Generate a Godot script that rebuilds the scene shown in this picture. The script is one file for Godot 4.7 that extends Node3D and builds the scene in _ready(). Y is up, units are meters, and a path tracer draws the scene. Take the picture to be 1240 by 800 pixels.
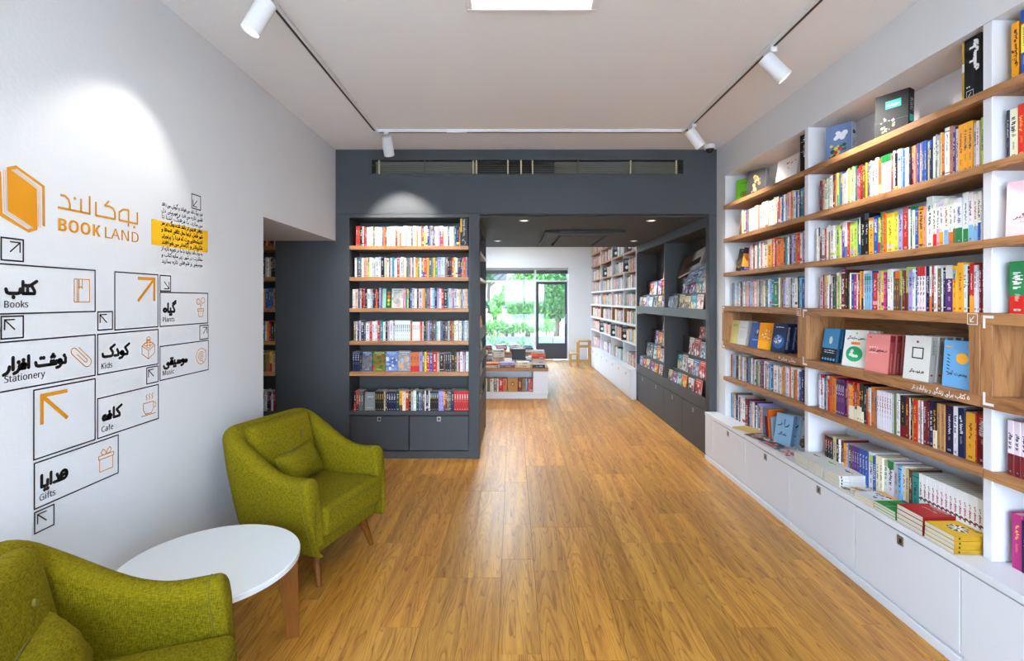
extends Node3D
# A bookshop: white bookcase on one side, vinyl wall graphics, two armchairs and a round table on the other,
# a charcoal partition with a bookcase, and a second room with a street window behind. Metres, y up.

const CEIL := 2.92        # ceiling height
const WALL := -1.67       # face of the wall with the graphics
const CASE := 1.93        # front of the white bookcase uprights
const BASE := 1.82        # front of the low cabinets
const GREY := -4.72       # front of the charcoal partition

var M := {}
var used := {}
var rng := RandomNumberGenerator.new()


# ---------------------------------------------------------------- mesh building
class MB:
	var v := PackedVector3Array()
	var n := PackedVector3Array()
	var u := PackedVector2Array()
	var ix := PackedInt32Array()

	func quad(a: Vector3, b: Vector3, c: Vector3, d: Vector3, out: Vector3, ua := Vector2.ZERO, ub := Vector2.ZERO, uc := Vector2.ZERO, ud := Vector2.ZERO) -> void:
		var nn := (b - a).cross(c - a)
		if nn.length_squared() < 1e-16:
			nn = (c - a).cross(d - a)
		nn = nn.normalized()
		var flip := nn.dot(out) < 0.0
		if flip:
			nn = -nn
		var k := v.size()
		v.append_array([a, b, c, d])
		n.append_array([nn, nn, nn, nn])
		u.append_array([ua, ub, uc, ud])
		if flip:
			ix.append_array([k, k + 1, k + 2, k, k + 2, k + 3])
		else:
			ix.append_array([k, k + 2, k + 1, k, k + 3, k + 2])

	func tri(a: Vector3, b: Vector3, c: Vector3, out: Vector3, ua := Vector2.ZERO, ub := Vector2.ZERO, uc := Vector2.ZERO) -> void:
		var nn := (b - a).cross(c - a).normalized()
		var flip := nn.dot(out) < 0.0
		if flip:
			nn = -nn
		var k := v.size()
		v.append_array([a, b, c])
		n.append_array([nn, nn, nn])
		u.append_array([ua, ub, uc])
		ix.append_array([k, k + 1, k + 2] if flip else [k, k + 2, k + 1])

	# a grid of points with smooth normals: rows of equal length; closed joins last column to first
	func grid(rows: Array, closed := false, uvs := Vector2.ONE, inside := Vector3.INF) -> void:
		var k := v.size()
		var h := rows.size()
		var w: int = rows[0].size()
		for j in h:
			for i in w:
				var a: Vector3 = rows[j][(i - 1 + w) % w if closed else maxi(i - 1, 0)]
				var b: Vector3 = rows[j][(i + 1) % w if closed else mini(i + 1, w - 1)]
				var c: Vector3 = rows[maxi(j - 1, 0)][i]
				var d: Vector3 = rows[mini(j + 1, h - 1)][i]
				var nn := (b - a).cross(d - c)
				v.append(rows[j][i])
				n.append(nn.normalized() if nn.length_squared() > 1e-18 else Vector3.UP)
				u.append(Vector2(float(i) / (w - 1), float(j) / maxi(h - 1, 1)) * uvs)
		# which way is out: compare with the centre
		var mid := Vector3.ZERO
		if inside == Vector3.INF:
			for q in range(k, v.size()):
				mid += v[q]
			mid /= float(v.size() - k)
		else:
			mid = inside
		var s := 0.0
		for q in range(k, v.size()):
			s += n[q].dot(v[q] - mid)
		var turn := s < 0.0
		if turn:
			for q in range(k, v.size()):
				n[q] = -n[q]
		for j in h - 1:
			for i in (w if closed else w - 1):
				var p := k + j * w + i
				var q := k + j * w + (i + 1) % w
				if turn:
					ix.append_array([p, q, q + w, p, q + w, p + w])
				else:
					ix.append_array([p, q + w, q, p, p + w, q + w])

	func to(am: ArrayMesh, mat: Material) -> ArrayMesh:
		if v.is_empty():
			return am
		var a := []
		a.resize(Mesh.ARRAY_MAX)
		a[Mesh.ARRAY_VERTEX] = v
		a[Mesh.ARRAY_NORMAL] = n
		a[Mesh.ARRAY_TEX_UV] = u
		a[Mesh.ARRAY_INDEX] = ix
		am.add_surface_from_arrays(Mesh.PRIMITIVE_TRIANGLES, a)
		am.surface_set_material(am.get_surface_count() - 1, mat)
		return am

	func mesh(mat: Material) -> ArrayMesh:
		return to(ArrayMesh.new(), mat)


func face_uv(p: Vector3, k: int, g: int, off: Vector2) -> Vector2:
	# texture coordinates in metres on a face across axis k; the grain runs along axis g
	if k == g:
		return Vector2(p[(k + 1) % 3], p[(k + 2) % 3]) + off
	return Vector2(p[3 - k - g], p[g]) + off


# a box with chamfered edges between two corners
func cbox(mb: MB, lo: Vector3, hi: Vector3, c := 0.002, g := 1, off := Vector2.ZERO) -> void:
	var s := hi - lo
	c = minf(c, 0.45 * minf(s.x, minf(s.y, s.z)))
	var mid := (lo + hi) / 2.0
	var P := func(sg: Array, k: int) -> Vector3:
		var p := Vector3.ZERO
		for a in 3:
			var ins := 0.0 if a == k else c
			p[a] = (hi[a] - ins) if sg[a] > 0 else (lo[a] + ins)
		return p
	for k in 3:
		var a := (k + 1) % 3
		var b := (k + 2) % 3
		for sg in [-1, 1]:
			var q := []
			for t in [[-1, -1], [1, -1], [1, 1], [-1, 1]]:
				var e := [0, 0, 0]
				e[k] = sg
				e[a] = t[0]
				e[b] = t[1]
				q.append(P.call(e, k))
			var out := Vector3.ZERO
			out[k] = sg
			mb.quad(q[0], q[1], q[2], q[3], out, face_uv(q[0], k, g, off), face_uv(q[1], k, g, off), face_uv(q[2], k, g, off), face_uv(q[3], k, g, off))
	if c <= 0.0:
		return
	for k in 3:      # edges along axis k
		var a := (k + 1) % 3
		var b := (k + 2) % 3
		for sa in [-1, 1]:
			for sb in [-1, 1]:
				var e := [0, 0, 0]
				e[a] = sa
				e[b] = sb
				e[k] = -1
				var e2 := e.duplicate()
				e2[k] = 1
				var q := [P.call(e, a), P.call(e2, a), P.call(e2, b), P.call(e, b)]
				var out: Vector3 = (q[0] + q[2]) / 2.0 - mid
				out[k] = 0
				mb.quad(q[0], q[1], q[2], q[3], out, face_uv(q[0], a, g, off), face_uv(q[1], a, g, off), face_uv(q[2], a, g, off), face_uv(q[3], a, g, off))
	for sx in [-1, 1]:
		for sy in [-1, 1]:
			for sz in [-1, 1]:
				var e := [sx, sy, sz]
				mb.tri(P.call(e, 0), P.call(e, 1), P.call(e, 2), Vector3(sx, sy, sz), face_uv(P.call(e, 0), 0, g, off), face_uv(P.call(e, 1), 0, g, off), face_uv(P.call(e, 2), 0, g, off))


# a box with round edges, as cushions have; bulge swells the upper face
func rbox(mb: MB, size: Vector3, r: float, seg := 4, bulge := Vector3.ZERO) -> void:
	var half := size / 2.0
	r = minf(r, minf(half.x, minf(half.y, half.z)) * 0.999)
	var core := half - Vector3.ONE * r
	for k in 3:
		var a := (k + 1) % 3
		var b := (k + 2) % 3
		for sg in [-1.0, 1.0]:
			var la := []
			var lb := []
			for side in [[la, a], [lb, b]]:
				for i in seg + 1:
					side[0].append(-half[side[1]] + r * (1.0 - cos(PI / 2 * i / seg)) if i < seg else -core[side[1]])
				for i in range(1, 8):
					side[0].append(lerpf(-core[side[1]], core[side[1]], i / 8.0))
				for i in seg + 1:
					side[0].append(core[side[1]] if i == 0 else half[side[1]] - r * (1.0 - cos(PI / 2 * (seg - i) / seg)))
			var rows := []
			var nrm := PackedVector3Array()
			for q in lb:
				var row := []
				for p in la:
					var x := Vector3.ZERO
					x[k] = sg * half[k]
					x[a] = p
					x[b] = q
					var c := x.clamp(-core, core)
					var dir := (x - c).normalized()
					var pt := c + dir * r
					for ax in 3:
						if bulge[ax] != 0.0:
							var o1 := (ax + 1) % 3
							var o2 := (ax + 2) % 3
							var amt := (1.0 - pow(absf(pt[o1]) / half[o1], 2.0)) * (1.0 - pow(absf(pt[o2]) / half[o2], 2.0))
							pt[ax] += bulge[ax] * maxf(amt, 0.0) * pt[ax] / half[ax]
					row.append(pt)
					nrm.append(dir)
				rows.append(row)
			var k0 := mb.v.size()
			mb.grid(rows, false, Vector2.ONE, Vector3.ZERO)
			if bulge == Vector3.ZERO:
				for i in nrm.size():
					mb.n[k0 + i] = nrm[i]
			else:
				for i in nrm.size():
					mb.n[k0 + i] = (nrm[i] * 0.4 + mb.n[k0 + i] * 0.6).normalized() if mb.n[k0 + i].dot(nrm[i]) > 0.2 else nrm[i]


# a solid of revolution about y: profile of (radius, height)
func lathe(mb: MB, profile: Array, seg := 20, at := Vector3.ZERO, basis := Basis.IDENTITY) -> void:
	var rows := []
	var mid := Vector3.ZERO
	for p in profile:
		var row := []
		for i in seg:
			var t := TAU * i / seg
			row.append(at + basis * Vector3(cos(t) * p.x, p.y, sin(t) * p.x))
		rows.append(row)
		mid += basis * Vector3(0, p.y, 0)
	# each band flat-shaded along the profile, smooth round it
	for j in rows.size() - 1:
		var p0: Vector2 = profile[j]
		var p1: Vector2 = profile[j + 1]
		var sl := Vector2(p1.y - p0.y, p0.x - p1.x)
		if sl.length() < 1e-9:
			continue
		sl = sl.normalized()
		var k := mb.v.size()
		for jj in [j, j + 1]:
			for i in seg:
				var t := TAU * i / seg
				mb.v.append(rows[jj][i])
				mb.n.append((basis * Vector3(cos(t) * sl.x, sl.y, sin(t) * sl.x)).normalized())
				mb.u.append(Vector2(t / TAU * 0.3, profile[jj].y))
		for i in seg:
			var a := k + i
			var b := k + (i + 1) % seg
			mb.ix.append_array([a, b, b + seg, a, b + seg, a + seg])


# a tube along points
func tube(mb: MB, pts: Array, r: float, seg := 8, r2 := -1.0) -> void:
	var rows := []
	for j in pts.size():
		var d: Vector3 = (pts[mini(j + 1, pts.size() - 1)] - pts[maxi(j - 1, 0)]).normalized()
		var s := d.cross(Vector3.UP if absf(d.y) < 0.9 else Vector3.RIGHT).normalized()
		var t := d.cross(s)
		var rr := r if r2 < 0 else lerpf(r, r2, float(j) / (pts.size() - 1))
		var row := []
		for i in seg:
			row.append(pts[j] + (s * cos(TAU * i / seg) + t * sin(TAU * i / seg)) * rr)
		rows.append(row)
	mb.grid(rows, true, Vector2(0.2, 1))
	for e in [0, rows.size() - 1]:
		var out: Vector3 = (pts[1] - pts[0]) if e else (pts[0] - pts[1])
		for i in seg:
			mb.tri(pts[e], rows[e][i], rows[e][(i + 1) % seg], out)


# ---------------------------------------------------------------- nodes
func numbered(called: String) -> String:
	used[called] = used.get(called, -1) + 1
	return called if used[called] == 0 else "%s_%03d" % [called, used[called]]


func tag(o: Node, label: String, category := "", group := "", kind := "") -> Node:
	if label:
		o.set_meta("label", label)
	if category:
		o.set_meta("category", category)
	if group:
		o.set_meta("group", group)
	if kind:
		o.set_meta("kind", kind)
	return o


func thing(called: String, label: String, category: String, at := Vector3.ZERO, turn := 0.0, group := "") -> Node3D:
	var o := Node3D.new()
	o.name = numbered(called)
	o.position = at
	o.rotation.y = turn
	add_child(o)
	tag(o, label, category, group)
	return o


func part(parent: Node, called: String, mesh: Mesh, mat: Material = null) -> MeshInstance3D:
	var o := MeshInstance3D.new()
	o.name = called
	o.mesh = mesh
	if mat:
		o.material_override = mat
	parent.add_child(o, true)
	return o


func bpart(parent: Node, called: String, lo: Vector3, hi: Vector3, mat: Material, c := 0.002, g := 1) -> MeshInstance3D:
	var mb := MB.new()
	cbox(mb, lo.min(hi), lo.max(hi), c, g, Vector2(rng.randf() * 0.4, rng.randf() * 1.2))
	return part(parent, called, mb.mesh(mat))


func struct(called: String, boxes: Array, mat: Material, c := 0.0) -> MeshInstance3D:
	var mb := MB.new()
	for b in boxes:
		cbox(mb, (b[0] as Vector3).min(b[1]), (b[0] as Vector3).max(b[1]), c)
	var o := part(self, called, mb.mesh(mat))
	o.set_meta("kind", "structure")
	return o


# ---------------------------------------------------------------- flat lettering and line drawing (vinyl, print)
# strokes are polylines in metres on a plane; they become a thin flat sheet
func ribbon(mb: MB, pts: Array, w: float, z := 0.0) -> void:
	for i in pts.size() - 1:
		var a: Vector2 = pts[i]
		var b: Vector2 = pts[i + 1]
		if a.distance_to(b) < 1e-6:
			continue
		var d := (b - a).normalized()
		var s := Vector2(-d.y, d.x) * w / 2.0
		var zz := z + 0.00002 * (i % 3)
		mb.quad(Vector3(a.x + s.x, a.y + s.y, zz), Vector3(b.x + s.x, b.y + s.y, zz), Vector3(b.x - s.x, b.y - s.y, zz), Vector3(a.x - s.x, a.y - s.y, zz), Vector3.BACK)
	for i in range(1, pts.size() - 1):
		disc(mb, pts[i], w / 2.0, z + 0.00007, 8)


func disc(mb: MB, c: Vector2, r: float, z := 0.0, seg := 12) -> void:
	var k := mb.v.size()
	for i in seg:
		mb.v.append(Vector3(c.x + cos(TAU * i / seg) * r, c.y + sin(TAU * i / seg) * r, z))
		mb.n.append(Vector3.BACK)
		mb.u.append(Vector2.ZERO)
	for i in range(1, seg - 1):
		mb.ix.append_array([k, k + i + 1, k + i])


func poly(mb: MB, pts: Array, z := 0.0) -> void:
	var t := Geometry2D.triangulate_polygon(PackedVector2Array(pts))
	var k := mb.v.size()
	for p in pts:
		mb.v.append(Vector3(p.x, p.y, z))
		mb.n.append(Vector3.BACK)
		mb.u.append(Vector2.ZERO)
	for i in range(0, t.size(), 3):
		var a: Vector2 = pts[t[i]]
		var cw: bool = (pts[t[i + 1]] - a).cross(pts[t[i + 2]] - a) < 0
		mb.ix.append_array([k + t[i], k + t[i + 1], k + t[i + 2]] if cw else [k + t[i], k + t[i + 2], k + t[i + 1]])


func frame_line(mb: MB, a: Vector2, b: Vector2, w: float) -> void:
	var h := w / 2.0
	ribbon(mb, [Vector2(a.x - h, a.y), Vector2(b.x + h, a.y)], w)
	ribbon(mb, [Vector2(a.x - h, b.y), Vector2(b.x + h, b.y)], w)
	ribbon(mb, [Vector2(a.x, a.y), Vector2(a.x, b.y)], w, 0.00005)
	ribbon(mb, [Vector2(b.x, a.y), Vector2(b.x, b.y)], w, 0.00005)


func arc(c: Vector2, r: float, a0: float, a1: float, n := 14, sy := 1.0) -> Array:
	var o := []
	for i in n + 1:
		var t := deg_to_rad(lerpf(a0, a1, float(i) / n))
		o.append(c + Vector2(cos(t) * r, sin(t) * r * sy))
	return o


# Persian lettering as pen strokes: letters join along the line, right to left
const ALONE := "اآدذرزژو"
const SPACES := " _،.۵"

func v2(a: Array) -> Array:
	var o := []
	for i in range(0, a.size(), 2):
		o.append(Vector2(a[i], a[i + 1]))
	return o


func letter(ch: String, pj: bool, nj: bool) -> Dictionary:
	var s := []
	var d := []
	var w := 0.26
	var dots := 0     # >0 above, <0 below
	var dx := -0.13
	var dy := 0.5
	match ch:
		"ا", "آ":
			w = 0.19
			s = [v2([0, 0, -.11, 0, -.11, .75])] if pj else [v2([-.09, .75, -.09, 0])]
			if ch == "آ":
				s.append(v2([.04, .9, -.08, .97, -.22, .92]))
		"ب", "پ", "ت", "ث":
			dots = {"ب": -1, "پ": -3, "ت": 2, "ث": 3}[ch]
			if nj:
				s = [v2([0, 0, -.27, 0]), v2([-.13, 0, -.13, .3])] if pj else [v2([-.05, .34, -.05, 0, -.27, 0])]
				w = 0.27
			else:
				s = [v2([0, 0, -.12, 0, -.6, 0, -.72, .06, -.76, .26])] if pj else [v2([-.02, .28, -.05, .05, -.15, 0, -.6, 0, -.72, .06, -.76, .26])]
				w = 0.8
				dx = -0.38
		"ن":
			dots = 1
			if nj:
				s = [v2([0, 0, -.27, 0]), v2([-.13, 0, -.13, .3])] if pj else [v2([-.05, .34, -.05, 0, -.27, 0])]
				w = 0.27
			else:
				s = [v2([0, 0, -.05, 0, -.07, -.15, -.2, -.28, -.36, -.24, -.44, -.05, -.43, .12])]
				w = 0.5
				dx = -0.24
				dy = 0.2
		"ی", "ئ":
			if nj:
				s = [v2([0, 0, -.27, 0]), v2([-.13, 0, -.13, .3])] if pj else [v2([-.05, .34, -.05, 0, -.27, 0])]
				w = 0.27
				dots = -2
			else:
				s = [v2([0, 0, -.08, .08, -.2, .17, -.3, .08, -.16, -.06, -.12, -.2, -.28, -.32, -.5, -.26, -.58, -.05])]
				w = 0.62
		"ل":
			if nj:
				s = [v2([-.11, .75, -.11, 0, -.24, 0])]
				w = 0.24
			else:
				s = [v2([-.09, .75, -.09, -.06, -.2, -.26, -.36, -.25, -.46, -.06, -.45, .12])]
				w = 0.5
			if pj:
				s.append(v2([0, 0, -.11, 0]))
		"ک", "گ":
			if nj:
				s = [v2([.06, .8, -.25, .55, -.06, .16, -.07, 0, -.32, 0])]
				w = 0.32
				if ch == "گ":
					s.append(v2([.06, .98, -.24, .74]))
			else:
				s = [v2([.08, .84, -.22, .6, -.05, .3, -.06, .06, -.16, 0, -.6, 0, -.72, .06, -.74, .24])]
				w = 0.78
				if ch == "گ":
					s.append(v2([.1, 1.0, -.2, .78]))
			if pj:
				s.append(v2([0, 0, -.1, 0]))
		"د", "ذ":
			s = [v2([-.14, .46, -.05, .2, -.07, 0, -.32, 0])]
			w = 0.36
			dots = 1 if ch == "ذ" else 0
			dy = 0.62
			if pj:
				s.append(v2([0, 0, -.08, 0]))
		"ر", "ز", "ژ":
			s = [v2([-.05, .2, -.07, 0, -.17, -.17, -.34, -.25])]
			w = 0.26
			dots = {"ر": 0, "ز": 1, "ژ": 3}[ch]
			dx = -0.1
			dy = 0.42
			if pj:
				s.append(v2([0, 0, -.07, 0]))
		"و":
			s = [arc(Vector2(-.15, .14), .11, 0, 360), v2([-.04, .14, -.05, -.06, -.16, -.22, -.34, -.26])]
			w = 0.32
			if pj:
				s.append(v2([0, 0, -.06, 0]))
		"م":
			s = [arc(Vector2(-.13, .08), .11, 0, 360)]
			w = 0.3
			s.append(v2([-.2, 0, -.3, 0]) if nj else v2([-.22, .02, -.26, -.1, -.25, -.4]))
			if pj:
				s.append(v2([0, 0, -.1, 0]))
		"ه":
			w = 0.34
			if nj and pj:
				s = [v2([0, 0, -.34, 0]), arc(Vector2(-.17, .13), .11, 0, 360), arc(Vector2(-.17, -.13), .09, 0, 360)]
			elif nj:
				s = [arc(Vector2(-.23, .28), .19, 0, 360, 16, 1.45), v2([-.06, .3, -.4, .26]), v2([-.2, 0, -.5, 0])]
				w = 0.5
			elif pj:
				s = [v2([0, 0, -.1, 0, -.08, .32, -.2, .3, -.25, .14, -.2, 0, -.1, 0])]
				w = 0.28
			else:
				s = [arc(Vector2(-.17, .16), .14, 0, 360)]
		"س", "ش":
			s = [v2([0, .2, -.02, 0, -.15, 0, -.16, .24, -.17, 0, -.3, 0, -.31, .24, -.32, 0, -.46, 0])]
			w = 0.46
			if not nj:
				s.append(v2([-.46, 0, -.47, -.15, -.58, -.28, -.74, -.25, -.84, -.08, -.84, .14]))
				w = 0.9
			dots = 3 if ch == "ش" else 0
			dx = -0.2
		"ف", "ق":
			s = [arc(Vector2(-.14, .2), .11, 0, 360)]
			dots = 1 if ch == "ف" else 2
			dx = -0.14
			dy = 0.52
			if nj:
				s.append(v2([-.06, 0, -.3, 0]))
				w = 0.3
			elif ch == "ف":
				s.append(v2([-.04, .16, -.08, .02, -.2, 0, -.6, 0, -.72, .06, -.74, .24]))
				w = 0.8
			else:
				s.append(v2([-.04, .18, -.06, -.1, -.2, -.28, -.36, -.24, -.45, -.05, -.44, .12]))
				w = 0.5
			if pj:
				s.append(v2([0, 0, -.12, 0]))
		"ح", "خ", "ج", "چ":
			dots = {"ح": 0, "خ": 1, "ج": -1, "چ": -3}[ch]
			dx = -0.2
			if nj:
				s = [v2([-.36, .34, -.14, .34, -.04, .24, -.3, .03, -.4, 0]), v2([0, 0, -.4, 0])]
				w = 0.4
			else:
				s = [v2([-.4, .3, -.06, .3, -.3, .1, -.36, -.12, -.24, -.3, -.02, -.28])]
				w = 0.42
		"ع", "غ":
			s = [v2([-.08, .32, -.24, .32, -.3, .2, -.2, .1, -.05, .04]), v2([0, 0, -.34, 0])]
			w = 0.34
			dots = 1 if ch == "غ" else 0
		"ط", "ظ", "ص", "ض":
			s = [v2([-.04, 0, -.1, .2, -.28, .26, -.4, .14, -.36, .02, -.2, 0, 0, 0]), v2([-.36, 0, -.48, 0])]
			if ch in "طظ":
				s.append(v2([-.16, .78, -.16, .02]))
			w = 0.48
			dots = 1 if ch in "ظض" else 0
		"۵":
			s = [v2([-.18, .56, -.05, .3, -.06, .08, -.18, .1, -.3, .06, -.32, .3, -.18, .56])]
			w = 0.46
		"،", ".":
			d = [Vector2(-.08, .02)]
			w = 0.18
		" ":
			w = 0.22
		"_":
			w = 0.06
	match absi(dots):
		1:
			d.append(Vector2(dx, dy if dots > 0 else -0.24))
		2:
			d.append_array([Vector2(dx - .08, dy if dots > 0 else -0.24), Vector2(dx + .08, dy if dots > 0 else -0.24)])
		3:
			var y := dy if dots > 0 else -0.24
			d.append_array([Vector2(dx - .08, y), Vector2(dx + .08, y), Vector2(dx, y + (0.14 if dots > 0 else -0.14))])
	return {"s": s, "d": d, "w": w}


# all strokes and dots of a line of Persian, the right end at x = 0, in em
func persian(text: String) -> Dictionary:
	var out := {"s": [], "d": [], "w": 0.0}
	var x := 0.0
	for i in text.length():
		var ch := text[i]
		var p := text[i - 1] if i > 0 else " "
		var q := text[i + 1] if i + 1 < text.length() else " "
		var pj := not (p in SPACES or p in ALONE or ch in SPACES)
		var nj := not (q in SPACES or ch in ALONE or ch in SPACES)
		var g := letter(ch, pj, nj)
		for st in g.s:
			var t := []
			for a in st:
				t.append(a + Vector2(x, 0))
			out.s.append(t)
		for a in g.d:
			out.d.append(a + Vector2(x, 0))
		x -= g.w
		if not nj and not ch in SPACES:
			x -= 0.04
	out.w = -x
	return out


# lay Persian into a box: right end at (xr, yb) and given width, height of the tall letters and pen width
func fa(mb: MB, text: String, xr: float, yb: float, width: float, tall: float, pen: float) -> void:
	var t := persian(text)
	var sc := Vector2(width / t.w, tall / 0.78)
	for st in t.s:
		var o := []
		for a in st:
			o.append(Vector2(xr, yb) + a * sc)
		ribbon(mb, o, pen)
		disc(mb, o[0], pen * 0.5, 0.00009, 8)
		disc(mb, o[-1], pen * 0.5, 0.00009, 8)
	for a in t.d:
		disc(mb, Vector2(xr, yb) + a * sc, pen * 0.62, 0.0001, 8)


func latin(parent: Node, called: String, text: String, at: Vector3, cap: float, mat: Material, bold := false, stretch := 1.0) -> MeshInstance3D:
	var f := SystemFont.new()
	f.font_names = PackedStringArray(["Droid Sans"])
	f.font_weight = 700 if bold else 400
	var t := TextMesh.new()
	t.text = text
	t.font = f
	t.font_size = 64
	t.pixel_size = cap / (64 * 0.714)
	t.depth = 0.0004
	t.horizontal_alignment = HORIZONTAL_ALIGNMENT_LEFT
	t.vertical_alignment = VERTICAL_ALIGNMENT_BOTTOM
	var o := part(parent, called, t, mat)
	var b := t.get_aabb()
	o.position = at - Vector3(b.position.x * stretch, b.position.y, 0)
	o.scale.x = stretch
	return o


# ---------------------------------------------------------------- drawing print into images
func ink(im: Image, r: Rect2i, c: Color) -> void:
	im.fill_rect(r, c)


func blot(im: Image, x: float, y: float, r: float, c: Color, clip: Rect2i, sy := 1.0) -> void:
	for j in range(int(-r * sy), int(r * sy) + 1):
		var h := r * sqrt(maxf(0.0, 1.0 - pow(j / (r * sy + 0.01), 2.0)))
		im.fill_rect(Rect2i(int(x - h), int(y + j), maxi(1, int(2 * h)), 1).intersection(clip), c)


func ink_line(im: Image, a: Vector2, b: Vector2, w: float, c: Color, clip: Rect2i) -> void:
	var n := int(a.distance_to(b) / maxf(0.5, w * 0.4)) + 1
	for i in n + 1:
		var p := a.lerp(b, float(i) / n)
		im.fill_rect(Rect2i(int(p.x - w / 2), int(p.y - w / 2), maxi(1, int(round(w))), maxi(1, int(round(w)))).intersection(clip), c)


func ink_fa(im: Image, text: String, xr: float, yb: float, width: float, tall: float, pen: float, c: Color, clip: Rect2i, upright := false) -> void:
	var t := persian(text)
	var sc := Vector2(width / t.w, -tall / 0.78)
	for st in t.s:
		for i in st.size() - 1:
			var a: Vector2 = st[i] * sc
			var b: Vector2 = st[i + 1] * sc
			if upright:      # reads down the spine
				a = Vector2(a.y, -a.x)
				b = Vector2(b.y, -b.x)
			ink_line(im, Vector2(xr, yb) + a, Vector2(xr, yb) + b, pen, c, clip)
	if not upright:
		for a in t.d:
			blot(im, xr + a.x * sc.x, yb + a.y * sc.y, pen * 0.6, c, clip)


# ---------------------------------------------------------------- materials
func mat(called: String, c: Color, rough := 0.6, metal := 0.0, spec := 0.5) -> StandardMaterial3D:
	var m := StandardMaterial3D.new()
	m.resource_name = called
	m.albedo_color = c
	m.roughness = rough
	m.metallic = metal
	m.metallic_specular = spec
	M[called] = m
	return m


func noise_tex(seed_: int, freq: float, w: int, h: int, ramp: Array = [], normal := false, strength := 4.0) -> NoiseTexture2D:
	var n := FastNoiseLite.new()
	n.seed = seed_
	n.noise_type = FastNoiseLite.TYPE_SIMPLEX_SMOOTH
	n.frequency = freq
	n.fractal_octaves = 4
	var t := NoiseTexture2D.new()
	t.width = w
	t.height = h
	t.seamless = true
	t.noise = n
	if ramp:
		var g := Gradient.new()
		g.offsets = PackedFloat32Array(ramp[0])
		g.colors = PackedColorArray(ramp[1])
		t.color_ramp = g
	t.as_normal_map = normal
	t.bump_strength = strength
	return t


# wood figure: growth rings seen as contours of a slow field stretched along the board, and fine pores
func wood_tex(seed_: int, light: Color, dark: Color, rings: float, w := 512, h := 1024) -> ImageTexture:
	var slow := FastNoiseLite.new()
	slow.seed = seed_
	slow.frequency = 0.0058
	slow.noise_type = FastNoiseLite.TYPE_SIMPLEX_SMOOTH
	slow.fractal_octaves = 2
	slow.fractal_gain = 0.3
	var fine := FastNoiseLite.new()
	fine.seed = seed_ + 7
	fine.frequency = 0.09
	fine.fractal_octaves = 2
	var tone := FastNoiseLite.new()
	tone.seed = seed_ + 11
	tone.frequency = 0.012
	tone.fractal_octaves = 2
	var px := PackedByteArray()
	px.resize(w * h * 3)
	var k := 0
	for y in h:
		for x in w:
			var wob := fine.get_noise_2d(x * 0.4, y * 0.12)
			var a := (slow.get_noise_2d(x, y * 0.17) + 1.0) * rings + wob * 0.16
			var f := a - floorf(a)
			var line := f * f * f * (0.55 + 0.9 * wob) if f < 0.9 else (1.0 - f) * 7.0
			var pore := fine.get_noise_2d(x * 3.1, y * 0.22)
			var t := clampf(0.2 + 0.72 * line + 0.2 * pore + 0.3 * tone.get_noise_2d(x, y * 0.15), 0.0, 1.0)
			px[k] = int(255.0 * lerpf(light.r, dark.r, t))
			px[k + 1] = int(255.0 * lerpf(light.g, dark.g, t))
			px[k + 2] = int(255.0 * lerpf(light.b, dark.b, t))
			k += 3
	return ImageTexture.create_from_image(Image.create_from_data(w, h, false, Image.FORMAT_RGB8, px))


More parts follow.
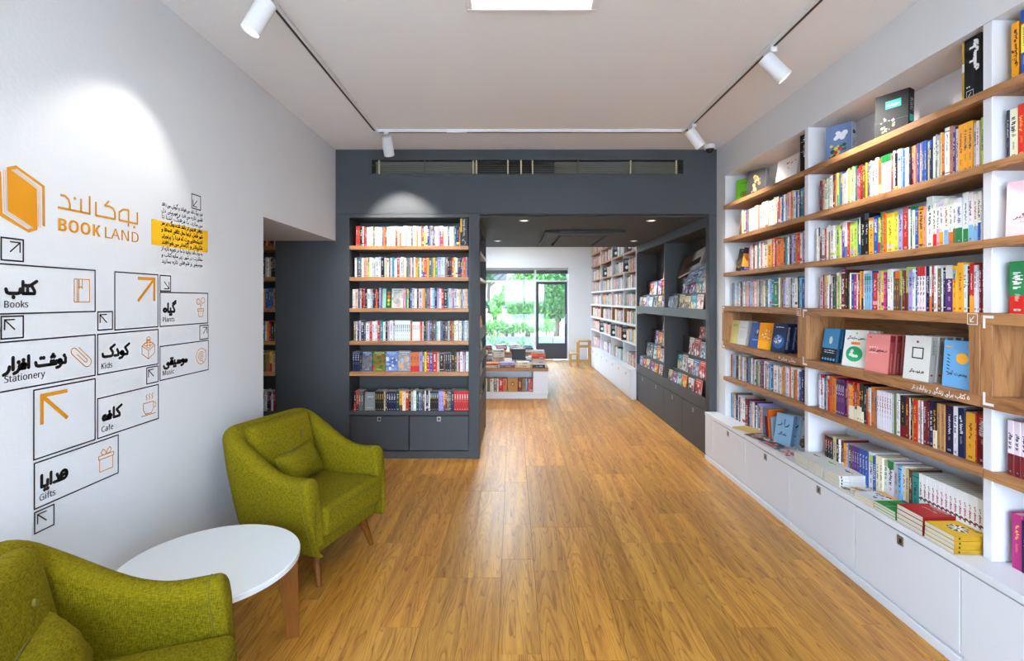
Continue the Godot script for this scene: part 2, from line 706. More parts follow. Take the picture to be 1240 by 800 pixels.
func make_materials() -> void:
	var plaster := noise_tex(3, 0.09, 256, 256)
	for a in [["white_wall", Color(0.86, 0.865, 0.87), 0.55], ["ceiling_white", Color(0.91, 0.915, 0.92), 0.75], ["grey_paint", Color(0.262, 0.269, 0.276), 0.65]]:
		var m := mat(a[0], a[1], a[2], 0.0, 0.35)
		m.heightmap_enabled = true
		m.heightmap_texture = plaster
		m.heightmap_scale = 0.05
		m.uv1_triplanar = true
		m.uv1_world_triplanar = true
		m.uv1_scale = Vector3.ONE * 2.0
	mat("charcoal_board", Color(0.252, 0.257, 0.262), 0.5, 0.0, 0.4)
	mat("white_board", Color(0.86, 0.865, 0.88), 0.32)
	mat("white_gloss", Color(0.9, 0.91, 0.91), 0.12)
	mat("white_metal", Color(0.86, 0.86, 0.86), 0.35)
	mat("track_dark", Color(0.06, 0.06, 0.07), 0.5)
	mat("steel", Color(0.62, 0.61, 0.58), 0.35, 0.9)
	mat("black_plastic", Color(0.03, 0.03, 0.032), 0.3)
	mat("black_vinyl", Color(0.025, 0.025, 0.028), 0.5)
	mat("gold_vinyl", Color(0.82, 0.53, 0.02), 0.5)
	mat("yellow_vinyl", Color(0.95, 0.72, 0.04), 0.5)
	mat("white_vinyl", Color(0.92, 0.92, 0.92), 0.5)
	mat("dark_frame", Color(0.16, 0.165, 0.19), 0.4)
	mat("paper", Color(0.86, 0.83, 0.75), 0.9)
	mat("grille", Color(0.4, 0.39, 0.35), 0.4, 0.6)
	mat("filter_mesh", Color(0.5, 0.48, 0.43), 0.6)
	mat("brass_stub", Color(0.72, 0.66, 0.5), 0.4, 0.5)
	var lines := Image.create(8, 64, false, Image.FORMAT_RGB8)
	for y in 64:
		var c := rng.randf_range(0.82, 1.0)
		for x in 8:
			lines.set_pixel(x, y, Color(c, c, c))
	M.paper.albedo_texture = ImageTexture.create_from_image(lines)
	# woods
	var oak := wood_tex(21, Color(0.84, 0.61, 0.265), Color(0.49, 0.28, 0.07), 7.0)
	var tints := [Color(1, 1, 1), Color(0.95, 0.93, 0.9), Color(1, 0.97, 0.92), Color(0.9, 0.88, 0.84), Color(1.0, 0.985, 0.97), Color(0.93, 0.92, 0.9)]
	for i in 6:
		var m := mat("oak_floor_%d" % i, tints[i], 0.42)
		m.albedo_texture = oak
		m.uv1_scale = Vector3(1.0 / 0.48, 1.0 / 2.4, 1)
		m.clearcoat_enabled = true
		m.clearcoat = 0.22
		m.clearcoat_roughness = 0.27
	var shelf_wood := wood_tex(44, Color(0.735, 0.535, 0.34), Color(0.45, 0.285, 0.15), 3.0)
	for a in [["oak_shelf", Color(0.94, 0.93, 0.94), 0.5], ["oak_box", Color(0.93, 0.91, 0.9), 0.55], ["grey_case_shelf", Color(1.0, 0.98, 0.95), 0.45]]:
		var m := mat(a[0], a[1], a[2])
		m.albedo_texture = shelf_wood
		m.uv1_scale = Vector3(1.0 / 0.5, 1.0 / 2.0, 1)
	var leg_wood := wood_tex(71, Color(0.48, 0.28, 0.07), Color(0.29, 0.155, 0.03), 3.0, 128, 256)
	var lw := mat("leg_wood", Color.WHITE, 0.5, 0.0, 0.3)
	lw.albedo_texture = leg_wood
	lw.uv1_scale = Vector3(2, 1, 1)
	mat("stool_wood", Color(0.72, 0.56, 0.33), 0.5)
	# cloth: crossed slubby threads
	var warp := FastNoiseLite.new()
	warp.seed = 5
	warp.frequency = 0.05
	warp.fractal_octaves = 3
	var cl := Image.create(512, 512, false, Image.FORMAT_RGB8)
	var hb := Image.create(512, 512, false, Image.FORMAT_RGB8)
	for y in 512:
		for x in 512:
			var t := 0.55 * warp.get_noise_2d(x * 4.5, y * 0.45) + 0.55 * warp.get_noise_2d(x * 0.45 + 900, y * 4.5)
			var th := 0.12 * sin(x * PI / 2.0) * sin(y * PI / 2.0)
			var c := clampf(0.82 + 0.5 * t + th, 0.35, 1.0)
			cl.set_pixel(x, y, Color(c, c, c * (0.9 + 0.2 * t)))
			var hh := clampf(0.5 + t * 0.8 + th * 2.0, 0, 1)
			hb.set_pixel(x, y, Color(hh, hh, hh))
	var cloth := mat("green_cloth", Color(0.535, 0.47, 0.075), 0.95, 0.0, 0.2)
	cloth.albedo_texture = ImageTexture.create_from_image(cl)
	cloth.heightmap_enabled = true
	cloth.heightmap_texture = ImageTexture.create_from_image(hb)
	cloth.heightmap_scale = 0.06
	cloth.uv1_triplanar = true
	cloth.uv1_scale = Vector3.ONE * 3.2
	cloth.rim_enabled = true
	cloth.rim = 0.08
	cloth.rim_tint = 0.7
	mat("seam_thread", Color(0.4, 0.36, 0.04), 0.9)
	var glass := mat("glass", Color(0.9, 0.96, 0.95, 0.04), 0.02)
	glass.transparency = BaseMaterial3D.TRANSPARENCY_ALPHA
	var lens := mat("lamp_glow", Color(1, 1, 1), 0.4)
	lens.emission_enabled = true
	lens.emission = Color(1, 0.98, 0.95)
	lens.emission_energy_multiplier = 2.6
	var panel := mat("panel_glow", Color(1, 1, 1), 0.5)
	panel.emission_enabled = true
	panel.emission = Color(1, 1, 1)
	panel.emission_energy_multiplier = 1.6
	# outside
	mat("leaf_bright", Color(0.23, 0.43, 0.15), 0.6)
	mat("leaf_mid", Color(0.17, 0.38, 0.14), 0.6)
	mat("leaf_deep", Color(0.09, 0.24, 0.11), 0.6)
	for k in ["leaf_bright", "leaf_mid", "leaf_deep"]:
		M[k].backlight_enabled = true
		M[k].backlight = Color(0.25, 0.4, 0.1)
	mat("bark", Color(0.3, 0.24, 0.19), 0.9)
	mat("light_stone", Color(0.84, 0.83, 0.81), 0.9)
	mat("pavement", Color(0.5, 0.5, 0.5), 0.9)
	mat("planter_stone", Color(0.42, 0.43, 0.46), 0.8)
	mat("render_cream", Color(0.88, 0.85, 0.79), 0.9)
	mat("render_pink", Color(0.74, 0.66, 0.6), 0.9)
	mat("shutter", Color(0.45, 0.6, 0.58), 0.6)
	mat("shirt_white", Color(0.85, 0.87, 0.89), 0.9)
	mat("skin", Color(0.75, 0.56, 0.45), 0.6)
	mat("hair", Color(0.08, 0.07, 0.07), 0.7)
	mat("cap_blue", Color(0.12, 0.14, 0.22), 0.8)
	mat("trousers", Color(0.16, 0.17, 0.22), 0.9)


# ---------------------------------------------------------------- books
const INK := {
	"wh": [Color(0.9, 0.9, 0.89), "white"], "cr": [Color(0.9, 0.86, 0.75), "cream"], "gy": [Color(0.72, 0.73, 0.74), "pale grey"], "dg": [Color(0.3, 0.32, 0.34), "dark grey"],
	"bk": [Color(0.075, 0.075, 0.085), "black"], "rd": [Color(0.78, 0.14, 0.1), "red"], "dr": [Color(0.45, 0.09, 0.1), "maroon"], "or": [Color(0.9, 0.42, 0.12), "orange"],
	"am": [Color(0.93, 0.63, 0.11), "amber"], "ye": [Color(0.93, 0.82, 0.2), "yellow"], "lg": [Color(0.68, 0.78, 0.27), "lime"], "gn": [Color(0.13, 0.5, 0.23), "green"],
	"dk": [Color(0.07, 0.25, 0.2), "bottle green"], "te": [Color(0.12, 0.5, 0.56), "teal"], "lb": [Color(0.5, 0.7, 0.85), "sky blue"], "bl": [Color(0.13, 0.32, 0.65), "blue"],
	"nv": [Color(0.09, 0.12, 0.28), "navy"], "pu": [Color(0.35, 0.16, 0.45), "purple"], "li": [Color(0.66, 0.6, 0.8), "lilac"], "pk": [Color(0.9, 0.62, 0.66), "pink"],
	"mg": [Color(0.75, 0.15, 0.45), "magenta"], "br": [Color(0.4, 0.24, 0.14), "brown"], "tn": [Color(0.8, 0.68, 0.53), "tan"], "kr": [Color(0.68, 0.47, 0.3), "kraft brown"],
	"gl": [Color(0.9, 0.9, 0.88), "white garlanded"], "sa": [Color(0.9, 0.6, 0.45), "salmon"], "st": [Color(0.35, 0.45, 0.58), "slate blue"], "ol": [Color(0.42, 0.42, 0.25), "olive"],
}
const SW := 26        # print pixels of a spine across, of the 32 of its cell; the rest is plain cover
var spine_images := []
var spine_mats := []
var spine_next := 0
var token := RegEx.create_from_string("^([a-z]{2})(\\d+)?(?:h(\\d+))?(?:x(\\d+))?(?:/([a-z]{2}))?(?:\\^([a-z]{2}))?$")


func new_spine(code: String, low := "", top := "") -> Array:
	# prints one spine into the next cell: [material index, cell rectangle]
	var n := spine_next
	spine_next += 1
	var page := n / 512
	if spine_images.size() <= page:
		spine_images.append(Image.create(2048, 2048, false, Image.FORMAT_RGB8))
		var m := mat("book_spines_%d" % page, Color.WHITE, 0.45, 0.0, 0.4)
		spine_mats.append(m)
	var im: Image = spine_images[page]
	var k := n % 512
	var r := Rect2i((k % 64) * 32, (k / 64) * 256, 32, 256)
	var base: Color = INK[code][0]
	base = base.lerp(Color(base.get_luminance(), base.get_luminance(), base.get_luminance()), 0.1)
	base = Color(base.r + rng.randf_range(-.04, .03), base.g + rng.randf_range(-.04, .03), base.b + rng.randf_range(-.04, .03)).clamp()
	im.fill_rect(r, base)
	var light := base.get_luminance() > 0.42
	var pens := [Color(0.1, 0.1, 0.12), Color(0.15, 0.15, 0.2), Color(0.55, 0.1, 0.1), Color(0.1, 0.2, 0.45), Color(0.3, 0.3, 0.32)] if light else [Color(0.93, 0.92, 0.9), Color(0.9, 0.88, 0.85), Color(0.92, 0.75, 0.3), Color(0.8, 0.8, 0.82), Color(0.95, 0.95, 0.95)]
	var pen: Color = pens[rng.randi() % pens.size()]
	var clip := Rect2i(r.position, Vector2i(SW, 256))
	var all: Array = INK.keys()
	if low:
		im.fill_rect(Rect2i(r.position.x, r.position.y + rng.randi_range(150, 185), SW, 110).intersection(clip), INK[low][0])
	if top:
		im.fill_rect(Rect2i(r.position.x, r.position.y, SW, rng.randi_range(45, 75)), INK[top][0])
	if not low and not top:
		match rng.randi() % 9:
			0:
				im.fill_rect(Rect2i(r.position.x, r.position.y + 18, SW, 5), pen)
				im.fill_rect(Rect2i(r.position.x, r.position.y + 228, SW, 5), pen)
			1:
				im.fill_rect(Rect2i(r.position.x, r.position.y + rng.randi_range(196, 220), SW, rng.randi_range(14, 30)), INK[all[rng.randi() % all.size()]][0])
			2:
				im.fill_rect(Rect2i(r.position.x + 3, r.position.y + 20, SW - 6, rng.randi_range(20, 60)), INK[all[rng.randi() % all.size()]][0].lerp(base, 0.3))
			3:
				im.fill_rect(Rect2i(r.position.x, r.position.y, SW, rng.randi_range(20, 50)), base.lerp(pen, 0.35))
	if code == "gl":      # a garland runs on from volume to volume
		for x in SW:
			im.fill_rect(Rect2i(r.position.x + x, r.position.y + 136 + int(4.0 * sin(x * TAU / SW)), 1, 10), Color(0.4, 0.12, 0.12) if (x / 7) % 2 else Color(0.12, 0.28, 0.2))
	# title: a run of letter-like marks down the middle, an author line and the publisher's mark
	var y := r.position.y + rng.randi_range(34, 62)
	var stop := y + rng.randi_range(60, 110)
	var wide := rng.randi_range(8, 15)
	var x0 := r.position.x + (SW - wide) / 2
	while y < stop:
		var h := rng.randi_range(2, 6)
		im.fill_rect(Rect2i(x0 + rng.randi_range(0, 4), y, rng.randi_range(wide / 2, wide - 2), h), pen)
		if rng.randf() < 0.5:
			im.fill_rect(Rect2i(x0 + rng.randi_range(0, wide - 3), y + h, 3, 2), pen)
		y += h + rng.randi_range(1, 3) + (7 if rng.randf() < 0.14 else 0)
	y += rng.randi_range(12, 26)
	stop = mini(y + rng.randi_range(15, 40), r.position.y + 215)
	while y < stop:
		im.fill_rect(Rect2i(r.position.x + 9 + rng.randi_range(0, 2), y, rng.randi_range(4, 7), 2), pen.lerp(base, 0.25))
		y += 4
	if rng.randf() < 0.75:
		im.fill_rect(Rect2i(r.position.x + 8, r.position.y + 232, 10, 10), pen.lerp(base, 0.15))
		im.fill_rect(Rect2i(r.position.x + 11, r.position.y + 235, 4, 4), base)
	return [page, r]


# one closed book standing on its foot: thickness along x, height y, the spine towards +z at z = 0
# ru: rectangle in print pixels of the spine; rc: of the front cover (or a plain patch); size: of the print sheet
func book_cover(w: float, h: float, d: float, hard: bool, ru: Rect2, rc: Rect2, size := 2048.0) -> MB:
	var mb := MB.new()
	var b := minf(0.0026 if hard else 0.0011, w * 0.2)
	var c := minf(0.0028 if hard else 0.0014, w * 0.22)
	var U := func(r: Rect2, s: float, t: float) -> Vector2:
		return Vector2(r.position.x + 0.6 + (r.size.x - 1.2) * s, r.position.y + 0.6 + (r.size.y - 1.2) * t) / size
	var x0 := -w / 2
	var x1 := w / 2
	var xs := [x0, x0 + c, x1 - c, x1]
	var zs := [-c, 0.0, 0.0, -c]
	for i in 3:
		var s0: float = (xs[i] - x0) / w
		var s1: float = (xs[i + 1] - x0) / w
		mb.quad(Vector3(xs[i], 0, zs[i]), Vector3(xs[i + 1], 0, zs[i + 1]), Vector3(xs[i + 1], h, zs[i + 1]), Vector3(xs[i], h, zs[i]), Vector3(0.1 * (i - 1), 0, 1), U.call(ru, s0, 1), U.call(ru, s1, 1), U.call(ru, s1, 0), U.call(ru, s0, 0))
	# front cover on -x with its printed side, back cover on +x
	mb.quad(Vector3(x0, 0, -d), Vector3(x0, 0, -c), Vector3(x0, h, -c), Vector3(x0, h, -d), Vector3.LEFT, U.call(rc, 0, 1), U.call(rc, 1, 1), U.call(rc, 1, 0), U.call(rc, 0, 0))
	var q: Vector2 = U.call(ru, 1.0, 0.5)
	mb.quad(Vector3(x1, 0, -d), Vector3(x1, 0, -c), Vector3(x1, h, -c), Vector3(x1, h, -d), Vector3.RIGHT, q, q, q, q)
	for y in [0.0, h]:
		var out := Vector3(0, 1 if y > 0 else -1, 0)
		mb.quad(Vector3(x0, y, -d), Vector3(x0, y, -c), Vector3(x0 + b, y, -c), Vector3(x0 + b, y, -d), out, q, q, q, q)
		mb.quad(Vector3(x1, y, -d), Vector3(x1, y, -c), Vector3(x1 - b, y, -c), Vector3(x1 - b, y, -d), out, q, q, q, q)
		mb.quad(Vector3(x0, y, -c), Vector3(x0 + c, y, 0), Vector3(x1 - c, y, 0), Vector3(x1, y, -c), out, q, q, q, q)
	mb.quad(Vector3(x0, 0, -d), Vector3(x0 + b, 0, -d), Vector3(x0 + b, h, -d), Vector3(x0, h, -d), Vector3.FORWARD, q, q, q, q)
	mb.quad(Vector3(x1, 0, -d), Vector3(x1 - b, 0, -d), Vector3(x1 - b, h, -d), Vector3(x1, h, -d), Vector3.FORWARD, q, q, q, q)
	mb.quad(Vector3(x0 + b, 0, -d), Vector3(x0 + b, 0, -c), Vector3(x0 + b, h, -c), Vector3(x0 + b, h, -d), Vector3.RIGHT, q, q, q, q)
	mb.quad(Vector3(x1 - b, 0, -d), Vector3(x1 - b, 0, -c), Vector3(x1 - b, h, -c), Vector3(x1 - b, h, -d), Vector3.LEFT, q, q, q, q)
	return mb


func book_pages(w: float, h: float, d: float, hard: bool) -> MB:
	var mb := MB.new()
	var b := minf(0.0026 if hard else 0.0011, w * 0.2) + 0.0001
	var c := minf(0.0028 if hard else 0.0014, w * 0.22)
	var e := 0.003 if hard else 0.0006
	var lo := Vector3(-w / 2 + b, e, -d + e)
	var hi := Vector3(w / 2 - b, h - e, -c)
	for k in [0, 1, 2]:
		for sg in [-1, 1]:
			var a: int = (k + 1) % 3
			var g: int = (k + 2) % 3
			var p := []
			for t in [[0, 0], [1, 0], [1, 1], [0, 1]]:
				var x := Vector3.ZERO
				x[k] = hi[k] if sg > 0 else lo[k]
				x[a] = hi[a] if t[0] else lo[a]
				x[g] = hi[g] if t[1] else lo[g]
				p.append(x)
			var out := Vector3.ZERO
			out[k] = sg
			var uv := func(x: Vector3) -> Vector2: return Vector2(x.y + x.z, x.x * 9.0)
			mb.quad(p[0], p[1], p[2], p[3], out, uv.call(p[0]), uv.call(p[1]), uv.call(p[2]), uv.call(p[3]))
	return mb


func thick_word(w: float) -> String:
	return "thin" if w < 0.016 else "thick" if w > 0.031 else ""


# a run of books, spines out. along: the way the row runs; turn: so that local +z comes out of the shelf
func shelf_row(spec: String, called: String, from: Vector3, along: Vector3, length: float, turn: float, depth: Vector2, tall: Vector2, where: String, group: String, parts := true, hard_share := 0.33) -> void:
	var list := []
	for t in spec.split(" ", false):
		var m := token.search(t)
		if m == null:
			push_error("bad book " + t)
			continue
		var code := m.get_string(1)
		var w := (m.get_string(2).to_float() if m.get_string(2) else 20.0) / 1000.0
		var h := m.get_string(3).to_float() / 1000.0 if m.get_string(3) else snappedf(rng.randf_range(tall.x, tall.y), 0.001)
		var n := maxi(1, m.get_string(4).to_int())
		var d := rng.randf_range(depth.x, depth.y)
		var cell := new_spine(code, m.get_string(5), m.get_string(6))
		var hard := rng.randf() < hard_share
		for i in n:
			list.append({"code": code, "w": w, "h": h, "d": d, "cell": cell, "low": m.get_string(5), "top": m.get_string(6), "set": n > 1, "hard": hard, "shape": {}})
			if i > 0:
				list[-1].shape = list[-2].shape
	var sum := 0.0
	for b in list:
		sum += b.w
	var sc := length / sum
	var at := 0.0
	for i in list.size():
		var b: Dictionary = list[i]
		var w: float = b.w * sc - 0.0006
		var r: Rect2i = b.cell[1]
		if b.shape.is_empty():
			b.shape["c"] = book_cover(w, b.h, b.d, b.hard, Rect2(r.position, Vector2(SW, 256)), Rect2(r.position + Vector2i(SW + 1, 4), Vector2(4, 200)))
			b.shape["p"] = book_pages(w, b.h, b.d, b.hard)
			if parts:
				b.shape["cm"] = b.shape.c.mesh(spine_mats[b.cell[0]])
				b.shape["pm"] = b.shape.p.mesh(M.paper)
			else:
				var am := ArrayMesh.new()
				b.shape.c.to(am, spine_mats[b.cell[0]])
				b.shape.p.to(am, M.paper)
				b.shape["m"] = am
		var pos: Vector3 = from + along * (at + b.w * sc / 2.0)
		var word: String = INK[b.code][1]
		var tw := thick_word(w)
		var look := (tw + " " if tw else "") + word
		if b.low:
			look += " and " + INK[b.low][1]
		elif b.top:
			look += "-and-" + INK[b.top][1]
		var lab := look + (" set volume" if b.set else " book")
		if not b.set and i > 0 and i < list.size() - 1:
			lab += " between %s and %s ones" % [INK[list[i - 1].code][1], INK[list[i + 1].code][1]]
		lab += ", " + where
		var words := lab.split(" ", false)
		if words.size() > 16:
			lab = look + (" set volume" if b.set else " book") + (" next to %s one" % INK[list[i - 1].code][1] if i > 0 and not b.set else "") + ", " + where
		var yaw := turn + (rng.randf_range(-0.012, 0.012) if not b.set else 0.0)
		var push := Basis(Vector3.UP, turn) * Vector3(0, 0, rng.randf_range(-0.006, 0.0) if not b.set else 0.0)
		if parts:
			var o := thing("series_volume" if b.set else "hardback_" + called if b.hard else called, lab, "book", pos + push, yaw, group)
			part(o, "cover", b.shape.cm)
			part(o, "pages", b.shape.pm)
		else:
			var o := part(self, numbered(called), b.shape.m)
			o.position = pos + push
			o.rotation.y = yaw
			tag(o, lab, "book", group)
		at += b.w * sc


# ---------------------------------------------------------------- printed covers
const CW := 128
const CH := 192
var cover_sheet: Image
var cover_next := 0


func new_cover(base: Color) -> Array:
	# [clip rectangle of the whole cell, of the front, of the spine]
	var k := cover_next
	cover_next += 1
	var p := Vector2i((k % 16) * CW, (k / 16) * CH)
	cover_sheet.fill_rect(Rect2i(p, Vector2i(CW, CH)), base)
	return [Rect2i(p, Vector2i(CW, CH)), Rect2i(p, Vector2i(112, CH)), Rect2i(p + Vector2i(112, 0), Vector2i(16, CH))]


func dabs(r: Rect2i, x: int, y: int, w: int, h: int, c: Color, size := 3) -> void:
	# lines of small unreadable print
	var yy := y
	while yy < y + h:
		var xx := x
		while xx < x + w:
			var l := rng.randi_range(2, 4) * size
			cover_sheet.fill_rect(Rect2i(r.position.x + xx, r.position.y + yy + rng.randi_range(0, 1), mini(l, x + w - xx), size).intersection(r), c)
			xx += l + size
		yy += size * 3


func busy_cover(a: Color, b: Color, c: Color, dark_title := false) -> Array:
	# a jacket with a picture: patches of colour, a title and small print
	var q := new_cover(a)
	var f: Rect2i = q[1]
	for i in 26:
		var col := [a.lerp(b, rng.randf()), b, c, b.lerp(c, rng.randf())][i % 4] as Color
		blot(cover_sheet, f.position.x + rng.randf_range(8, 104), f.position.y + rng.randf_range(50, 165), rng.randf_range(5, 20), col, f, rng.randf_range(0.5, 1.6))
	var pen := Color(0.08, 0.08, 0.1) if dark_title else Color(0.95, 0.94, 0.9)
	dabs(f, 14, 14, 84, 14, pen, 5)
	dabs(f, 30, 32, 50, 6, pen, 3)
	dabs(f, 34, 172, 44, 6, pen, 3)
	cover_sheet.fill_rect(q[2], a.lerp(c, 0.3))
	dabs(q[2], 4, 20, 8, 110, pen, 2)
	return q


var shapes := {}

# a book with a printed cover; local -x is the front cover, +z the spine
func cover_book(called: String, cell: Array, w: float, h: float, d: float, label: String, category: String, group: String, xf: Transform3D, hard := false) -> Node3D:
	var key := str(cell[0], w, h, d, hard)
	if not shapes.has(key):
		shapes[key] = [book_cover(w, h, d, hard, Rect2(cell[2]), Rect2(cell[1])).mesh(M.covers), book_pages(w, h, d, hard).mesh(M.paper)]
	var o := thing(called, label, category, Vector3.ZERO, 0.0, group)
	o.transform = xf
	part(o, "cover", shapes[key][0])
	part(o, "pages", shapes[key][1])
	return o


# face-out on a shelf towards -x: foot at (x, y, z) is the middle of the cover's lower edge; leaning back, turned by yaw
func face_out(at: Vector3, lean: float, yaw: float, d: float, roll := 0.0) -> Transform3D:
	var t := Transform3D(Basis(Vector3.UP, yaw) * Basis(Vector3.BACK, -lean) * Basis(Vector3.RIGHT, roll), at)
	return t * Transform3D(Basis.IDENTITY, Vector3(0, 0, d / 2))


# lying flat, front cover up, spine towards +z, head towards +x; at: middle of the foot edge below
func lying(at: Vector3, w: float, d: float, yaw := 0.0) -> Transform3D:
	var b := Basis(Vector3(0, -1, 0), Vector3(1, 0, 0), Vector3(0, 0, 1))
	return Transform3D(Basis(Vector3.UP, yaw) * b, at + Vector3(0, w / 2, 0) + Basis(Vector3.UP, yaw) * Vector3(0, 0, d / 2))


# ---------------------------------------------------------------- the scene
func _ready() -> void:
	rng.seed = 20
	# camera: level, standing in the shop; the lens is shifted down a little so that uprights stay upright
	var cam := Camera3D.new()
	cam.name = "camera"
	cam.projection = Camera3D.PROJECTION_FRUSTUM
	cam.near = 0.05
	cam.far = 120.0
	cam.size = 0.05 * 800.0 / 605.0
	cam.frustum_offset = Vector2(-0.5, -37.0) / 605.0 * 0.05
	cam.position = Vector3(0, 1.5, 0)
	add_child(cam)
	cam.current = true

	var env := Environment.new()
	env.background_mode = Environment.BG_SKY
	env.sky = Sky.new()
	var sky := ProceduralSkyMaterial.new()
	sky.sky_top_color = Color(0.62, 0.78, 0.95)
	sky.sky_horizon_color = Color(0.92, 0.95, 0.98)
	sky.ground_bottom_color = Color(0.45, 0.45, 0.45)
	sky.ground_horizon_color = Color(0.8, 0.82, 0.84)
	sky.sky_energy_multiplier = 5.0
	env.sky.sky_material = sky
	env.tonemap_mode = Environment.TONE_MAPPER_LINEAR
	env.tonemap_exposure = 0.70
	env.sdfgi_enabled = true
	env.ssao_enabled = true
	env.ssil_enabled = true
	var we := WorldEnvironment.new()
	we.name = "world_environment"
	we.environment = env
	add_child(we)
	var sun := DirectionalLight3D.new()
	sun.name = "sun"
	sun.light_color = Color(1, 0.99, 0.97)
	sun.light_energy = 15.0
	sun.light_angular_distance = 0.6
	sun.shadow_enabled = true
	sun.sky_mode = DirectionalLight3D.SKY_MODE_LIGHT_ONLY
	add_child(sun)
	sun.look_at_from_position(Vector3.ZERO, Vector3(0.6, -0.8, -0.04))

	make_materials()
	cover_sheet = Image.create(2048, 2048, false, Image.FORMAT_RGB8)
	mat("covers", Color.WHITE, 0.5, 0.0, 0.35)
	shell()
	ceiling_lights()
	grey_partition()
	passage()
	back_room()
	outside()
	white_bookcase()
	wall_graphics()
	armchairs()
	fill_white_bookcase()
	fill_grey_bookcase()
	fill_racks()
	fill_back_room()
	for i in spine_images.size():
		spine_mats[i].albedo_texture = ImageTexture.create_from_image(spine_images[i])
	M.covers.albedo_texture = ImageTexture.create_from_image(cover_sheet)


func shell() -> void:
	# floor: a screed with oak planks on it, laid along the room
	var fl := struct("floor", [[Vector3(-4.2, -0.2, -12.55), Vector3(2.5, -0.013, 2.9)]], M.oak_floor_3)
	var pw := 0.182
	var pl := 1.22
	var variants := []
	for i in 24:
		var mb := MB.new()
		cbox(mb, Vector3(-pw / 2 + 0.0004, -0.012, -pl / 2 + 0.0004), Vector3(pw / 2 - 0.0004, 0, pl / 2 - 0.0004), 0.0007, 2, Vector2(rng.randf() * 0.6, rng.randf() * 2.6))
		variants.append(mb.mesh(M["oak_floor_%d" % (i % 6)]))
	for c in 21:
		var x := -1.79 + pw * c
		var z: float = 0.35 + [0.0, 0.41, 0.83, 0.2, 0.62, 1.03][(c * 5 + c / 3) % 6]
		while z > -12.3:
			if z + pl / 2 > -12.4 and not (z < -8.2 and x < -1.0):
				var o := part(fl, "plank", variants[rng.randi() % 24])
				o.position = Vector3(x, 0, z)
			z -= pl
	struct("ceiling", [[Vector3(-2.1, CEIL, -5.05), Vector3(2.5, CEIL + 0.2, 2.9)]], M.ceiling_white)
	struct("wall_left", [[Vector3(WALL - 0.22, 0, -3.35), Vector3(WALL, CEIL, 2.7)], [Vector3(-4.0, 2.058, GREY + 0.001), Vector3(WALL, CEIL + 0.2, -3.35)]], M.white_wall)
	struct("wall_right", [[Vector3(2.2, 0, -12.4), Vector3(2.4, CEIL, 2.7)]], M.white_wall)
	struct("wall_behind", [[Vector3(-4.2, 0, 2.7), Vector3(-1.6, CEIL, 2.9)], [Vector3(1.8, 0, 2.7), Vector3(2.5, CEIL, 2.9)], [Vector3(-1.6, 2.8, 2.7), Vector3(1.8, CEIL, 2.9)]], M.white_wall)
	# added shop front out of view: a wide glazed opening for cool fill daylight
	var w := struct("window_2", [[Vector3(-1.6, 2.75, 2.76), Vector3(1.8, 2.8, 2.82)]], M.dark_frame, 0.003)
	for x in [-1.6, -0.485, 0.63, 1.75]:
		bpart(w, "window_frame", Vector3(x, 0.0, 2.76), Vector3(x + 0.05, 2.75, 2.82), M.dark_frame, 0.003)
	for k in 3:
		bpart(w, "pane", Vector3(-1.55 + 1.115 * k, 0.02, 2.788), Vector3(-0.485 + 1.115 * k, 2.75, 2.792), M.glass, 0.0)
	struct("added_ground_front", [[Vector3(-14, -0.25, 2.9), Vector3(14, -0.05, 30)]], M.light_stone)  # unseen pale pavement, added to bounce sunlight up through the shop front
	struct("wall_alcove", [[Vector3(-4.2, 0, -5.2), Vector3(-4.0, 3.1, 2.7)], [Vector3(-4.0, 0, -3.35), Vector3(WALL - 0.22, 3.1, -2.93)]], M.white_wall)
	# the fascia over the white bookcase and the panel that closes its end
	struct("trim_1", [[Vector3(CASE, 2.627, GREY), Vector3(2.2, CEIL, 2.7)]], M.white_wall)
	struct("trim_2", [[Vector3(CASE, 0.447, GREY), Vector3(2.2, 2.627, -4.53)]], M.white_wall)


func spot(called: String, label: String, foot: Vector3, aim: Vector3, energy: float, cone: float, soft := 0.55, stem := 0.045) -> void:
	# a cylinder spotlight under a track: adapter, arm, housing, glowing lens
	var o := thing(called, label, "spotlight", foot, 0.0, "spotlights on the ceiling track")
	bpart(o, "adapter", Vector3(-0.018, -0.03, -0.045), Vector3(0.018, 0.0, 0.045), M.white_metal, 0.003)
	var dir := (aim - foot).normalized()
	var mb := MB.new()
	var piv := Vector3(0, -0.03 - stem, 0)
	tube(mb, [Vector3(0, -0.028, 0), piv], 0.009, 10)
	part(o, "arm", mb.mesh(M.white_metal))
	var y := -dir
	var x := y.cross(Vector3(0.13, 0.2, 0.97)).normalized()
	var b := Basis(x, y, x.cross(y))
	mb = MB.new()
	var R := 0.043
	lathe(mb, [Vector2(0, 0.075), Vector2(R - 0.003, 0.075), Vector2(R, 0.072), Vector2(R, -0.085), Vector2(R - 0.003, -0.088), Vector2(R - 0.004, -0.08)], 28, piv + dir * 0.03, b)
	var hs := part(o, "housing", mb.mesh(M.white_metal))
	mb = MB.new()
	lathe(mb, [Vector2(R - 0.0045, -0.081), Vector2(0, -0.0815)], 28, piv + dir * 0.03, b)
	part(hs, "lamp_lens", mb.mesh(M.lamp_glow))
	var l := SpotLight3D.new()
	l.name = "spot_light"
	l.light_energy = energy
	l.light_color = Color(1.0, 0.985, 0.96)
	l.spot_angle = cone
	l.spot_angle_attenuation = soft
	l.spot_range = 20.0
	l.spot_attenuation = 2.0
	l.light_size = 0.025
	l.shadow_enabled = true
	o.add_child(l)
	l.transform = Transform3D(Basis.looking_at(dir, Vector3(0.13, 0.2, 0.97)), piv + dir * 0.135)


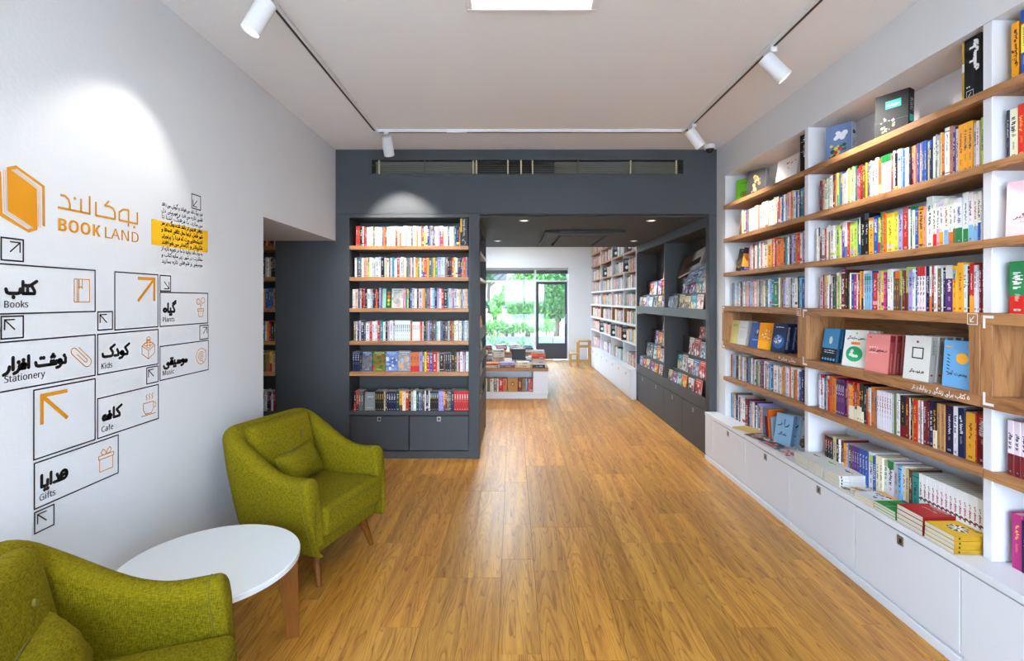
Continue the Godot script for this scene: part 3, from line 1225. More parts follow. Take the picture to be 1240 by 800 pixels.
func led_panel(label: String, at: Vector3, size: float, energy: float) -> void:
	var o := thing("ceiling_light_panel", label, "ceiling light", at, 0.0, "square ceiling light panels")
	var h := size / 2
	for s in [[-1, 0], [1, 0], [0, -1], [0, 1]]:
		var a := Vector3(s[0] * h - (0.014 if s[0] else h + 0.014), -0.014, s[1] * h - (0.014 if s[1] else h - 0.014))
		var b := Vector3(s[0] * h + (0.014 if s[0] else h + 0.014), 0, s[1] * h + (0.014 if s[1] else h - 0.014))
		bpart(o, "frame", a, b, M.white_metal, 0.003)
	bpart(o, "lamp_diffuser", Vector3(-h + 0.014, -0.008, -h + 0.014), Vector3(h - 0.014, -0.002, h - 0.014), M.panel_glow, 0.0)
	var l := AreaLight3D.new()
	l.name = "panel_light"
	l.area_size = Vector2(size - 0.03, size - 0.03)
	l.light_energy = energy
	l.light_color = Color(0.9, 0.96, 1.0)
	l.area_range = 20.0
	l.shadow_enabled = true
	o.add_child(l)
	l.position.y = -0.012
	l.rotation.x = -PI / 2


func ceiling_lights() -> void:
	led_panel("square LED ceiling panel in the shop, between the track rails", Vector3(0.093, CEIL, -2.134), 0.6, 1.8)
	led_panel("added unseen LED ceiling panel further from the charcoal partition", Vector3(0.093, CEIL, 0.9), 0.6, 1.4)  # panel out of view, added to supply soft cool fill
	# the track: two long rails and a cross rail, a dark slot along each
	var t := thing("lighting_track", "white U-shaped lighting track with dark slot fixed to ceiling", "lighting track", Vector3(0, CEIL, 0))
	for r in [[Vector3(-1.16, 0, -4.19), Vector3(-1.12, 0, 1.2)], [Vector3(1.42, 0, -4.19), Vector3(1.46, 0, 1.2)], [Vector3(-1.12, 0, -4.19), Vector3(1.42, 0, -4.15)]]:
		var lo: Vector3 = r[0]
		var hi: Vector3 = r[1]
		var rail := bpart(t, "rail", lo + Vector3(0, -0.024, 0), hi, M.white_metal, 0.003)
		var inx := Vector3(0.013, 0, 0.002) if hi.z - lo.z > 1 else Vector3(0.002, 0, 0.013)
		bpart(rail, "slot", lo + inx + Vector3(0, -0.0252, 0), hi - inx + Vector3(0, -0.02, 0), M.track_dark, 0.0)
	for x in [-1.14, 1.44]:
		bpart(t, "corner_joint", Vector3(x - 0.03, -0.028, -4.2), Vector3(x + 0.03, 0, -4.13), M.white_metal, 0.004)
	bpart(t, "feed_joint", Vector3(-0.55, -0.028, -4.192), Vector3(-0.38, 0, -4.148), M.white_metal, 0.004)
	var y := CEIL - 0.024
	spot("track_spotlight", "white spotlight tilted at the wall with the gold book emblem", Vector3(-1.14, y, -2.28), Vector3(-1.72, 1.62, -2.05), 0.75, 37.0)
	spot("track_spotlight", "white spotlight hanging straight before the charcoal bookcase", Vector3(-1.045, y, -4.17), Vector3(-1.03, 2.05, -4.72), 3.6, 37.0)
	spot("track_spotlight", "white spotlight at the track corner beside the dome camera", Vector3(1.44, y, -4.0), Vector3(1.97, 2.24, -4.05), 2.6, 40.0, 1.0)
	spot("track_spotlight", "white spotlight on the rail along the white bookcase", Vector3(1.44, y, -2.79), Vector3(1.98, 2.22, -2.65), 3.0, 38.0, 1.0)
	spot("track_spotlight", "white spotlight on the bookcase rail, further along it", Vector3(1.44, y, -1.45), Vector3(1.98, 2.22, -1.5), 3.0, 38.0, 1.0)
	spot("track_spotlight", "white spotlight on the wall rail above the armchairs", Vector3(-1.14, y, -0.75), Vector3(-1.72, 1.3, -0.75), 0.9, 33.0)
	# dome camera
	var d := thing("dome_camera", "small white dome camera in the ceiling corner", "camera", Vector3(1.81, CEIL, -4.58))
	var mb := MB.new()
	lathe(mb, [Vector2(0.052, 0), Vector2(0.055, -0.004), Vector2(0.055, -0.03), Vector2(0.048, -0.038), Vector2(0.038, -0.04)], 24)
	part(d, "housing", mb.mesh(M.white_metal))
	mb = MB.new()
	var pr := []
	for i in 8:
		var a := PI / 2 * i / 7.0
		pr.append(Vector2(0.038 * cos(a), -0.04 - 0.034 * sin(a)))
	lathe(mb, pr, 20)
	part(d, "dome", mb.mesh(M.black_plastic))


func pull(parent: Node, at: Vector3, right: Vector3, out: Vector3) -> void:
	# a square metal finger pull with a dark hollow
	var b := Basis(right, Vector3.UP, out)
	var mb := MB.new()
	for s in [[-1, 0], [1, 0], [0, -1], [0, 1]]:
		var c := Vector3(s[0] * 0.0135, s[1] * 0.0165, 0)
		cbox(mb, c - Vector3(0.0055 if s[0] else 0.019, 0.0055 if s[1] else 0.011, 0.0), c + Vector3(0.0055 if s[0] else 0.019, 0.0055 if s[1] else 0.011, 0.003), 0.0008)
	var o := part(parent, "pull", mb.mesh(M.steel))
	o.transform = Transform3D(b, at)
	bpart(o, "hollow", Vector3(-0.008, -0.011, -0.001), Vector3(0.008, 0.011, 0.0008), M.black_plastic, 0.0)


func grey_case(label: String, x0: float, x1: float) -> Node3D:
	# a recessed charcoal bookcase with oak shelves and two flaps below
	var o := thing("charcoal_bookcase", label, "bookcase", Vector3(x0, 0, GREY))
	var w := x1 - x0
	bpart(o, "back_panel", Vector3(0, 0, -0.34), Vector3(w, 2.31, -0.32), M.charcoal_board, 0.0)
	bpart(o, "side_panel", Vector3(-0.018, 0.0, -0.32), Vector3(0, 2.31, 0.0), M.charcoal_board)
	bpart(o, "side_panel", Vector3(w, 0.0, -0.32), Vector3(w + 0.018, 2.31, 0.0), M.charcoal_board)
	bpart(o, "top_panel", Vector3(0, 2.277, -0.32), Vector3(w, 2.31, 0.0), M.charcoal_board)
	for y in [2.012, 1.717, 1.422, 1.112, 0.819]:
		bpart(o, "shelf", Vector3(0.001, y - 0.037, -0.32), Vector3(w - 0.001, y, 0.0), M.grey_case_shelf, 0.002, 0)
	bpart(o, "cabinet_top", Vector3(0, 0.412, -0.32), Vector3(w, 0.447, 0.004), M.charcoal_board)
	bpart(o, "plinth", Vector3(0, 0, -0.3), Vector3(w, 0.07, -0.006), M.charcoal_board)
	for k in 2:
		var d := bpart(o, "flap_door", Vector3(w / 2 * k + 0.004, 0.078, -0.02), Vector3(w / 2 * (k + 1) - 0.004, 0.404, -0.002), M.charcoal_board)
		pull(d, Vector3(w / 2 * (k + 0.5), 0.375, -0.002), Vector3.RIGHT, Vector3.BACK)
	return o


func grey_partition() -> void:
	# charcoal wall: a fascia with the air grille, the pier at the alcove, the pier beside the passage
	var g: Material = M.grey_paint
	struct("wall_partition", [
		[Vector3(WALL, 2.313, GREY), Vector3(-1.325, CEIL, GREY - 0.12)], [Vector3(1.61, 2.313, GREY), Vector3(CASE, CEIL, GREY - 0.12)],
		[Vector3(-1.325, 2.313, GREY), Vector3(1.61, 2.688, GREY - 0.12)], [Vector3(-1.325, 2.82, GREY), Vector3(1.61, CEIL, GREY - 0.12)],
		[Vector3(-1.325, 2.6, GREY - 0.3), Vector3(1.61, CEIL, GREY - 0.32)],
	], g)
	struct("wall_alcove_pier", [[Vector3(-2.225, 0, GREY), Vector3(-1.559, 2.310, GREY - 0.34)]], g)
	struct("trim_3", [[Vector3(-4.0, 2.3115, GREY), Vector3(WALL, 2.33, GREY - 0.1)]], g)
	struct("wall_passage_pier", [[Vector3(-0.395, 0, GREY), Vector3(-0.312, 2.31, GREY - 0.03)]], g)
	struct("wall_block", [[Vector3(-4.0, 0, -5.062), Vector3(-0.395, 2.299, -5.95)]], g)
	struct("wall_rack_pier", [[Vector3(1.86, 0, GREY), Vector3(2.199, 2.31, GREY - 0.058)]], g)
	var gr := thing("air_grille", "long charcoal air conditioning grille with horizontal slats above bookcase", "air grille", Vector3(0.1425, 2.754, GREY))
	var hw := 1.4675
	for s in [[Vector3(-hw - 0.03, 0.066, 0), Vector3(hw + 0.03, 0.096, 0.008)], [Vector3(-hw - 0.03, -0.096, 0), Vector3(hw + 0.03, -0.066, 0.008)], [Vector3(-hw - 0.03, -0.066, 0), Vector3(-hw, 0.066, 0.008)], [Vector3(hw, -0.066, 0), Vector3(hw + 0.03, 0.066, 0.008)]]:
		bpart(gr, "frame", s[0], s[1], g, 0.002)
	for i in 7:
		var mb := MB.new()
		cbox(mb, Vector3(-hw, -0.002, -0.008), Vector3(hw, 0.002, 0.008), 0.001)
		var sl := part(gr, "slat", mb.mesh(M.grille))
		sl.position = Vector3(0, -0.054 + 0.018 * i, -0.02)
		sl.rotation.x = 0.5
	for x in [459.0, 514.0, 573.0, 577.0, 615.0, 631.0, 645.0, 700.0, 764.0, 819.0]:
		var px: float = (x - 620.5) / 128.2 - 0.1425
		bpart(gr, "rib", Vector3(px - 0.007, -0.066, -0.012), Vector3(px + 0.007, 0.066, 0.0), M.brass_stub if x != 514.0 and x != 700.0 else M.grille, 0.001)
	for s in [Vector3(-hw + 0.02, 0, 0), Vector3(0.26, 0, 0)]:
		bpart(gr, "filter", s + Vector3(0, -0.066, -0.06), s + Vector3(0.96 if s.x < 0 else 1.17, 0.066, -0.05), M.filter_mesh, 0.0)
	grey_case("charcoal recessed bookcase with five oak shelves of paperbacks", -1.541, -0.413)
	grey_case("charcoal bookcase in the alcove past the wall end", -3.243, -2.243)
	# shallow rack on the passage side of the pier
	var r := thing("side_rack", "narrow charcoal rack on the passage side of the pier", "rack", Vector3(-0.312, 0, GREY - 0.032))
	bpart(r, "back_panel", Vector3(-0.08, 0, -1.15), Vector3(-0.07, 2.3, 0), M.charcoal_board, 0.0)
	bpart(r, "end_panel", Vector3(-0.07, 0, -1.17), Vector3(0, 2.3, -1.13), M.charcoal_board)
	bpart(r, "end_panel", Vector3(-0.07, 0, -0.1), Vector3(0, 2.3, 0), M.charcoal_board)
	for y in [1.98, 1.72]:
		bpart(r, "shelf", Vector3(-0.07, y - 0.03, -1.13), Vector3(0, y, -0.1), M.white_board)
	bpart(r, "top_panel", Vector3(-0.07, 2.2, -1.13), Vector3(0, 2.3, -0.1), M.charcoal_board)
	for k in 4:
		bpart(r, "magazine_lip", Vector3(-0.008, 0.38 + 0.24 * k, -1.13), Vector3(0.0, 0.5 + 0.24 * k, -0.1), M.charcoal_board)
		bpart(r, "tray", Vector3(-0.07, 0.38 + 0.24 * k, -1.13), Vector3(-0.008, 0.4 + 0.24 * k, -0.1), M.charcoal_board)
	bpart(r, "door", Vector3(-0.018, 0.07, -1.125), Vector3(0, 0.36, -0.105), M.charcoal_board)
	bpart(r, "plinth", Vector3(-0.07, 0, -1.13), Vector3(-0.02, 0.07, -0.1), M.charcoal_board)


func downlight(at: Vector3, label: String) -> void:
	var o := thing("downlight", label, "downlight", at, 0.0, "round downlights in the passage soffit")
	var mb := MB.new()
	lathe(mb, [Vector2(0.05, 0.0), Vector2(0.05, -0.003), Vector2(0.036, -0.004), Vector2(0.034, 0.0)], 24)
	part(o, "ring", mb.mesh(M.white_metal))
	mb = MB.new()
	lathe(mb, [Vector2(0.034, -0.002), Vector2(0, -0.0022)], 20)
	part(o, "lamp_lens", mb.mesh(M.lamp_glow))
	var l := SpotLight3D.new()
	l.name = "down_light"
	l.light_energy = 3.8
	l.light_color = Color(1, 0.99, 0.97)
	l.spot_angle = 50
	l.spot_angle_attenuation = 1.0
	l.spot_range = 20
	l.spot_attenuation = 2.0
	l.light_size = 0.03
	l.shadow_enabled = true
	o.add_child(l)
	l.position.y = -0.012
	l.rotation.x = -PI / 2


func passage() -> void:
	struct("ceiling_passage", [[Vector3(-4.0, 2.31, -7.56), Vector3(2.2, CEIL + 0.2, GREY - 0.32)], [Vector3(-0.312, 2.3, -7.56), Vector3(1.9, 2.312, GREY - 0.1)], [Vector3(-4.0, 2.3, -7.56), Vector3(-0.312, 2.312, -5.95)]], M.grey_paint)
	for a in [[Vector3(0.117, 2.3, -5.04), "bright downlight near the charcoal pier, partition side"], [Vector3(1.4, 2.3, -5.04), "bright downlight near the magazine rack, partition side"], [Vector3(-0.2, 2.3, -6.77), "bright downlight past the pier towards the back room"], [Vector3(1.645, 2.3, -6.77), "bright downlight by the magazine rack towards the back room"]]:
		downlight(a[0], a[1])
	var c := thing("ceiling_cassette", "charcoal air conditioning cassette flush in the passage soffit", "air conditioner", Vector3(0.84, 2.3, -6.46))
	# a raised frame round a lowered intake panel; the air leaves through the open gap between them
	for b in [[Vector3(-0.46, -0.035, -0.71), Vector3(-0.3, 0, 0.71)], [Vector3(0.3, -0.035, -0.71), Vector3(0.46, 0, 0.71)], [Vector3(-0.3, -0.035, 0.5), Vector3(0.3, 0, 0.71)], [Vector3(-0.3, -0.035, -0.71), Vector3(0.3, 0, -0.56)]]:
		bpart(c, "frame", b[0], b[1], M.grey_paint, 0.004)
	bpart(c, "intake", Vector3(-0.262, -0.038, -0.555), Vector3(0.262, -0.006, 0.462), M.grey_paint, 0.004)
	for z in [0.55, 0.2]:
		bpart(c, "screw", Vector3(-0.42, -0.037, z), Vector3(-0.4, -0.034, z + 0.03), M.black_plastic, 0.0)
	# magazine rack along the right of the passage: two bays, each with an upper and a lower stepped rack
	var r := thing("magazine_rack", "tall charcoal magazine rack with stepped tiers and four drawers", "rack", Vector3(1.86, 0, -7.5))
	var L := 2.72
	var g: Material = M.charcoal_board
	bpart(r, "back_panel", Vector3(0.295, 0, 0), Vector3(0.31, 2.299, L), M.charcoal_board, 0.0)
	bpart(r, "top_panel", Vector3(0, 2.2, 0), Vector3(0.295, 2.299, L), g)
	bpart(r, "upright", Vector3(0, 0, 0), Vector3(0.295, 2.2, 0.03), g)
	bpart(r, "upright", Vector3(0, 0.43, 1.365), Vector3(0.295, 2.2, 1.395), g)
	bpart(r, "upright", Vector3(0, 0, 2.69), Vector3(0.295, 2.2, L), g)
	for b in [[0.03, 1.365], [1.395, 2.69]]:
		for base in [[1.31, 0.1], [0.43, 0.12]]:
			var y: float = base[0]
			bpart(r, "front_lip", Vector3(0, y, b[0]), Vector3(0.018, y + base[1], b[1]), g)
			bpart(r, "tray", Vector3(0.018, y, b[0]), Vector3(0.295, y + 0.02, b[1]), g)
			for k in range(1, 4 if y < 1.0 else 3):
				bpart(r, "tier_lip", Vector3(0.075 * k, y + 0.02, b[0]), Vector3(0.075 * k + 0.012, y + 0.075 + 0.19 * k, b[1]), g)
				bpart(r, "tier_tray", Vector3(0.075 * k + 0.012, y + 0.012 + 0.19 * k, b[0]), Vector3(0.075 * (k + 1) if k < 3 and y < 1.0 else 0.295, y + 0.024 + 0.19 * k, b[1]), g)
	bpart(r, "plinth", Vector3(0.012, 0, 0.03), Vector3(0.29, 0.06, 2.69), g)
	for k in 4:
		var z0 := 0.03 + 0.665 * k
		var d := bpart(r, "drawer_front", Vector3(0.0, 0.066, z0 + 0.003), Vector3(0.018, 0.424, z0 + 0.662), g)
		pull(d, Vector3(0.0, 0.37, z0 + 0.33), Vector3.BACK, Vector3.LEFT)


func back_room() -> void:
	struct("ceiling_back", [[Vector3(-3.3, CEIL, -12.4), Vector3(2.4, CEIL + 0.2, -7.56)]], M.ceiling_white)
	struct("wall_back_left", [[Vector3(-3.3, 0, -12.4), Vector3(-3.1, CEIL, -5.9)]], M.white_wall)
	# wall with the street window: solid above, right of the door and below the sill
	struct("wall_window", [
		[Vector3(-3.3, 2.29, -12.4), Vector3(2.4, CEIL + 0.2, -12.6)], [Vector3(1.4, 0, -12.4), Vector3(2.4, 2.29, -12.6)], [Vector3(-3.3, 0, -12.4), Vector3(-2.6, 2.29, -12.6)],
		[Vector3(-2.6, -0.2, -12.42), Vector3(1.4, 0.0, -12.6)],
	], M.white_wall)
	var w := struct("window_1", [[Vector3(-2.6, 2.24, -12.48), Vector3(1.4, 2.29, -12.54)]], M.white_metal, 0.003)
	for b in [[Vector3(-2.6, 1.945, -12.48), Vector3(0.545, 1.985, -12.54)], [Vector3(0.59, 1.955, -12.48), Vector3(1.4, 1.985, -12.54)], [Vector3(0.545, 0, -12.48), Vector3(0.59, 2.24, -12.54)], [Vector3(-1.1, 0.3, -12.48), Vector3(-1.06, 2.24, -12.54)], [Vector3(-2.6, 0.26, -12.46), Vector3(0.545, 0.31, -12.55)], [Vector3(1.375, 0, -12.48), Vector3(1.4, 2.24, -12.54)]]:
		bpart(w, "window_frame", b[0], b[1], M.white_metal, 0.003)
	bpart(w, "panel", Vector3(-2.6, 0, -12.49), Vector3(0.545, 0.26, -12.53), M.dark_frame)
	bpart(w, "blind_box", Vector3(-2.6, 2.15, -12.42), Vector3(0.54, 2.24, -12.475), M.charcoal_board, 0.004)
	bpart(w, "blind_box", Vector3(0.6, 2.15, -12.42), Vector3(1.37, 2.24, -12.475), M.charcoal_board, 0.004)
	for b in [[-2.6, -1.1, 0.31, 1.945], [-1.06, 0.545, 0.31, 1.945], [-2.6, -1.1, 1.985, 2.24], [-1.06, 0.545, 1.985, 2.24], [0.59, 1.375, 1.985, 2.24]]:
		bpart(w, "pane", Vector3(b[0], b[2], -12.508), Vector3(b[1], b[3], -12.512), M.glass, 0.0)
	var d := struct("door_1", [[Vector3(0.595, 0.02, -12.49), Vector3(0.655, 1.95, -12.53)]], M.dark_frame, 0.003)
	for b in [[Vector3(1.31, 0.02, -12.49), Vector3(1.37, 1.95, -12.53)], [Vector3(0.655, 1.89, -12.49), Vector3(1.31, 1.95, -12.53)], [Vector3(0.655, 0.02, -12.49), Vector3(1.31, 0.42, -12.53)]]:
		bpart(d, "door_rail", b[0], b[1], M.dark_frame, 0.003)
	bpart(d, "pane", Vector3(0.655, 0.42, -12.508), Vector3(1.31, 1.89, -12.512), M.glass, 0.0)
	bpart(d, "door_handle", Vector3(1.33, 0.9, -12.46), Vector3(1.345, 1.15, -12.445), M.steel, 0.004)
	for z in [-8.9, -11.0]:  # two unseen panels added to brighten the back room
		led_panel("added unseen LED ceiling panel of the back room, %s the display tables" % ("over" if z > -10 else "past"), Vector3(-0.2, CEIL, z), 0.6, 9.0)
	# far white bookcase
	var o := thing("white_bookcase", "tall white bookcase along the back room wall beside the stool", "bookcase", Vector3(1.86, 0, 0))
	var zs := [-7.52, -8.37, -9.36, -10.56, -11.8]
	bpart(o, "back_panel", Vector3(0.26, 0.45, zs[4]), Vector3(0.3, CEIL - 0.01, zs[0]), M.white_board, 0.0)
	for z in zs:
		bpart(o, "upright", Vector3(0, 0.455, z - 0.018), Vector3(0.26, CEIL - 0.01, z + 0.018), M.white_board)
	for k in 4:
		for y in [2.55, 2.27, 1.96, 1.69, 0.83]:
			bpart(o, "shelf", Vector3(0.0, y - 0.03, zs[k + 1] + 0.018), Vector3(0.26, y, zs[k] - 0.018), M.oak_shelf if y > 1.8 else M.white_board, 0.002, 2)
		for b in [[Vector3(-0.01, 1.37, 0), Vector3(0.26, 1.405, 0)], [Vector3(-0.01, 1.09, 0), Vector3(0.26, 1.125, 0)]]:
			bpart(o, "shelf", Vector3(0, 0, zs[k + 1] + 0.018) + b[0], Vector3(0, 0, zs[k] - 0.018) + b[1], M.white_board, 0.002, 2)
		bpart(o, "box_lining", Vector3(0.245, 1.125, zs[k + 1] + 0.02), Vector3(0.258, 1.37, zs[k] - 0.02), M.oak_box, 0.0, 2)
		bpart(o, "box_lining", Vector3(0.002, 1.125, zs[k + 1] + 0.02), Vector3(0.245, 1.37, zs[k + 1] + 0.032), M.oak_box, 0.0, 2)
	bpart(o, "counter", Vector3(-0.1, 0.42, zs[4]), Vector3(0.3, 0.455, zs[0]), M.white_board)
	bpart(o, "base_cabinet", Vector3(-0.075, 0.06, zs[4]), Vector3(0.3, 0.42, zs[0]), M.white_board)
	bpart(o, "plinth", Vector3(-0.06, 0.0, zs[4]), Vector3(0.3, 0.06, zs[0]), M.white_board)
	for k in 8:
		var z0: float = lerpf(zs[4], zs[0], k / 8.0)
		var z1: float = lerpf(zs[4], zs[0], (k + 1) / 8.0)
		var dd := bpart(o, "door", Vector3(-0.092, 0.07, z0 + 0.003), Vector3(-0.076, 0.412, z1 - 0.003), M.white_board)
		pull(dd, Vector3(-0.092, 0.36, (z0 + z1) / 2), Vector3.BACK, Vector3.LEFT)
	# low display tables
	for a in [["low white display table with oak top piled with books, partition side", -7.58, -8.9, -1.2, 0.543], ["low white display table with oak top nearer the street window", -9.9, -11.0, -1.2, 0.5]]:
		var t := thing("display_table", a[0], "table", Vector3(0, 0, a[1]))
		var x0: float = a[3]
		var x1: float = a[4]
		var dz: float = a[2] - a[1]
		bpart(t, "table_top", Vector3(x0 - 0.005, 0.418, dz - 0.005), Vector3(x1 + 0.005, 0.466, 0.012), M.oak_shelf, 0.002, 0)
		bpart(t, "plinth", Vector3(x0 + 0.01, 0, dz + 0.02), Vector3(x1 - 0.01, 0.07, -0.012), M.white_board)
		bpart(t, "bottom_board", Vector3(x0, 0.07, dz), Vector3(x1, 0.1, 0), M.white_board)
		bpart(t, "end_cabinet", Vector3(0.313, 0.1, dz), Vector3(x1, 0.418, 0), M.white_board)
		bpart(t, "end_cabinet", Vector3(x0, 0.1, dz), Vector3(x0 + 0.23, 0.418, 0), M.white_board)
		bpart(t, "back_board", Vector3(x0 + 0.23, 0.1, -0.32), Vector3(0.313, 0.418, -0.3), M.white_board)
	# step stool
	var s := thing("step_stool", "small wooden step stool with two steps by the wall", "stool", Vector3(1.62, 0, -11.35))
	for a in [[0.0, 0.59, 0.16], [-0.2, 0.3, 0.14]]:
		var x: float = a[0]
		var h: float = a[1]
		bpart(s, "step", Vector3(x - 0.15 if h > 0.4 else x - 0.12, h - 0.03, -a[2]), Vector3(x + 0.15 if h > 0.4 else x + 0.05, h, a[2]), M.stool_wood, 0.003, 2)
		for sx in ([-0.13, 0.13] if h > 0.4 else [-0.1]):
			for sz in [-1, 1]:
				bpart(s, "leg", Vector3(x + sx - 0.017, 0, sz * (a[2] - 0.025) - 0.017), Vector3(x + sx + 0.017, h - 0.03, sz * (a[2] - 0.025) + 0.017), M.stool_wood, 0.003)
	for sz in [-1, 1]:
		bpart(s, "rail", Vector3(-0.29, 0.1, sz * 0.135 - 0.01), Vector3(0.12, 0.13, sz * 0.135 + 0.01), M.stool_wood, 0.003, 0)
		bpart(s, "rail", Vector3(-0.12, 0.43, sz * 0.135 - 0.01), Vector3(0.12, 0.46, sz * 0.135 + 0.01), M.stool_wood, 0.003, 0)


# ---------------------------------------------------------------- the street side
func leaf_mesh() -> ArrayMesh:
	var mb := MB.new()
	var a := Vector3(0, 0, 0)
	var t := Vector3(0, 1, 0)
	for s in [-1, 1]:
		mb.tri(a, Vector3(s * 0.32, 0.45, 0.12), t, Vector3.BACK)
	return mb.mesh(null)


func leaves(parent: Node, n: int, size: Vector2, place: Callable, m: Material) -> void:
	var mm := MultiMesh.new()
	mm.transform_format = MultiMesh.TRANSFORM_3D
	mm.mesh = leaf_mesh()
	mm.instance_count = n
	for i in n:
		var b := Basis.from_euler(Vector3(rng.randf_range(-1.3, 1.3), rng.randf() * TAU, rng.randf_range(-1.0, 1.0))) * Basis.from_scale(Vector3.ONE * rng.randf_range(size.x, size.y))
		mm.set_instance_transform(i, Transform3D(b, place.call()))
	var o := MultiMeshInstance3D.new()
	o.name = "foliage"
	o.multimesh = mm
	o.material_override = m
	o.set_meta("kind", "stuff")
	parent.add_child(o, true)


func tree(called: String, label: String, category: String, at: Vector3, blobs: Array, n: int, size: Vector2, m: Material, trunk: float) -> void:
	var o := thing(called, label, category, at, 0.0, "")
	if trunk > 0:
		var mb := MB.new()
		tube(mb, [Vector3(0, 0, 0), Vector3(0.06, 0.8, 0.02), Vector3(-0.03, 1.7, 0.0), Vector3(0.05, trunk, 0.05)], 0.11, 10, 0.05)
		part(o, "trunk", mb.mesh(M.bark))
		for k in 5:
			mb = MB.new()
			var b: Array = blobs[k % blobs.size()]
			tube(mb, [Vector3(0, trunk * 0.55 + 0.12 * k, 0), (b[0] as Vector3) * 0.6 + Vector3(0, trunk * 0.3, 0), b[0]], 0.04, 6, 0.012)
			part(o, "branch", mb.mesh(M.bark))
	leaves(o, n, size, func() -> Vector3:
		var b: Array = blobs[rng.randi() % blobs.size()]
		var d := Vector3(rng.randfn(), rng.randfn(), rng.randfn()).normalized() * pow(rng.randf(), 0.4)
		return b[0] + d * (b[1] as Vector3), m)


func outside() -> void:
	struct("ground_outside", [[Vector3(-14, -0.25, -40), Vector3(14, -0.05, -12.6)]], M.pavement)
	var p := thing("planter_wall", "low grey stone planter wall under the hedge outside", "planter", Vector3(0, -0.05, -15.0))
	for k in 9:
		bpart(p, "stone", Vector3(-6 + 0.9 * k + 0.004, 0, -0.2), Vector3(-5.1 + 0.9 * k - 0.004, 0.44, 0.2), M.planter_stone, 0.012)
	var h := thing("clipped_hedge", "clipped bright green hedge growing in the planter outside", "hedge", Vector3(0, 0.42, -15.0))
	var mb := MB.new()
	for k in 12:
		tube(mb, [Vector3(-5.6 + 0.6 * k, 0.002, 0), Vector3(-5.5 + 0.6 * k, 0.3, 0.05)], 0.02, 6)
	part(h, "stems", mb.mesh(M.bark)).set_meta("kind", "stuff")
	leaves(h, 9000, Vector2(0.05, 0.1), func() -> Vector3: return Vector3(rng.randf_range(-6, 1.25), rng.randf_range(0.08, 0.42) + 0.06 * sin(rng.randf() * 9.0), rng.randf_range(-0.3, 0.3)), M.leaf_bright)
	tree("leafy_plant", "small leafy plant standing below the hedge by the window", "plant", Vector3(-0.45, -0.05, -13.9), [[Vector3(0, 0.35, 0), Vector3(0.28, 0.25, 0.2)], [Vector3(0.25, 0.2, 0), Vector3(0.2, 0.16, 0.2)]], 260, Vector2(0.06, 0.12), M.leaf_mid, 0.0)
	tree("leafy_plant", "leafy plant in front of the planter beside the glass door", "plant", Vector3(0.35, -0.05, -14.1), [[Vector3(0, 0.25, 0), Vector3(0.22, 0.2, 0.2)]], 160, Vector2(0.06, 0.12), M.leaf_mid, 0.0)
	tree("garden_tree", "bright green leafy tree in the garden outside the window", "tree", Vector3(0.55, -0.05, -18.5), [[Vector3(0, 1.7, 0), Vector3(1.0, 0.9, 0.8)], [Vector3(-0.6, 1.25, 0.2), Vector3(0.8, 0.6, 0.7)], [Vector3(0.4, 2.5, 0), Vector3(0.9, 0.7, 0.7)], [Vector3(0.3, 0.95, 0.3), Vector3(1.0, 0.5, 0.6)]], 9000, Vector2(0.09, 0.2), M.leaf_bright, 2.4)
	tree("garden_tree", "dark green leafy bush behind the two seated people", "tree", Vector3(-1.5, -0.05, -19.8), [[Vector3(0, 2.7, 0), Vector3(0.9, 0.75, 0.7)], [Vector3(-1.2, 1.5, 0), Vector3(0.9, 0.8, 0.7)], [Vector3(0.7, 1.0, 0), Vector3(0.6, 0.5, 0.6)]], 6000, Vector2(0.09, 0.2), M.leaf_deep, 2.7)
	tree("garden_tree", "tall mid-green tree seen through the glass door", "tree", Vector3(1.55, -0.05, -17.8), [[Vector3(-0.2, 2.4, 0), Vector3(0.8, 0.9, 0.7)], [Vector3(0.1, 1.6, 0), Vector3(0.55, 0.8, 0.5)], [Vector3(0.5, 3.0, 0), Vector3(0.9, 0.7, 0.7)]], 6000, Vector2(0.08, 0.18), M.leaf_mid, 2.6)
	tree("garden_tree", "high thin branches of a tree over the window", "tree", Vector3(-1.0, -0.05, -21.5), [[Vector3(0.4, 3.6, 0), Vector3(1.6, 0.5, 0.9)], [Vector3(1.8, 3.3, 0), Vector3(1.2, 0.6, 0.9)], [Vector3(-1.0, 3.3, 0), Vector3(0.9, 0.5, 0.9)]], 2600, Vector2(0.1, 0.22), M.leaf_mid, 3.6)
	var b := thing("garden_building", "pale rendered building with tall shutters right of the garden", "building", Vector3(2.25, -0.05, -17.0))
	bpart(b, "wall", Vector3(0, 0, -8), Vector3(3, 4.2, 2.2), M.render_cream, 0.01)
	for z in [-5.5, -3.2, -1.0]:
		var sh := bpart(b, "shutter", Vector3(-0.04, 0.7, z), Vector3(0, 2.9, z + 0.9), M.shutter, 0.01)
		for k in 2:
			bpart(sh, "shutter_leaf", Vector3(-0.07, 0.75, z + 0.05 + 0.42 * k), Vector3(-0.04, 2.85, z + 0.43 + 0.42 * k), M.shutter, 0.006)
	bpart(b, "base_course", Vector3(-0.05, 0, -8), Vector3(0, 0.4, 2.2), M.planter_stone, 0.01)
	var c := thing("garden_building", "pinkish house with dark balcony behind the garden", "building", Vector3(-1.2, -0.05, -27))
	bpart(c, "wall", Vector3(-7, 0, -4), Vector3(3.6, 7.5, 0), M.render_pink, 0.01)
	bpart(c, "balcony", Vector3(-0.9, 2.6, 0), Vector3(0.9, 3.5, 0.9), M.charcoal_board, 0.02)
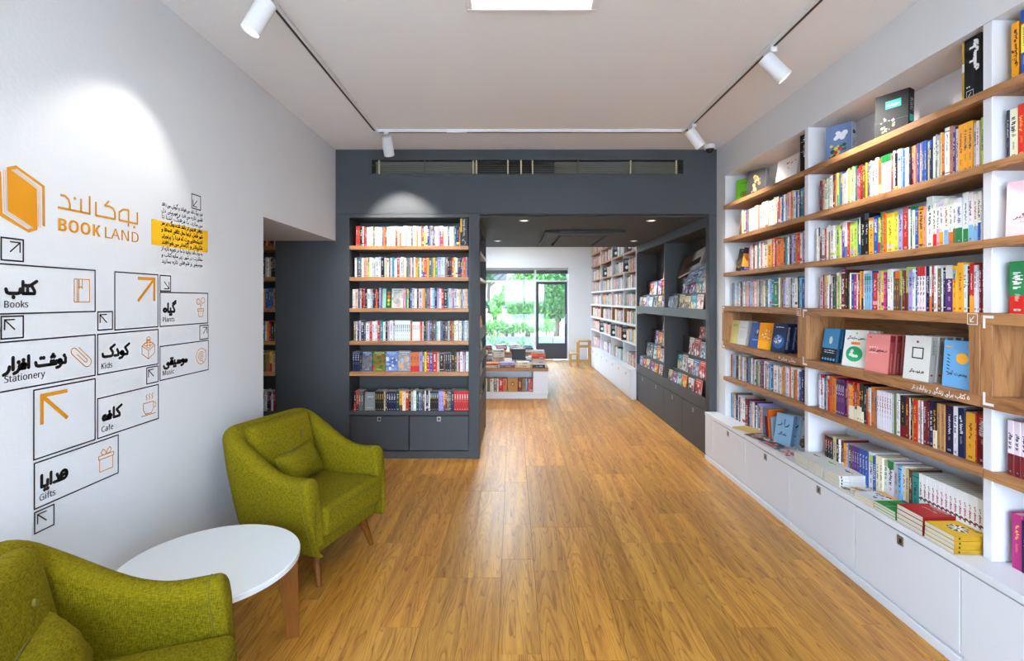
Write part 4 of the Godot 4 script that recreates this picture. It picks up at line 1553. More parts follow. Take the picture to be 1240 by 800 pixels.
	for x in [-5.0, -2.6, 1.6]:
		var wn := bpart(c, "window", Vector3(x, 1.0, 0), Vector3(x + 1.1, 2.6, 0.05), M.white_metal, 0.01)
		bpart(wn, "pane", Vector3(x + 0.08, 1.08, 0.05), Vector3(x + 1.02, 2.52, 0.06), M.dark_frame, 0.0)
	person("person seated at a garden table in white shirt", Vector3(-0.95, -0.05, -17.3), 0.25, M.hair)
	var be := thing("garden_bench", "plain wooden bench under the two seated people", "bench", Vector3(-0.6, -0.05, -17.35))
	bpart(be, "seat", Vector3(-0.7, 0.32, -0.2), Vector3(0.75, 0.36, 0.2), M.stool_wood)
	for x in [-0.6, 0.65]:
		bpart(be, "leg", Vector3(x - 0.03, 0, -0.15), Vector3(x + 0.03, 0.32, 0.15), M.stool_wood)
	person("person in white shirt and dark cap, seated and leaning forward", Vector3(-0.3, -0.05, -17.3), 0.5, M.cap_blue)
	var t := thing("garden_table", "small garden table before the seated people", "table", Vector3(-0.85, -0.05, -16.4))
	bpart(t, "table_top", Vector3(-0.5, 0.7, -0.3), Vector3(0.4, 0.73, 0.25), M.charcoal_board)
	for x in [-0.45, 0.35]:
		for z in [-0.25, 0.2]:
			bpart(t, "leg", Vector3(x - 0.02, 0, z - 0.02), Vector3(x + 0.02, 0.7, z + 0.02), M.charcoal_board)


# a seated figure as one skin over bones: the nearest tapered capsule, smoothly joined, meshed as surface nets
func skin_mesh(bones: Array, cell: float, blend: float, m: Material) -> ArrayMesh:
	var lo := Vector3.INF
	var hi := -Vector3.INF
	for b in bones:
		for e in [[b[0], b[2]], [b[1], b[3]]]:
			lo = lo.min(e[0] - Vector3.ONE * (e[1] + cell * 2))
			hi = hi.max(e[0] + Vector3.ONE * (e[1] + cell * 2))
	var n := Vector3i((hi - lo) / cell) + Vector3i.ONE
	var f := PackedFloat32Array()
	f.resize(n.x * n.y * n.z)
	for z in n.z:
		for y in n.y:
			for x in n.x:
				var p := lo + Vector3(x, y, z) * cell
				var s := 0.0
				for b in bones:
					var ab: Vector3 = b[1] - b[0]
					var t := clampf((p - b[0]).dot(ab) / maxf(ab.length_squared(), 1e-6), 0, 1)
					s += exp(-(p.distance_to(b[0] + ab * t) - lerpf(b[2], b[3], t)) / blend)
				f[(z * n.y + y) * n.x + x] = -blend * log(maxf(s, 1e-20))
	var mb := MB.new()
	var id := {}
	for z in n.z - 1:
		for y in n.y - 1:
			for x in n.x - 1:
				var sum := Vector3.ZERO
				var cnt := 0
				var val := []
				for k in 8:
					val.append(f[((z + (k >> 2)) * n.y + y + ((k >> 1) & 1)) * n.x + x + (k & 1)])
				for e in [[0, 1], [2, 3], [4, 5], [6, 7], [0, 2], [1, 3], [4, 6], [5, 7], [0, 4], [1, 5], [2, 6], [3, 7]]:
					var a: float = val[e[0]]
					var b: float = val[e[1]]
					if (a < 0) != (b < 0):
						var t := a / (a - b)
						var pa := Vector3(e[0] & 1, (e[0] >> 1) & 1, e[0] >> 2)
						var pb := Vector3(e[1] & 1, (e[1] >> 1) & 1, e[1] >> 2)
						sum += pa.lerp(pb, t)
						cnt += 1
				if cnt:
					id[Vector3i(x, y, z)] = mb.v.size()
					mb.v.append(lo + (Vector3(x, y, z) + sum / cnt) * cell)
					var g := Vector3(val[1] - val[0] + val[7] - val[6], val[2] - val[0] + val[7] - val[5], val[4] - val[0] + val[7] - val[3])
					mb.n.append(g.normalized())
					mb.u.append(Vector2.ZERO)
	var axes := [Vector3i(1, 0, 0), Vector3i(0, 1, 0), Vector3i(0, 0, 1)]
	for q in id:
		for k in 3:
			var c: Vector3i = q
			var d: Vector3i = axes[k]
			var a0 := f[(c.z * n.y + c.y) * n.x + c.x]
			var a1 := f[((c.z + d.z) * n.y + c.y + d.y) * n.x + c.x + d.x]
			if (a0 < 0) == (a1 < 0):
				continue
			var u: Vector3i = axes[(k + 1) % 3]
			var w: Vector3i = axes[(k + 2) % 3]
			if not (id.has(c - u) and id.has(c - w) and id.has(c - u - w)):
				continue
			var r := [id[c], id[c - u], id[c - u - w], id[c - w]]
			if a0 < 0:
				mb.ix.append_array([r[0], r[2], r[1], r[0], r[3], r[2]])
			else:
				mb.ix.append_array([r[0], r[1], r[2], r[0], r[2], r[3]])
	return mb.mesh(m)


func person(label: String, at: Vector3, turn: float, top: Material) -> void:
	var o := thing("person", label, "person", at, turn)
	var V := func(x: float, y: float, z: float) -> Vector3: return Vector3(x, y, z)
	var body := [
		[V.call(0, 0.5, 0), V.call(0, 0.78, 0.02), 0.15, 0.15], [V.call(-0.13, 0.97, 0.04), V.call(0.13, 0.97, 0.04), 0.09, 0.09], [V.call(0, 0.78, 0.02), V.call(0, 0.97, 0.04), 0.15, 0.13],
		[V.call(-0.2, 0.96, 0.04), V.call(-0.25, 0.72, 0.1), 0.055, 0.045], [V.call(-0.25, 0.72, 0.1), V.call(-0.12, 0.74, 0.32), 0.043, 0.032],
		[V.call(0.2, 0.96, 0.04), V.call(0.25, 0.72, 0.1), 0.055, 0.045], [V.call(0.25, 0.72, 0.1), V.call(0.12, 0.74, 0.32), 0.043, 0.032],
	]
	part(o, "shirt", skin_mesh(body, 0.035, 0.02, M.shirt_white))
	var legs := [
		[V.call(-0.1, 0.48, 0), V.call(-0.12, 0.47, 0.42), 0.085, 0.065], [V.call(-0.12, 0.47, 0.42), V.call(-0.12, 0.08, 0.4), 0.06, 0.042], [V.call(-0.12, 0.05, 0.38), V.call(-0.13, 0.04, 0.54), 0.045, 0.035],
		[V.call(0.1, 0.48, 0), V.call(0.12, 0.47, 0.42), 0.085, 0.065], [V.call(0.12, 0.47, 0.42), V.call(0.12, 0.08, 0.4), 0.06, 0.042], [V.call(0.12, 0.05, 0.38), V.call(0.13, 0.04, 0.54), 0.045, 0.035],
	]
	part(o, "trousers", skin_mesh(legs, 0.035, 0.02, M.trousers))
	var head := [
		[V.call(0, 1.02, 0.05), V.call(0, 1.1, 0.06), 0.05, 0.05], [V.call(0, 1.2, 0.06), V.call(0, 1.24, 0.06), 0.082, 0.085], [V.call(0, 1.15, 0.09), V.call(0, 1.16, 0.1), 0.05, 0.05],
		[V.call(0, 1.19, 0.145), V.call(0, 1.2, 0.15), 0.016, 0.014], [V.call(-0.085, 1.19, 0.05), V.call(-0.085, 1.2, 0.05), 0.018, 0.018], [V.call(0.085, 1.19, 0.05), V.call(0.085, 1.2, 0.05), 0.018, 0.018],
		[V.call(-0.12, 0.74, 0.34), V.call(-0.09, 0.74, 0.42), 0.03, 0.02], [V.call(0.12, 0.74, 0.34), V.call(0.09, 0.74, 0.42), 0.03, 0.02],
	]
	part(o, "head", skin_mesh(head, 0.02, 0.01, M.skin))
	var hair := [[V.call(0, 1.25, 0.03), V.call(0, 1.27, 0.06), 0.092, 0.085]]
	if top == M.cap_blue:
		hair.append([V.call(-0.03, 1.25, 0.15), V.call(0.03, 1.25, 0.15), 0.02, 0.02])
	part(o, "cap" if top == M.cap_blue else "hair", skin_mesh(hair, 0.02, 0.008, top))


# ---------------------------------------------------------------- the white bookcase
const UP := [-4.53, -3.28, -2.03, -0.78, 0.47]      # the end panel and the middles of the uprights along z
const ROWS := [2.351, 2.051, 1.745, 1.446, 0.811, 0.446]

func white_bookcase() -> void:
	var o := thing("white_bookcase", "white built-in bookcase with oak shelves under the ceiling fascia", "bookcase", Vector3.ZERO)
	bpart(o, "back_panel", Vector3(2.18, 0.447, -4.53), Vector3(2.199, 2.626, 0.5), M.white_board, 0.0)
	for k in range(1, 5):
		var z: float = UP[k]
		bpart(o, "upright", Vector3(CASE, 0.447, z - 0.02), Vector3(2.18, 1.065, z + 0.02), M.white_board)
		bpart(o, "upright", Vector3(CASE, 1.447, z - 0.02), Vector3(2.18, 2.626, z + 0.02), M.white_board)
	for k in 4:
		var z0: float = UP[k] + (0.02 if k else 0.001)
		var z1: float = UP[k + 1] - 0.02
		for y in [2.351, 2.051, 1.745, 0.811]:
			# the shelf fronts run past the uprights
			var mb := MB.new()
			var off := Vector2(rng.randf() * 0.4, rng.randf() * 1.0)
			cbox(mb, Vector3(CASE + 0.001, y - 0.032, z0), Vector3(2.179, y, z1), 0.0015, 2, off)
			cbox(mb, Vector3(CASE - 0.018, y - 0.034, z0 - (0.0195 if k else 0.0)), Vector3(CASE + 0.001, y, z1 + 0.0195), 0.0015, 2, off)
			part(o, "shelf", mb.mesh(M.oak_shelf))
		# oak display box that stands proud in the row at eye level
		var b0: float = UP[k] + (0.001 if k else 0.001)
		var b1: float = UP[k + 1] - 0.001
		var bx := Node3D.new()
		bx.name = "display_box"
		o.add_child(bx, true)
		var f := CASE - 0.03
		bpart(bx, "board", Vector3(f, 1.401, b0), Vector3(2.16, 1.446, b1), M.oak_box, 0.0015, 2)
		bpart(bx, "board", Vector3(f, 1.066, b0), Vector3(2.16, 1.115, b1), M.oak_box, 0.0015, 2)
		bpart(bx, "board", Vector3(f, 1.115, b0), Vector3(2.16, 1.401, b0 + 0.05), M.oak_box, 0.0015, 1)
		bpart(bx, "board", Vector3(f, 1.115, b1 - 0.05), Vector3(2.16, 1.401, b1), M.oak_box, 0.0015, 1)
		bpart(bx, "back_board", Vector3(2.15, 1.115, b0 + 0.05), Vector3(2.162, 1.401, b1 - 0.05), M.oak_box, 0.0, 2)
		# white corner marks, arrow tile and caption printed on the frame
		var face := Transform3D(Basis(Vector3.BACK, Vector3.UP, Vector3.LEFT), Vector3(f - 0.0008, 0, 0))
		var mk := MB.new()
		for s in [[1.432, -1.0], [1.083, 1.0]]:
			ribbon(mk, [Vector2(b0 + 0.058, s[0]), Vector2(b0 + 0.012, s[0])], 0.011)
			ribbon(mk, [Vector2(b0 + 0.0175, s[0]), Vector2(b0 + 0.0175, s[0] + s[1] * 0.046)], 0.011)
		var t0 := b1 - 0.054
		frame_line(mk, Vector2(t0, 1.399), Vector2(t0 + 0.044, 1.443), 0.0028)
		ribbon(mk, [Vector2(t0 + 0.03, 1.433), Vector2(t0 + 0.013, 1.412)], 0.003)
		ribbon(mk, [Vector2(t0 + 0.012, 1.427), Vector2(t0 + 0.012, 1.41), Vector2(t0 + 0.028, 1.41)], 0.003)
		if k == 1:
			fa(mk, "۵ کتاب برای زندگی و روابط بهتر", b1 - 0.045, 1.084, 0.3, 0.02, 0.0036)
		elif k == 0:
			fa(mk, "رمان برتر ۵", b1 - 0.07, 1.084, 0.22, 0.02, 0.0036)
		var pr := part(bx, "printed_caption", mk.mesh(M.white_vinyl))
		pr.transform = face
	# low cabinets, one under each bay, and the counter that runs over them
	var top := thing("white_counter", "long white counter board on the low cabinets", "counter", Vector3.ZERO)
	bpart(top, "board", Vector3(BASE - 0.004, 0.416, GREY + 0.003), Vector3(2.199, 0.446, 0.5), M.white_board, 0.002, 2)
	var names := ["low white cabinet beside the charcoal pier, two flap doors", "low white cabinet under the stacked flat books", "low white cabinet past the yellow book stack", "low white cabinet at the end of the bookcase"]
	for k in 4:
		var z0: float = UP[k] if k else GREY + 0.003
		var z1: float = UP[k + 1]
		var c := thing("low_cabinet", names[k], "cabinet", Vector3(BASE, 0, 0))
		bpart(c, "body", Vector3(0.018, 0.075, z0), Vector3(0.37, 0.415, z1 - 0.002), M.white_board, 0.001)
		bpart(c, "plinth", Vector3(0.012, 0.0, z0), Vector3(0.34, 0.075, z1 - 0.002), M.white_board, 0.001)
		bpart(c, "base_strip", Vector3(-0.004, 0.0, z0), Vector3(0.012, 0.045, z1 - 0.002), M.white_board, 0.004)
		if k == 0:
			bpart(c, "end_stile", Vector3(0.0, 0.055, z0), Vector3(0.018, 0.415, UP[0]), M.white_board, 0.001)
		for j in 2:
			var a: float = lerpf(UP[k], z1, j / 2.0) + 0.0025
			var b: float = lerpf(UP[k], z1, (j + 1) / 2.0) - 0.0025
			var d := bpart(c, "flap_door", Vector3(0.0, 0.062, a), Vector3(0.017, 0.408, b), M.white_board, 0.0015)
			pull(d, Vector3(0.0, 0.372, (a + b) / 2), Vector3.BACK, Vector3.LEFT)


# ---------------------------------------------------------------- wall graphics: local x runs along the wall away from the added shop front, y up
func panel(label: String, a: Vector2, b: Vector2) -> Node3D:
	var o := thing("wall_panel", label, "wall sign", Vector3(WALL + 0.0012, 0, 0), 0.0, "vinyl direction panels on the wall")
	o.transform.basis = Basis(Vector3.FORWARD, Vector3.UP, Vector3.RIGHT)
	var mb := MB.new()
	frame_line(mb, a, b, 0.0052)
	part(o, "outline", mb.mesh(M.black_vinyl))
	return o


func arrow(o: Node, at: Vector2, dir: Vector2, size: float, pen: float, m: Material) -> void:
	# corner at `at`, pointing along dir (signs), with both barbs and a diagonal shaft
	var mb := MB.new()
	ribbon(mb, [at + Vector2(-dir.x * size, 0), at + Vector2(dir.x * pen / 2, 0)], pen)
	ribbon(mb, [at + Vector2(0, -dir.y * size), at + Vector2(0, dir.y * pen / 2)], pen, 0.00004)
	ribbon(mb, [at, at - Vector2(dir.x, dir.y) * size], pen, 0.00008)
	part(o, "arrow", mb.mesh(m))


func small_tile(label: String, u0: float, v0: float, dir: Vector2) -> void:
	var s := 0.0735
	var o := panel(label, Vector2(u0, v0), Vector2(u0 + s, v0 + s))
	var c := Vector2(u0 + (s - 0.011 if dir.x > 0 else 0.011), v0 + (s - 0.011 if dir.y > 0 else 0.011))
	arrow(o, c, dir, 0.034, 0.0045, M.black_vinyl)


func topic(label: String, a: Vector2, b: Vector2, word: String, width: float, eng: String, icon: Array) -> void:
	var o := panel(label, a, b)
	var mb := MB.new()
	fa(mb, word, a.x + 0.019 + width, a.y + 0.068, width, 0.042, 0.012)
	part(o, "persian_lettering", mb.mesh(M.black_vinyl))
	latin(o, "english_lettering", eng, Vector3(a.x + 0.019, a.y + 0.02, 0), 0.0225, M.black_vinyl)
	mb = MB.new()
	for st in icon:
		ribbon(mb, st, 0.0034)
	var ic := part(o, "icon", mb.mesh(M.gold_vinyl))
	ic.position = Vector3(b.x - 0.062, (a.y + b.y) / 2, 0)


func wall_graphics() -> void:
	# emblem: an open-sided book in a hexagon
	var lg := thing("wall_emblem", "gold book-shaped emblem on the white wall", "wall sign", Vector3(WALL + 0.0012, 0, 0))
	lg.transform.basis = Basis(Vector3.FORWARD, Vector3.UP, Vector3.RIGHT)
	var mb := MB.new()
	poly(mb, v2([1.6489, 1.9374, 1.6797, 1.9526, 1.7827, 1.9059, 1.784, 1.761, 1.7741, 1.7646, 1.7729, 1.9, 1.6825, 1.9411, 1.6628, 1.9325, 1.753, 1.889, 1.7556, 1.7463, 1.7238, 1.7319, 1.5983, 1.786, 1.5983, 1.93, 1.6125, 1.924, 1.6309, 1.9175, 1.6349, 1.7851, 1.7201, 1.7431, 1.7412, 1.7515, 1.6522, 1.7949]))
	part(lg, "book_mark", mb.mesh(M.gold_vinyl))
	mb = MB.new()
	for k in 2:
		var q := 0.0065 * k
		ribbon(mb, v2([1.6675 + q, 1.934 + q * 0.55, 1.7575 + q, 1.8915 + q * 0.4, 1.759 + q, 1.757 - q * 0.4]), 0.0014)
		ribbon(mb, v2([1.6445 - q, 1.928 - q * 0.2, 1.648 - q, 1.7925 - q * 0.5, 1.7365 - q, 1.7495 - q * 0.5]), 0.0014)
	part(lg, "page_lines", mb.mesh(M.gold_vinyl))
	var nm := thing("wall_lettering", "gold shop name in Persian and Latin letters on the wall", "wall sign", Vector3(WALL + 0.0012, 0, 0))
	nm.transform.basis = Basis(Vector3.FORWARD, Vector3.UP, Vector3.RIGHT)
	mb = MB.new()
	var pen := 0.0085
	for st in [[1.844, 1.8876, 1.8637, 1.8878, 1.8788, 1.8775, 1.8846, 1.8605, 1.8839, 1.8400], [1.8340, 1.8398, 1.9764, 1.8398], [1.9335, 1.8915, 1.9335, 1.8400], [1.9722, 1.9095, 1.9722, 1.8398],
		[2.002, 1.893, 2.002, 1.8388, 2.0978, 1.8388, 2.0978, 1.8668, 2.0873, 1.8816, 2.0687, 1.8875, 2.0464, 1.8866, 2.0666, 1.9086],
		[2.172, 1.8182, 2.172, 1.8895, 2.143, 1.888, 2.1212, 1.8725, 2.1212, 1.8388, 2.2229, 1.8388, 2.2229, 1.8897]]:
		ribbon(mb, v2(st), pen)
	for d in [Vector2(1.9056, 1.8868), Vector2(2.205, 1.8206)]:
		poly(mb, [d + Vector2(-.005, -.005), d + Vector2(.005, -.005), d + Vector2(.005, .005), d + Vector2(-.005, .005)])
	part(nm, "persian_lettering", mb.mesh(M.gold_vinyl))
	var bk := latin(nm, "latin_lettering", "BOOK", Vector3(1.8359, 1.755, 0), 0.046, M.gold_vinyl, true)
	bk.scale.x *= 0.189 / maxf(0.01, bk.mesh.get_aabb().size.x)
	bk.position.x = 1.8359 - bk.mesh.get_aabb().position.x * bk.scale.x
	var ld := latin(nm, "latin_lettering", "LAND", Vector3(2.0464, 1.755, 0), 0.044, M.gold_vinyl)
	ld.scale.x *= 0.184 / maxf(0.01, ld.mesh.get_aabb().size.x)
	ld.position.x = 2.0464 - ld.mesh.get_aabb().position.x * ld.scale.x
	# paragraph with a yellow highlight
	var pg := thing("wall_lettering", "small black Persian paragraph with yellow highlight bar", "wall sign", Vector3(WALL + 0.0010, 0, 0))
	pg.transform.basis = Basis(Vector3.FORWARD, Vector3.UP, Vector3.RIGHT)
	mb = MB.new()
	poly(mb, v2([2.309, 1.757, 2.737, 1.757, 2.737, 1.875, 2.309, 1.875]))
	part(pg, "highlight_bar", mb.mesh(M.yellow_vinyl))
	var text := ["فرد بوک_لند می_خواند و گوش می_دهد", "قلمی تازه می_خرد و فهرستی دل", "می_سازد، با فرهنگ آشنا تا", "رفیقی قدیمی_تر باشد شده جنگ بر سر", "شهر فاضل، اینجا محل تلاقی قصه_ها و", "اندیشه_هایی_ست که فردا را پرنورتر،", "شکیباتر و آگاه_تر می_خواهند", "به بوک_لند بیایید با ما در تجربه تازه از", "معاشرت در شهر، زیر سایه کتاب و", "موسیقی و قلم_های تازه بسازید"]
	for i in 10:
		mb = MB.new()
		var bold := i > 2 and i < 7
		fa(mb, text[i], 2.69, 1.9515 - 0.0302 * i, 0.315, 0.019, 0.0042 if bold else 0.003)
		part(pg, "text_line", mb.mesh(M.black_vinyl)).position.z = 0.0003
	small_tile("small arrow tile above the Persian paragraph", 2.6, 1.979, Vector2(-1, -1))
	small_tile("small arrow tile above the Books panel", 1.631, 1.631, Vector2(1, 1))
	small_tile("small arrow tile between the Books and Stationery panels", 1.631, 1.372, Vector2(-1, 1))
	small_tile("small arrow tile beside the upper large gold arrow", 2.011, 1.378, Vector2(-1, 1))
	small_tile("small arrow tile above the Plants panel", 2.366, 1.543, Vector2(1, -1))
	small_tile("small arrow tile between the Plants and Music panels", 2.667, 1.289, Vector2(1, 1))
	small_tile("small arrow tile above the Cafe panel", 2.280, 1.116, Vector2(-1, 1))
	small_tile("small arrow tile under the Gifts panel", 1.745, 0.683, Vector2(-1, 1))
	var e := panel("large square wall panel with gold arrow beside the Plants panel", Vector2(2.097, 1.374), Vector2(2.352, 1.618))
	arrow(e, Vector2(2.328, 1.597), Vector2(1, 1), 0.102, 0.0135, M.gold_vinyl)
	e = panel("large square wall panel with gold arrow above the Gifts panel", Vector2(1.742, 0.942), Vector2(1.998, 1.185))
	arrow(e, Vector2(1.772, 1.16), Vector2(-1, 1), 0.102, 0.0135, M.gold_vinyl)
	# topics, each with a gold line icon
	var clip := []
	for p in v2([-.03, .016, .03, .016]) + arc(Vector2(.03, 0), .016, 90, -90, 8) + v2([.03, -.016, -.036, -.016]) + arc(Vector2(-.036, -.005), .011, 270, 90, 8) + v2([-.036, .006, .022, .006]) + arc(Vector2(.022, .0005), .0055, 90, -90, 6) + v2([.022, -.005, -.02, -.005]):
		clip.append((p * 1.15).rotated(-0.75))
	topic("framed wall panel reading Books with gold book icon", Vector2(1.622, 1.454), Vector2(1.998, 1.618), "کتاب", 0.108, "Books", [
		v2([-.033, -.044, .036, -.044, .036, .044, -.033, .044, -.033, -.044]), v2([-.021, -.044, -.021, .044]), v2([-.014, -.044, -.014, .044]), v2([-.012, .044, -.012, .008, -.005, .017, .002, .008, .002, .044])])
	topic("framed wall panel reading Plants with gold pot plant icon", Vector2(2.366, 1.374), Vector2(2.737, 1.536), "گیاه", 0.087, "Plants", [
		v2([-.026, -.014, .026, -.014, .026, -.003, -.026, -.003, -.026, -.014]), v2([-.021, -.014, -.016, -.044, .016, -.044, .021, -.014]), v2([0, -.003, 0, .02]),
		v2([0, .018, -.008, .026]), arc(Vector2(-.02, .036), .015, 0, 360), v2([0, .01, .008, .028]), arc(Vector2(.019, .042), .015, 0, 360)])
	topic("framed wall panel reading Stationery with gold paperclip icon", Vector2(1.622, 1.199), Vector2(1.998, 1.361), "نوشت افزار", 0.228, "Stationery", [
		clip])
	topic("framed wall panel reading Kids with gold building brick icon", Vector2(2.010, 1.199), Vector2(2.353, 1.361), "کودک", 0.142, "Kids", [
		v2([0, -.05, -.04, -.024, -.04, .012, 0, -.012, 0, -.05, .04, -.024, .04, .012, 0, -.012]), v2([-.04, .012, 0, .034, .04, .012]), arc(Vector2(-.018, .018), .011, 0, 360, 12, .6), arc(Vector2(.018, .018), .011, 0, 360, 12, .6), arc(Vector2(0, .03), .011, 0, 360, 12, .6), arc(Vector2(0, .006), .011, 0, 360, 12, .6),
		v2([-.011, .03, -.011, .044]), v2([.011, .03, .011, .044]), arc(Vector2(0, .044), .011, 0, 360, 12, .6)])
	topic("framed wall panel reading Music with gold record icon", Vector2(2.366, 1.118), Vector2(2.742, 1.279), "موسیقی", 0.18, "Music", [
		arc(Vector2(0, 0), .042, 0, 360, 24), arc(Vector2(0, 0), .024, 40, 300, 16), arc(Vector2(0, 0), .014, 0, 360), arc(Vector2(0, 0), .004, 0, 360, 8), v2([.04, .034, .04, -.02, .02, -.036, .006, -.026])])
	topic("framed wall panel reading Cafe with gold steaming cup icon", Vector2(2.010, 0.942), Vector2(2.355, 1.102), "کافه", 0.099, "Cafe", [
		v2([-.034, .008, .03, .008, .03, -.022, .016, -.042, -.02, -.042, -.034, -.022, -.034, .008]), arc(Vector2(.033, -.008), .012, -90, 90, 8), v2([-.046, -.048, .044, -.048]),
		v2([-.018, .02, -.01, .028, -.018, .038, -.01, .048]), v2([0, .02, .008, .028, 0, .038, .008, .048]), v2([.018, .02, .026, .028, .018, .038, .026, .048])])
	topic("framed wall panel reading Gifts with gold gift box icon", Vector2(1.744, 0.769), Vector2(2.115, 0.929), "هدایا", 0.112, "Gifts", [
		v2([-.038, .004, .038, .004, .038, .018, -.038, .018, -.038, .004]), v2([-.033, .004, -.033, -.046, .033, -.046, .033, .004]), v2([0, .018, -.02, .02, -.026, .032, -.016, .042, -.004, .034, 0, .018, .006, .036, .018, .044, .026, .034, .02, .022, 0, .018])])


# ---------------------------------------------------------------- armchairs and table
func armchair(label: String, at: Vector3, turn: float) -> void:
	var o := thing("armchair", label, "armchair", at, turn, "green tub armchairs")
	var W := 0.355
	var zf := 0.285
	var zb := -0.305
	var R := 0.15
	var path := []
	var n_side := 14
	for i in n_side + 1:
		path.append([Vector2(W, lerpf(zf, zb + R, float(i) / n_side)), Vector2(1, 0)])
	for i in range(1, 9):
		var a := PI / 2 * i / 8.0
		path.append([Vector2(W - R + R * cos(a), zb + R - R * sin(a)), Vector2(cos(a), -sin(a))])
	for i in range(1, 10):
		path.append([Vector2(lerpf(W - R, -W + R, i / 10.0), zb), Vector2(0, -1)])
	for i in range(0, 9):
		var a := PI / 2 * i / 8.0
		path.append([Vector2(-W + R - R * sin(a), zb + R - R * cos(a)), Vector2(-sin(a), -cos(a))])
	for i in range(1, n_side + 1):
		path.append([Vector2(-W, lerpf(zb + R, zf, float(i) / n_side)), Vector2(-1, 0)])
	var high := func(p: Vector2) -> float:
		var t := clampf((0.2 - p.y) / (0.2 - zb), 0, 1)
		t = t * t * (3 - 2 * t)
		return lerpf(0.575, 0.8, pow(t, 1.15)) + 0.012 * clampf((p.y - 0.05) / 0.25, 0, 1)
	var profile := func(h: float, th: float) -> Array:
		# (offset inwards, height) from the outer foot over the top to the inner foot
		var r := th / 2
		var out := [Vector2(0.085, 0.178), Vector2(0.066, 0.181), Vector2(0.056, 0.195)]
		for i in 6:
			var t := (i + 1) / 7.0
			out.append(Vector2(0.056 * pow(1 - t, 1.8), lerpf(0.195, h - r, t)))
		for i in 9:
			var a := PI * i / 8.0
			out.append(Vector2(r - r * cos(a), h - r + r * sin(a)))
		for i in 4:
			out.append(Vector2(th + 0.006 * sin(PI * i / 3.0), lerpf(h - r, 0.24, (i + 1) / 4.0)))
		return out
	var rows := []
	for k in path.size():
		var p: Vector2 = path[k][0]
		var nn: Vector2 = path[k][1]
		var th := lerpf(0.1, 0.115, clampf(-p.y / 0.3 + 0.2, 0, 1))
		var row := []
		for q in profile.call(high.call(p), th):
			var xy: Vector2 = p - nn * q.x
			row.append(Vector3(xy.x, q.y, xy.y - (q.y - 0.2) * 0.13))
		rows.append(row)
	# round the two front ends: rings that shrink towards the middle of the section
	for e in [0, 1]:
		var base: Array = rows[0] if e == 0 else rows[-1]
		var mid := Vector3.ZERO
		for p in base:
			mid += p
		mid /= base.size()
		var extra := []
		for s in [[0.985, 0.006], [0.93, 0.013], [0.8, 0.018], [0.45, 0.02], [0.02, 0.02]]:
			var row := []
			for p in base:
				var ax := Vector3(mid.x, clampf(p.y, base[0].y + 0.05, 0.5), mid.z)
				var pt: Vector3 = ax.lerp(p, s[0])
				pt.z += s[1]
				row.append(pt)
			extra.append(row)
		for row in extra:
			if e == 0:
				rows.push_front(row)
			else:
				rows.push_back(row)
	var mb := MB.new()
	mb.grid(rows, false, Vector2.ONE, Vector3.INF)
	var shell_part := part(o, "shell", mb.mesh(M.green_cloth))
	# piped seams round the arm fronts
	for sg in [-1.0, 1.0]:
		var pts := []
		var base: Array = rows[5 + 1] if sg > 0 else rows[rows.size() - 7]
		for i in range(2, base.size() - 2):
			pts.append(base[i] + Vector3(0, 0, 0.008))
		var sm := MB.new()
		tube(sm, pts, 0.0022, 6)
		part(shell_part, "piping", sm.mesh(M.seam_thread))
	# under-frame, seat, back
	mb = MB.new()
	rbox(mb, Vector3(0.56, 0.09, 0.52), 0.03)
	part(o, "seat_base", mb.mesh(M.green_cloth)).position = Vector3(0, 0.222, 0.0)
	mb = MB.new()
	rbox(mb, Vector3(0.502, 0.165, 0.53), 0.028, 4, Vector3(0, 0.018, 0.012))
	var st := part(o, "seat_cushion", mb.mesh(M.green_cloth))
	st.position = Vector3(0, 0.335, 0.035)
	st.rotation.x = -0.03
	for y in [0.05, -0.06]:
		var sm := MB.new()
		tube(sm, [Vector3(-0.235, y, 0.271), Vector3(-0.1, y, 0.275), Vector3(0.1, y, 0.275), Vector3(0.235, y, 0.271)], 0.002, 6)
		part(st, "piping", sm.mesh(M.seam_thread))
	mb = MB.new()
	rbox(mb, Vector3(0.47, 0.44, 0.1), 0.045, 4, Vector3(0, 0, 0.03))
	var bc := part(o, "back_cushion", mb.mesh(M.green_cloth))
	bc.position = Vector3(0, 0.58, -0.208)
	bc.rotation.x = -0.2
	for x in [-0.1, 0.1]:
		var bm := MB.new()
		lathe(bm, [Vector2(0.013, 0), Vector2(0.0125, 0.004), Vector2(0.008, 0.008), Vector2(0, 0.009)], 14, Vector3(x, 0.09, 0.068), Basis(Vector3.RIGHT, PI / 2))
		part(bc, "button", bm.mesh(M.seam_thread))
	for sx in [-1.0, 1.0]:
		for sz in [-1.0, 1.0]:
			mb = MB.new()
			tube(mb, [Vector3(sx * 0.205, 0.185, sz * 0.2 - 0.01), Vector3(sx * 0.222, 0.09, sz * 0.23 - 0.01), Vector3(sx * 0.236, 0.0, sz * 0.255 - 0.01)], 0.026, 14, 0.013)
			part(o, "leg", mb.mesh(M.leg_wood))
	# lumbar pillow, a thing of its own
	var pl := thing("lumbar_pillow", "green lumbar pillow on the " + label.split(" ", false, 1)[1].replace("tub armchair", "armchair"), "pillow", Vector3.ZERO, 0.0, "green pillows on the armchairs")
	var xf := Transform3D(Basis(Vector3.UP, turn), at) * Transform3D(Basis.from_euler(Vector3(-0.5, 0.12, 0.05)), Vector3(0.0, 0.535, -0.085))
	pl.transform = xf
	mb = MB.new()
	var fold := FastNoiseLite.new()
	fold.seed = 4
	fold.frequency = 9.0
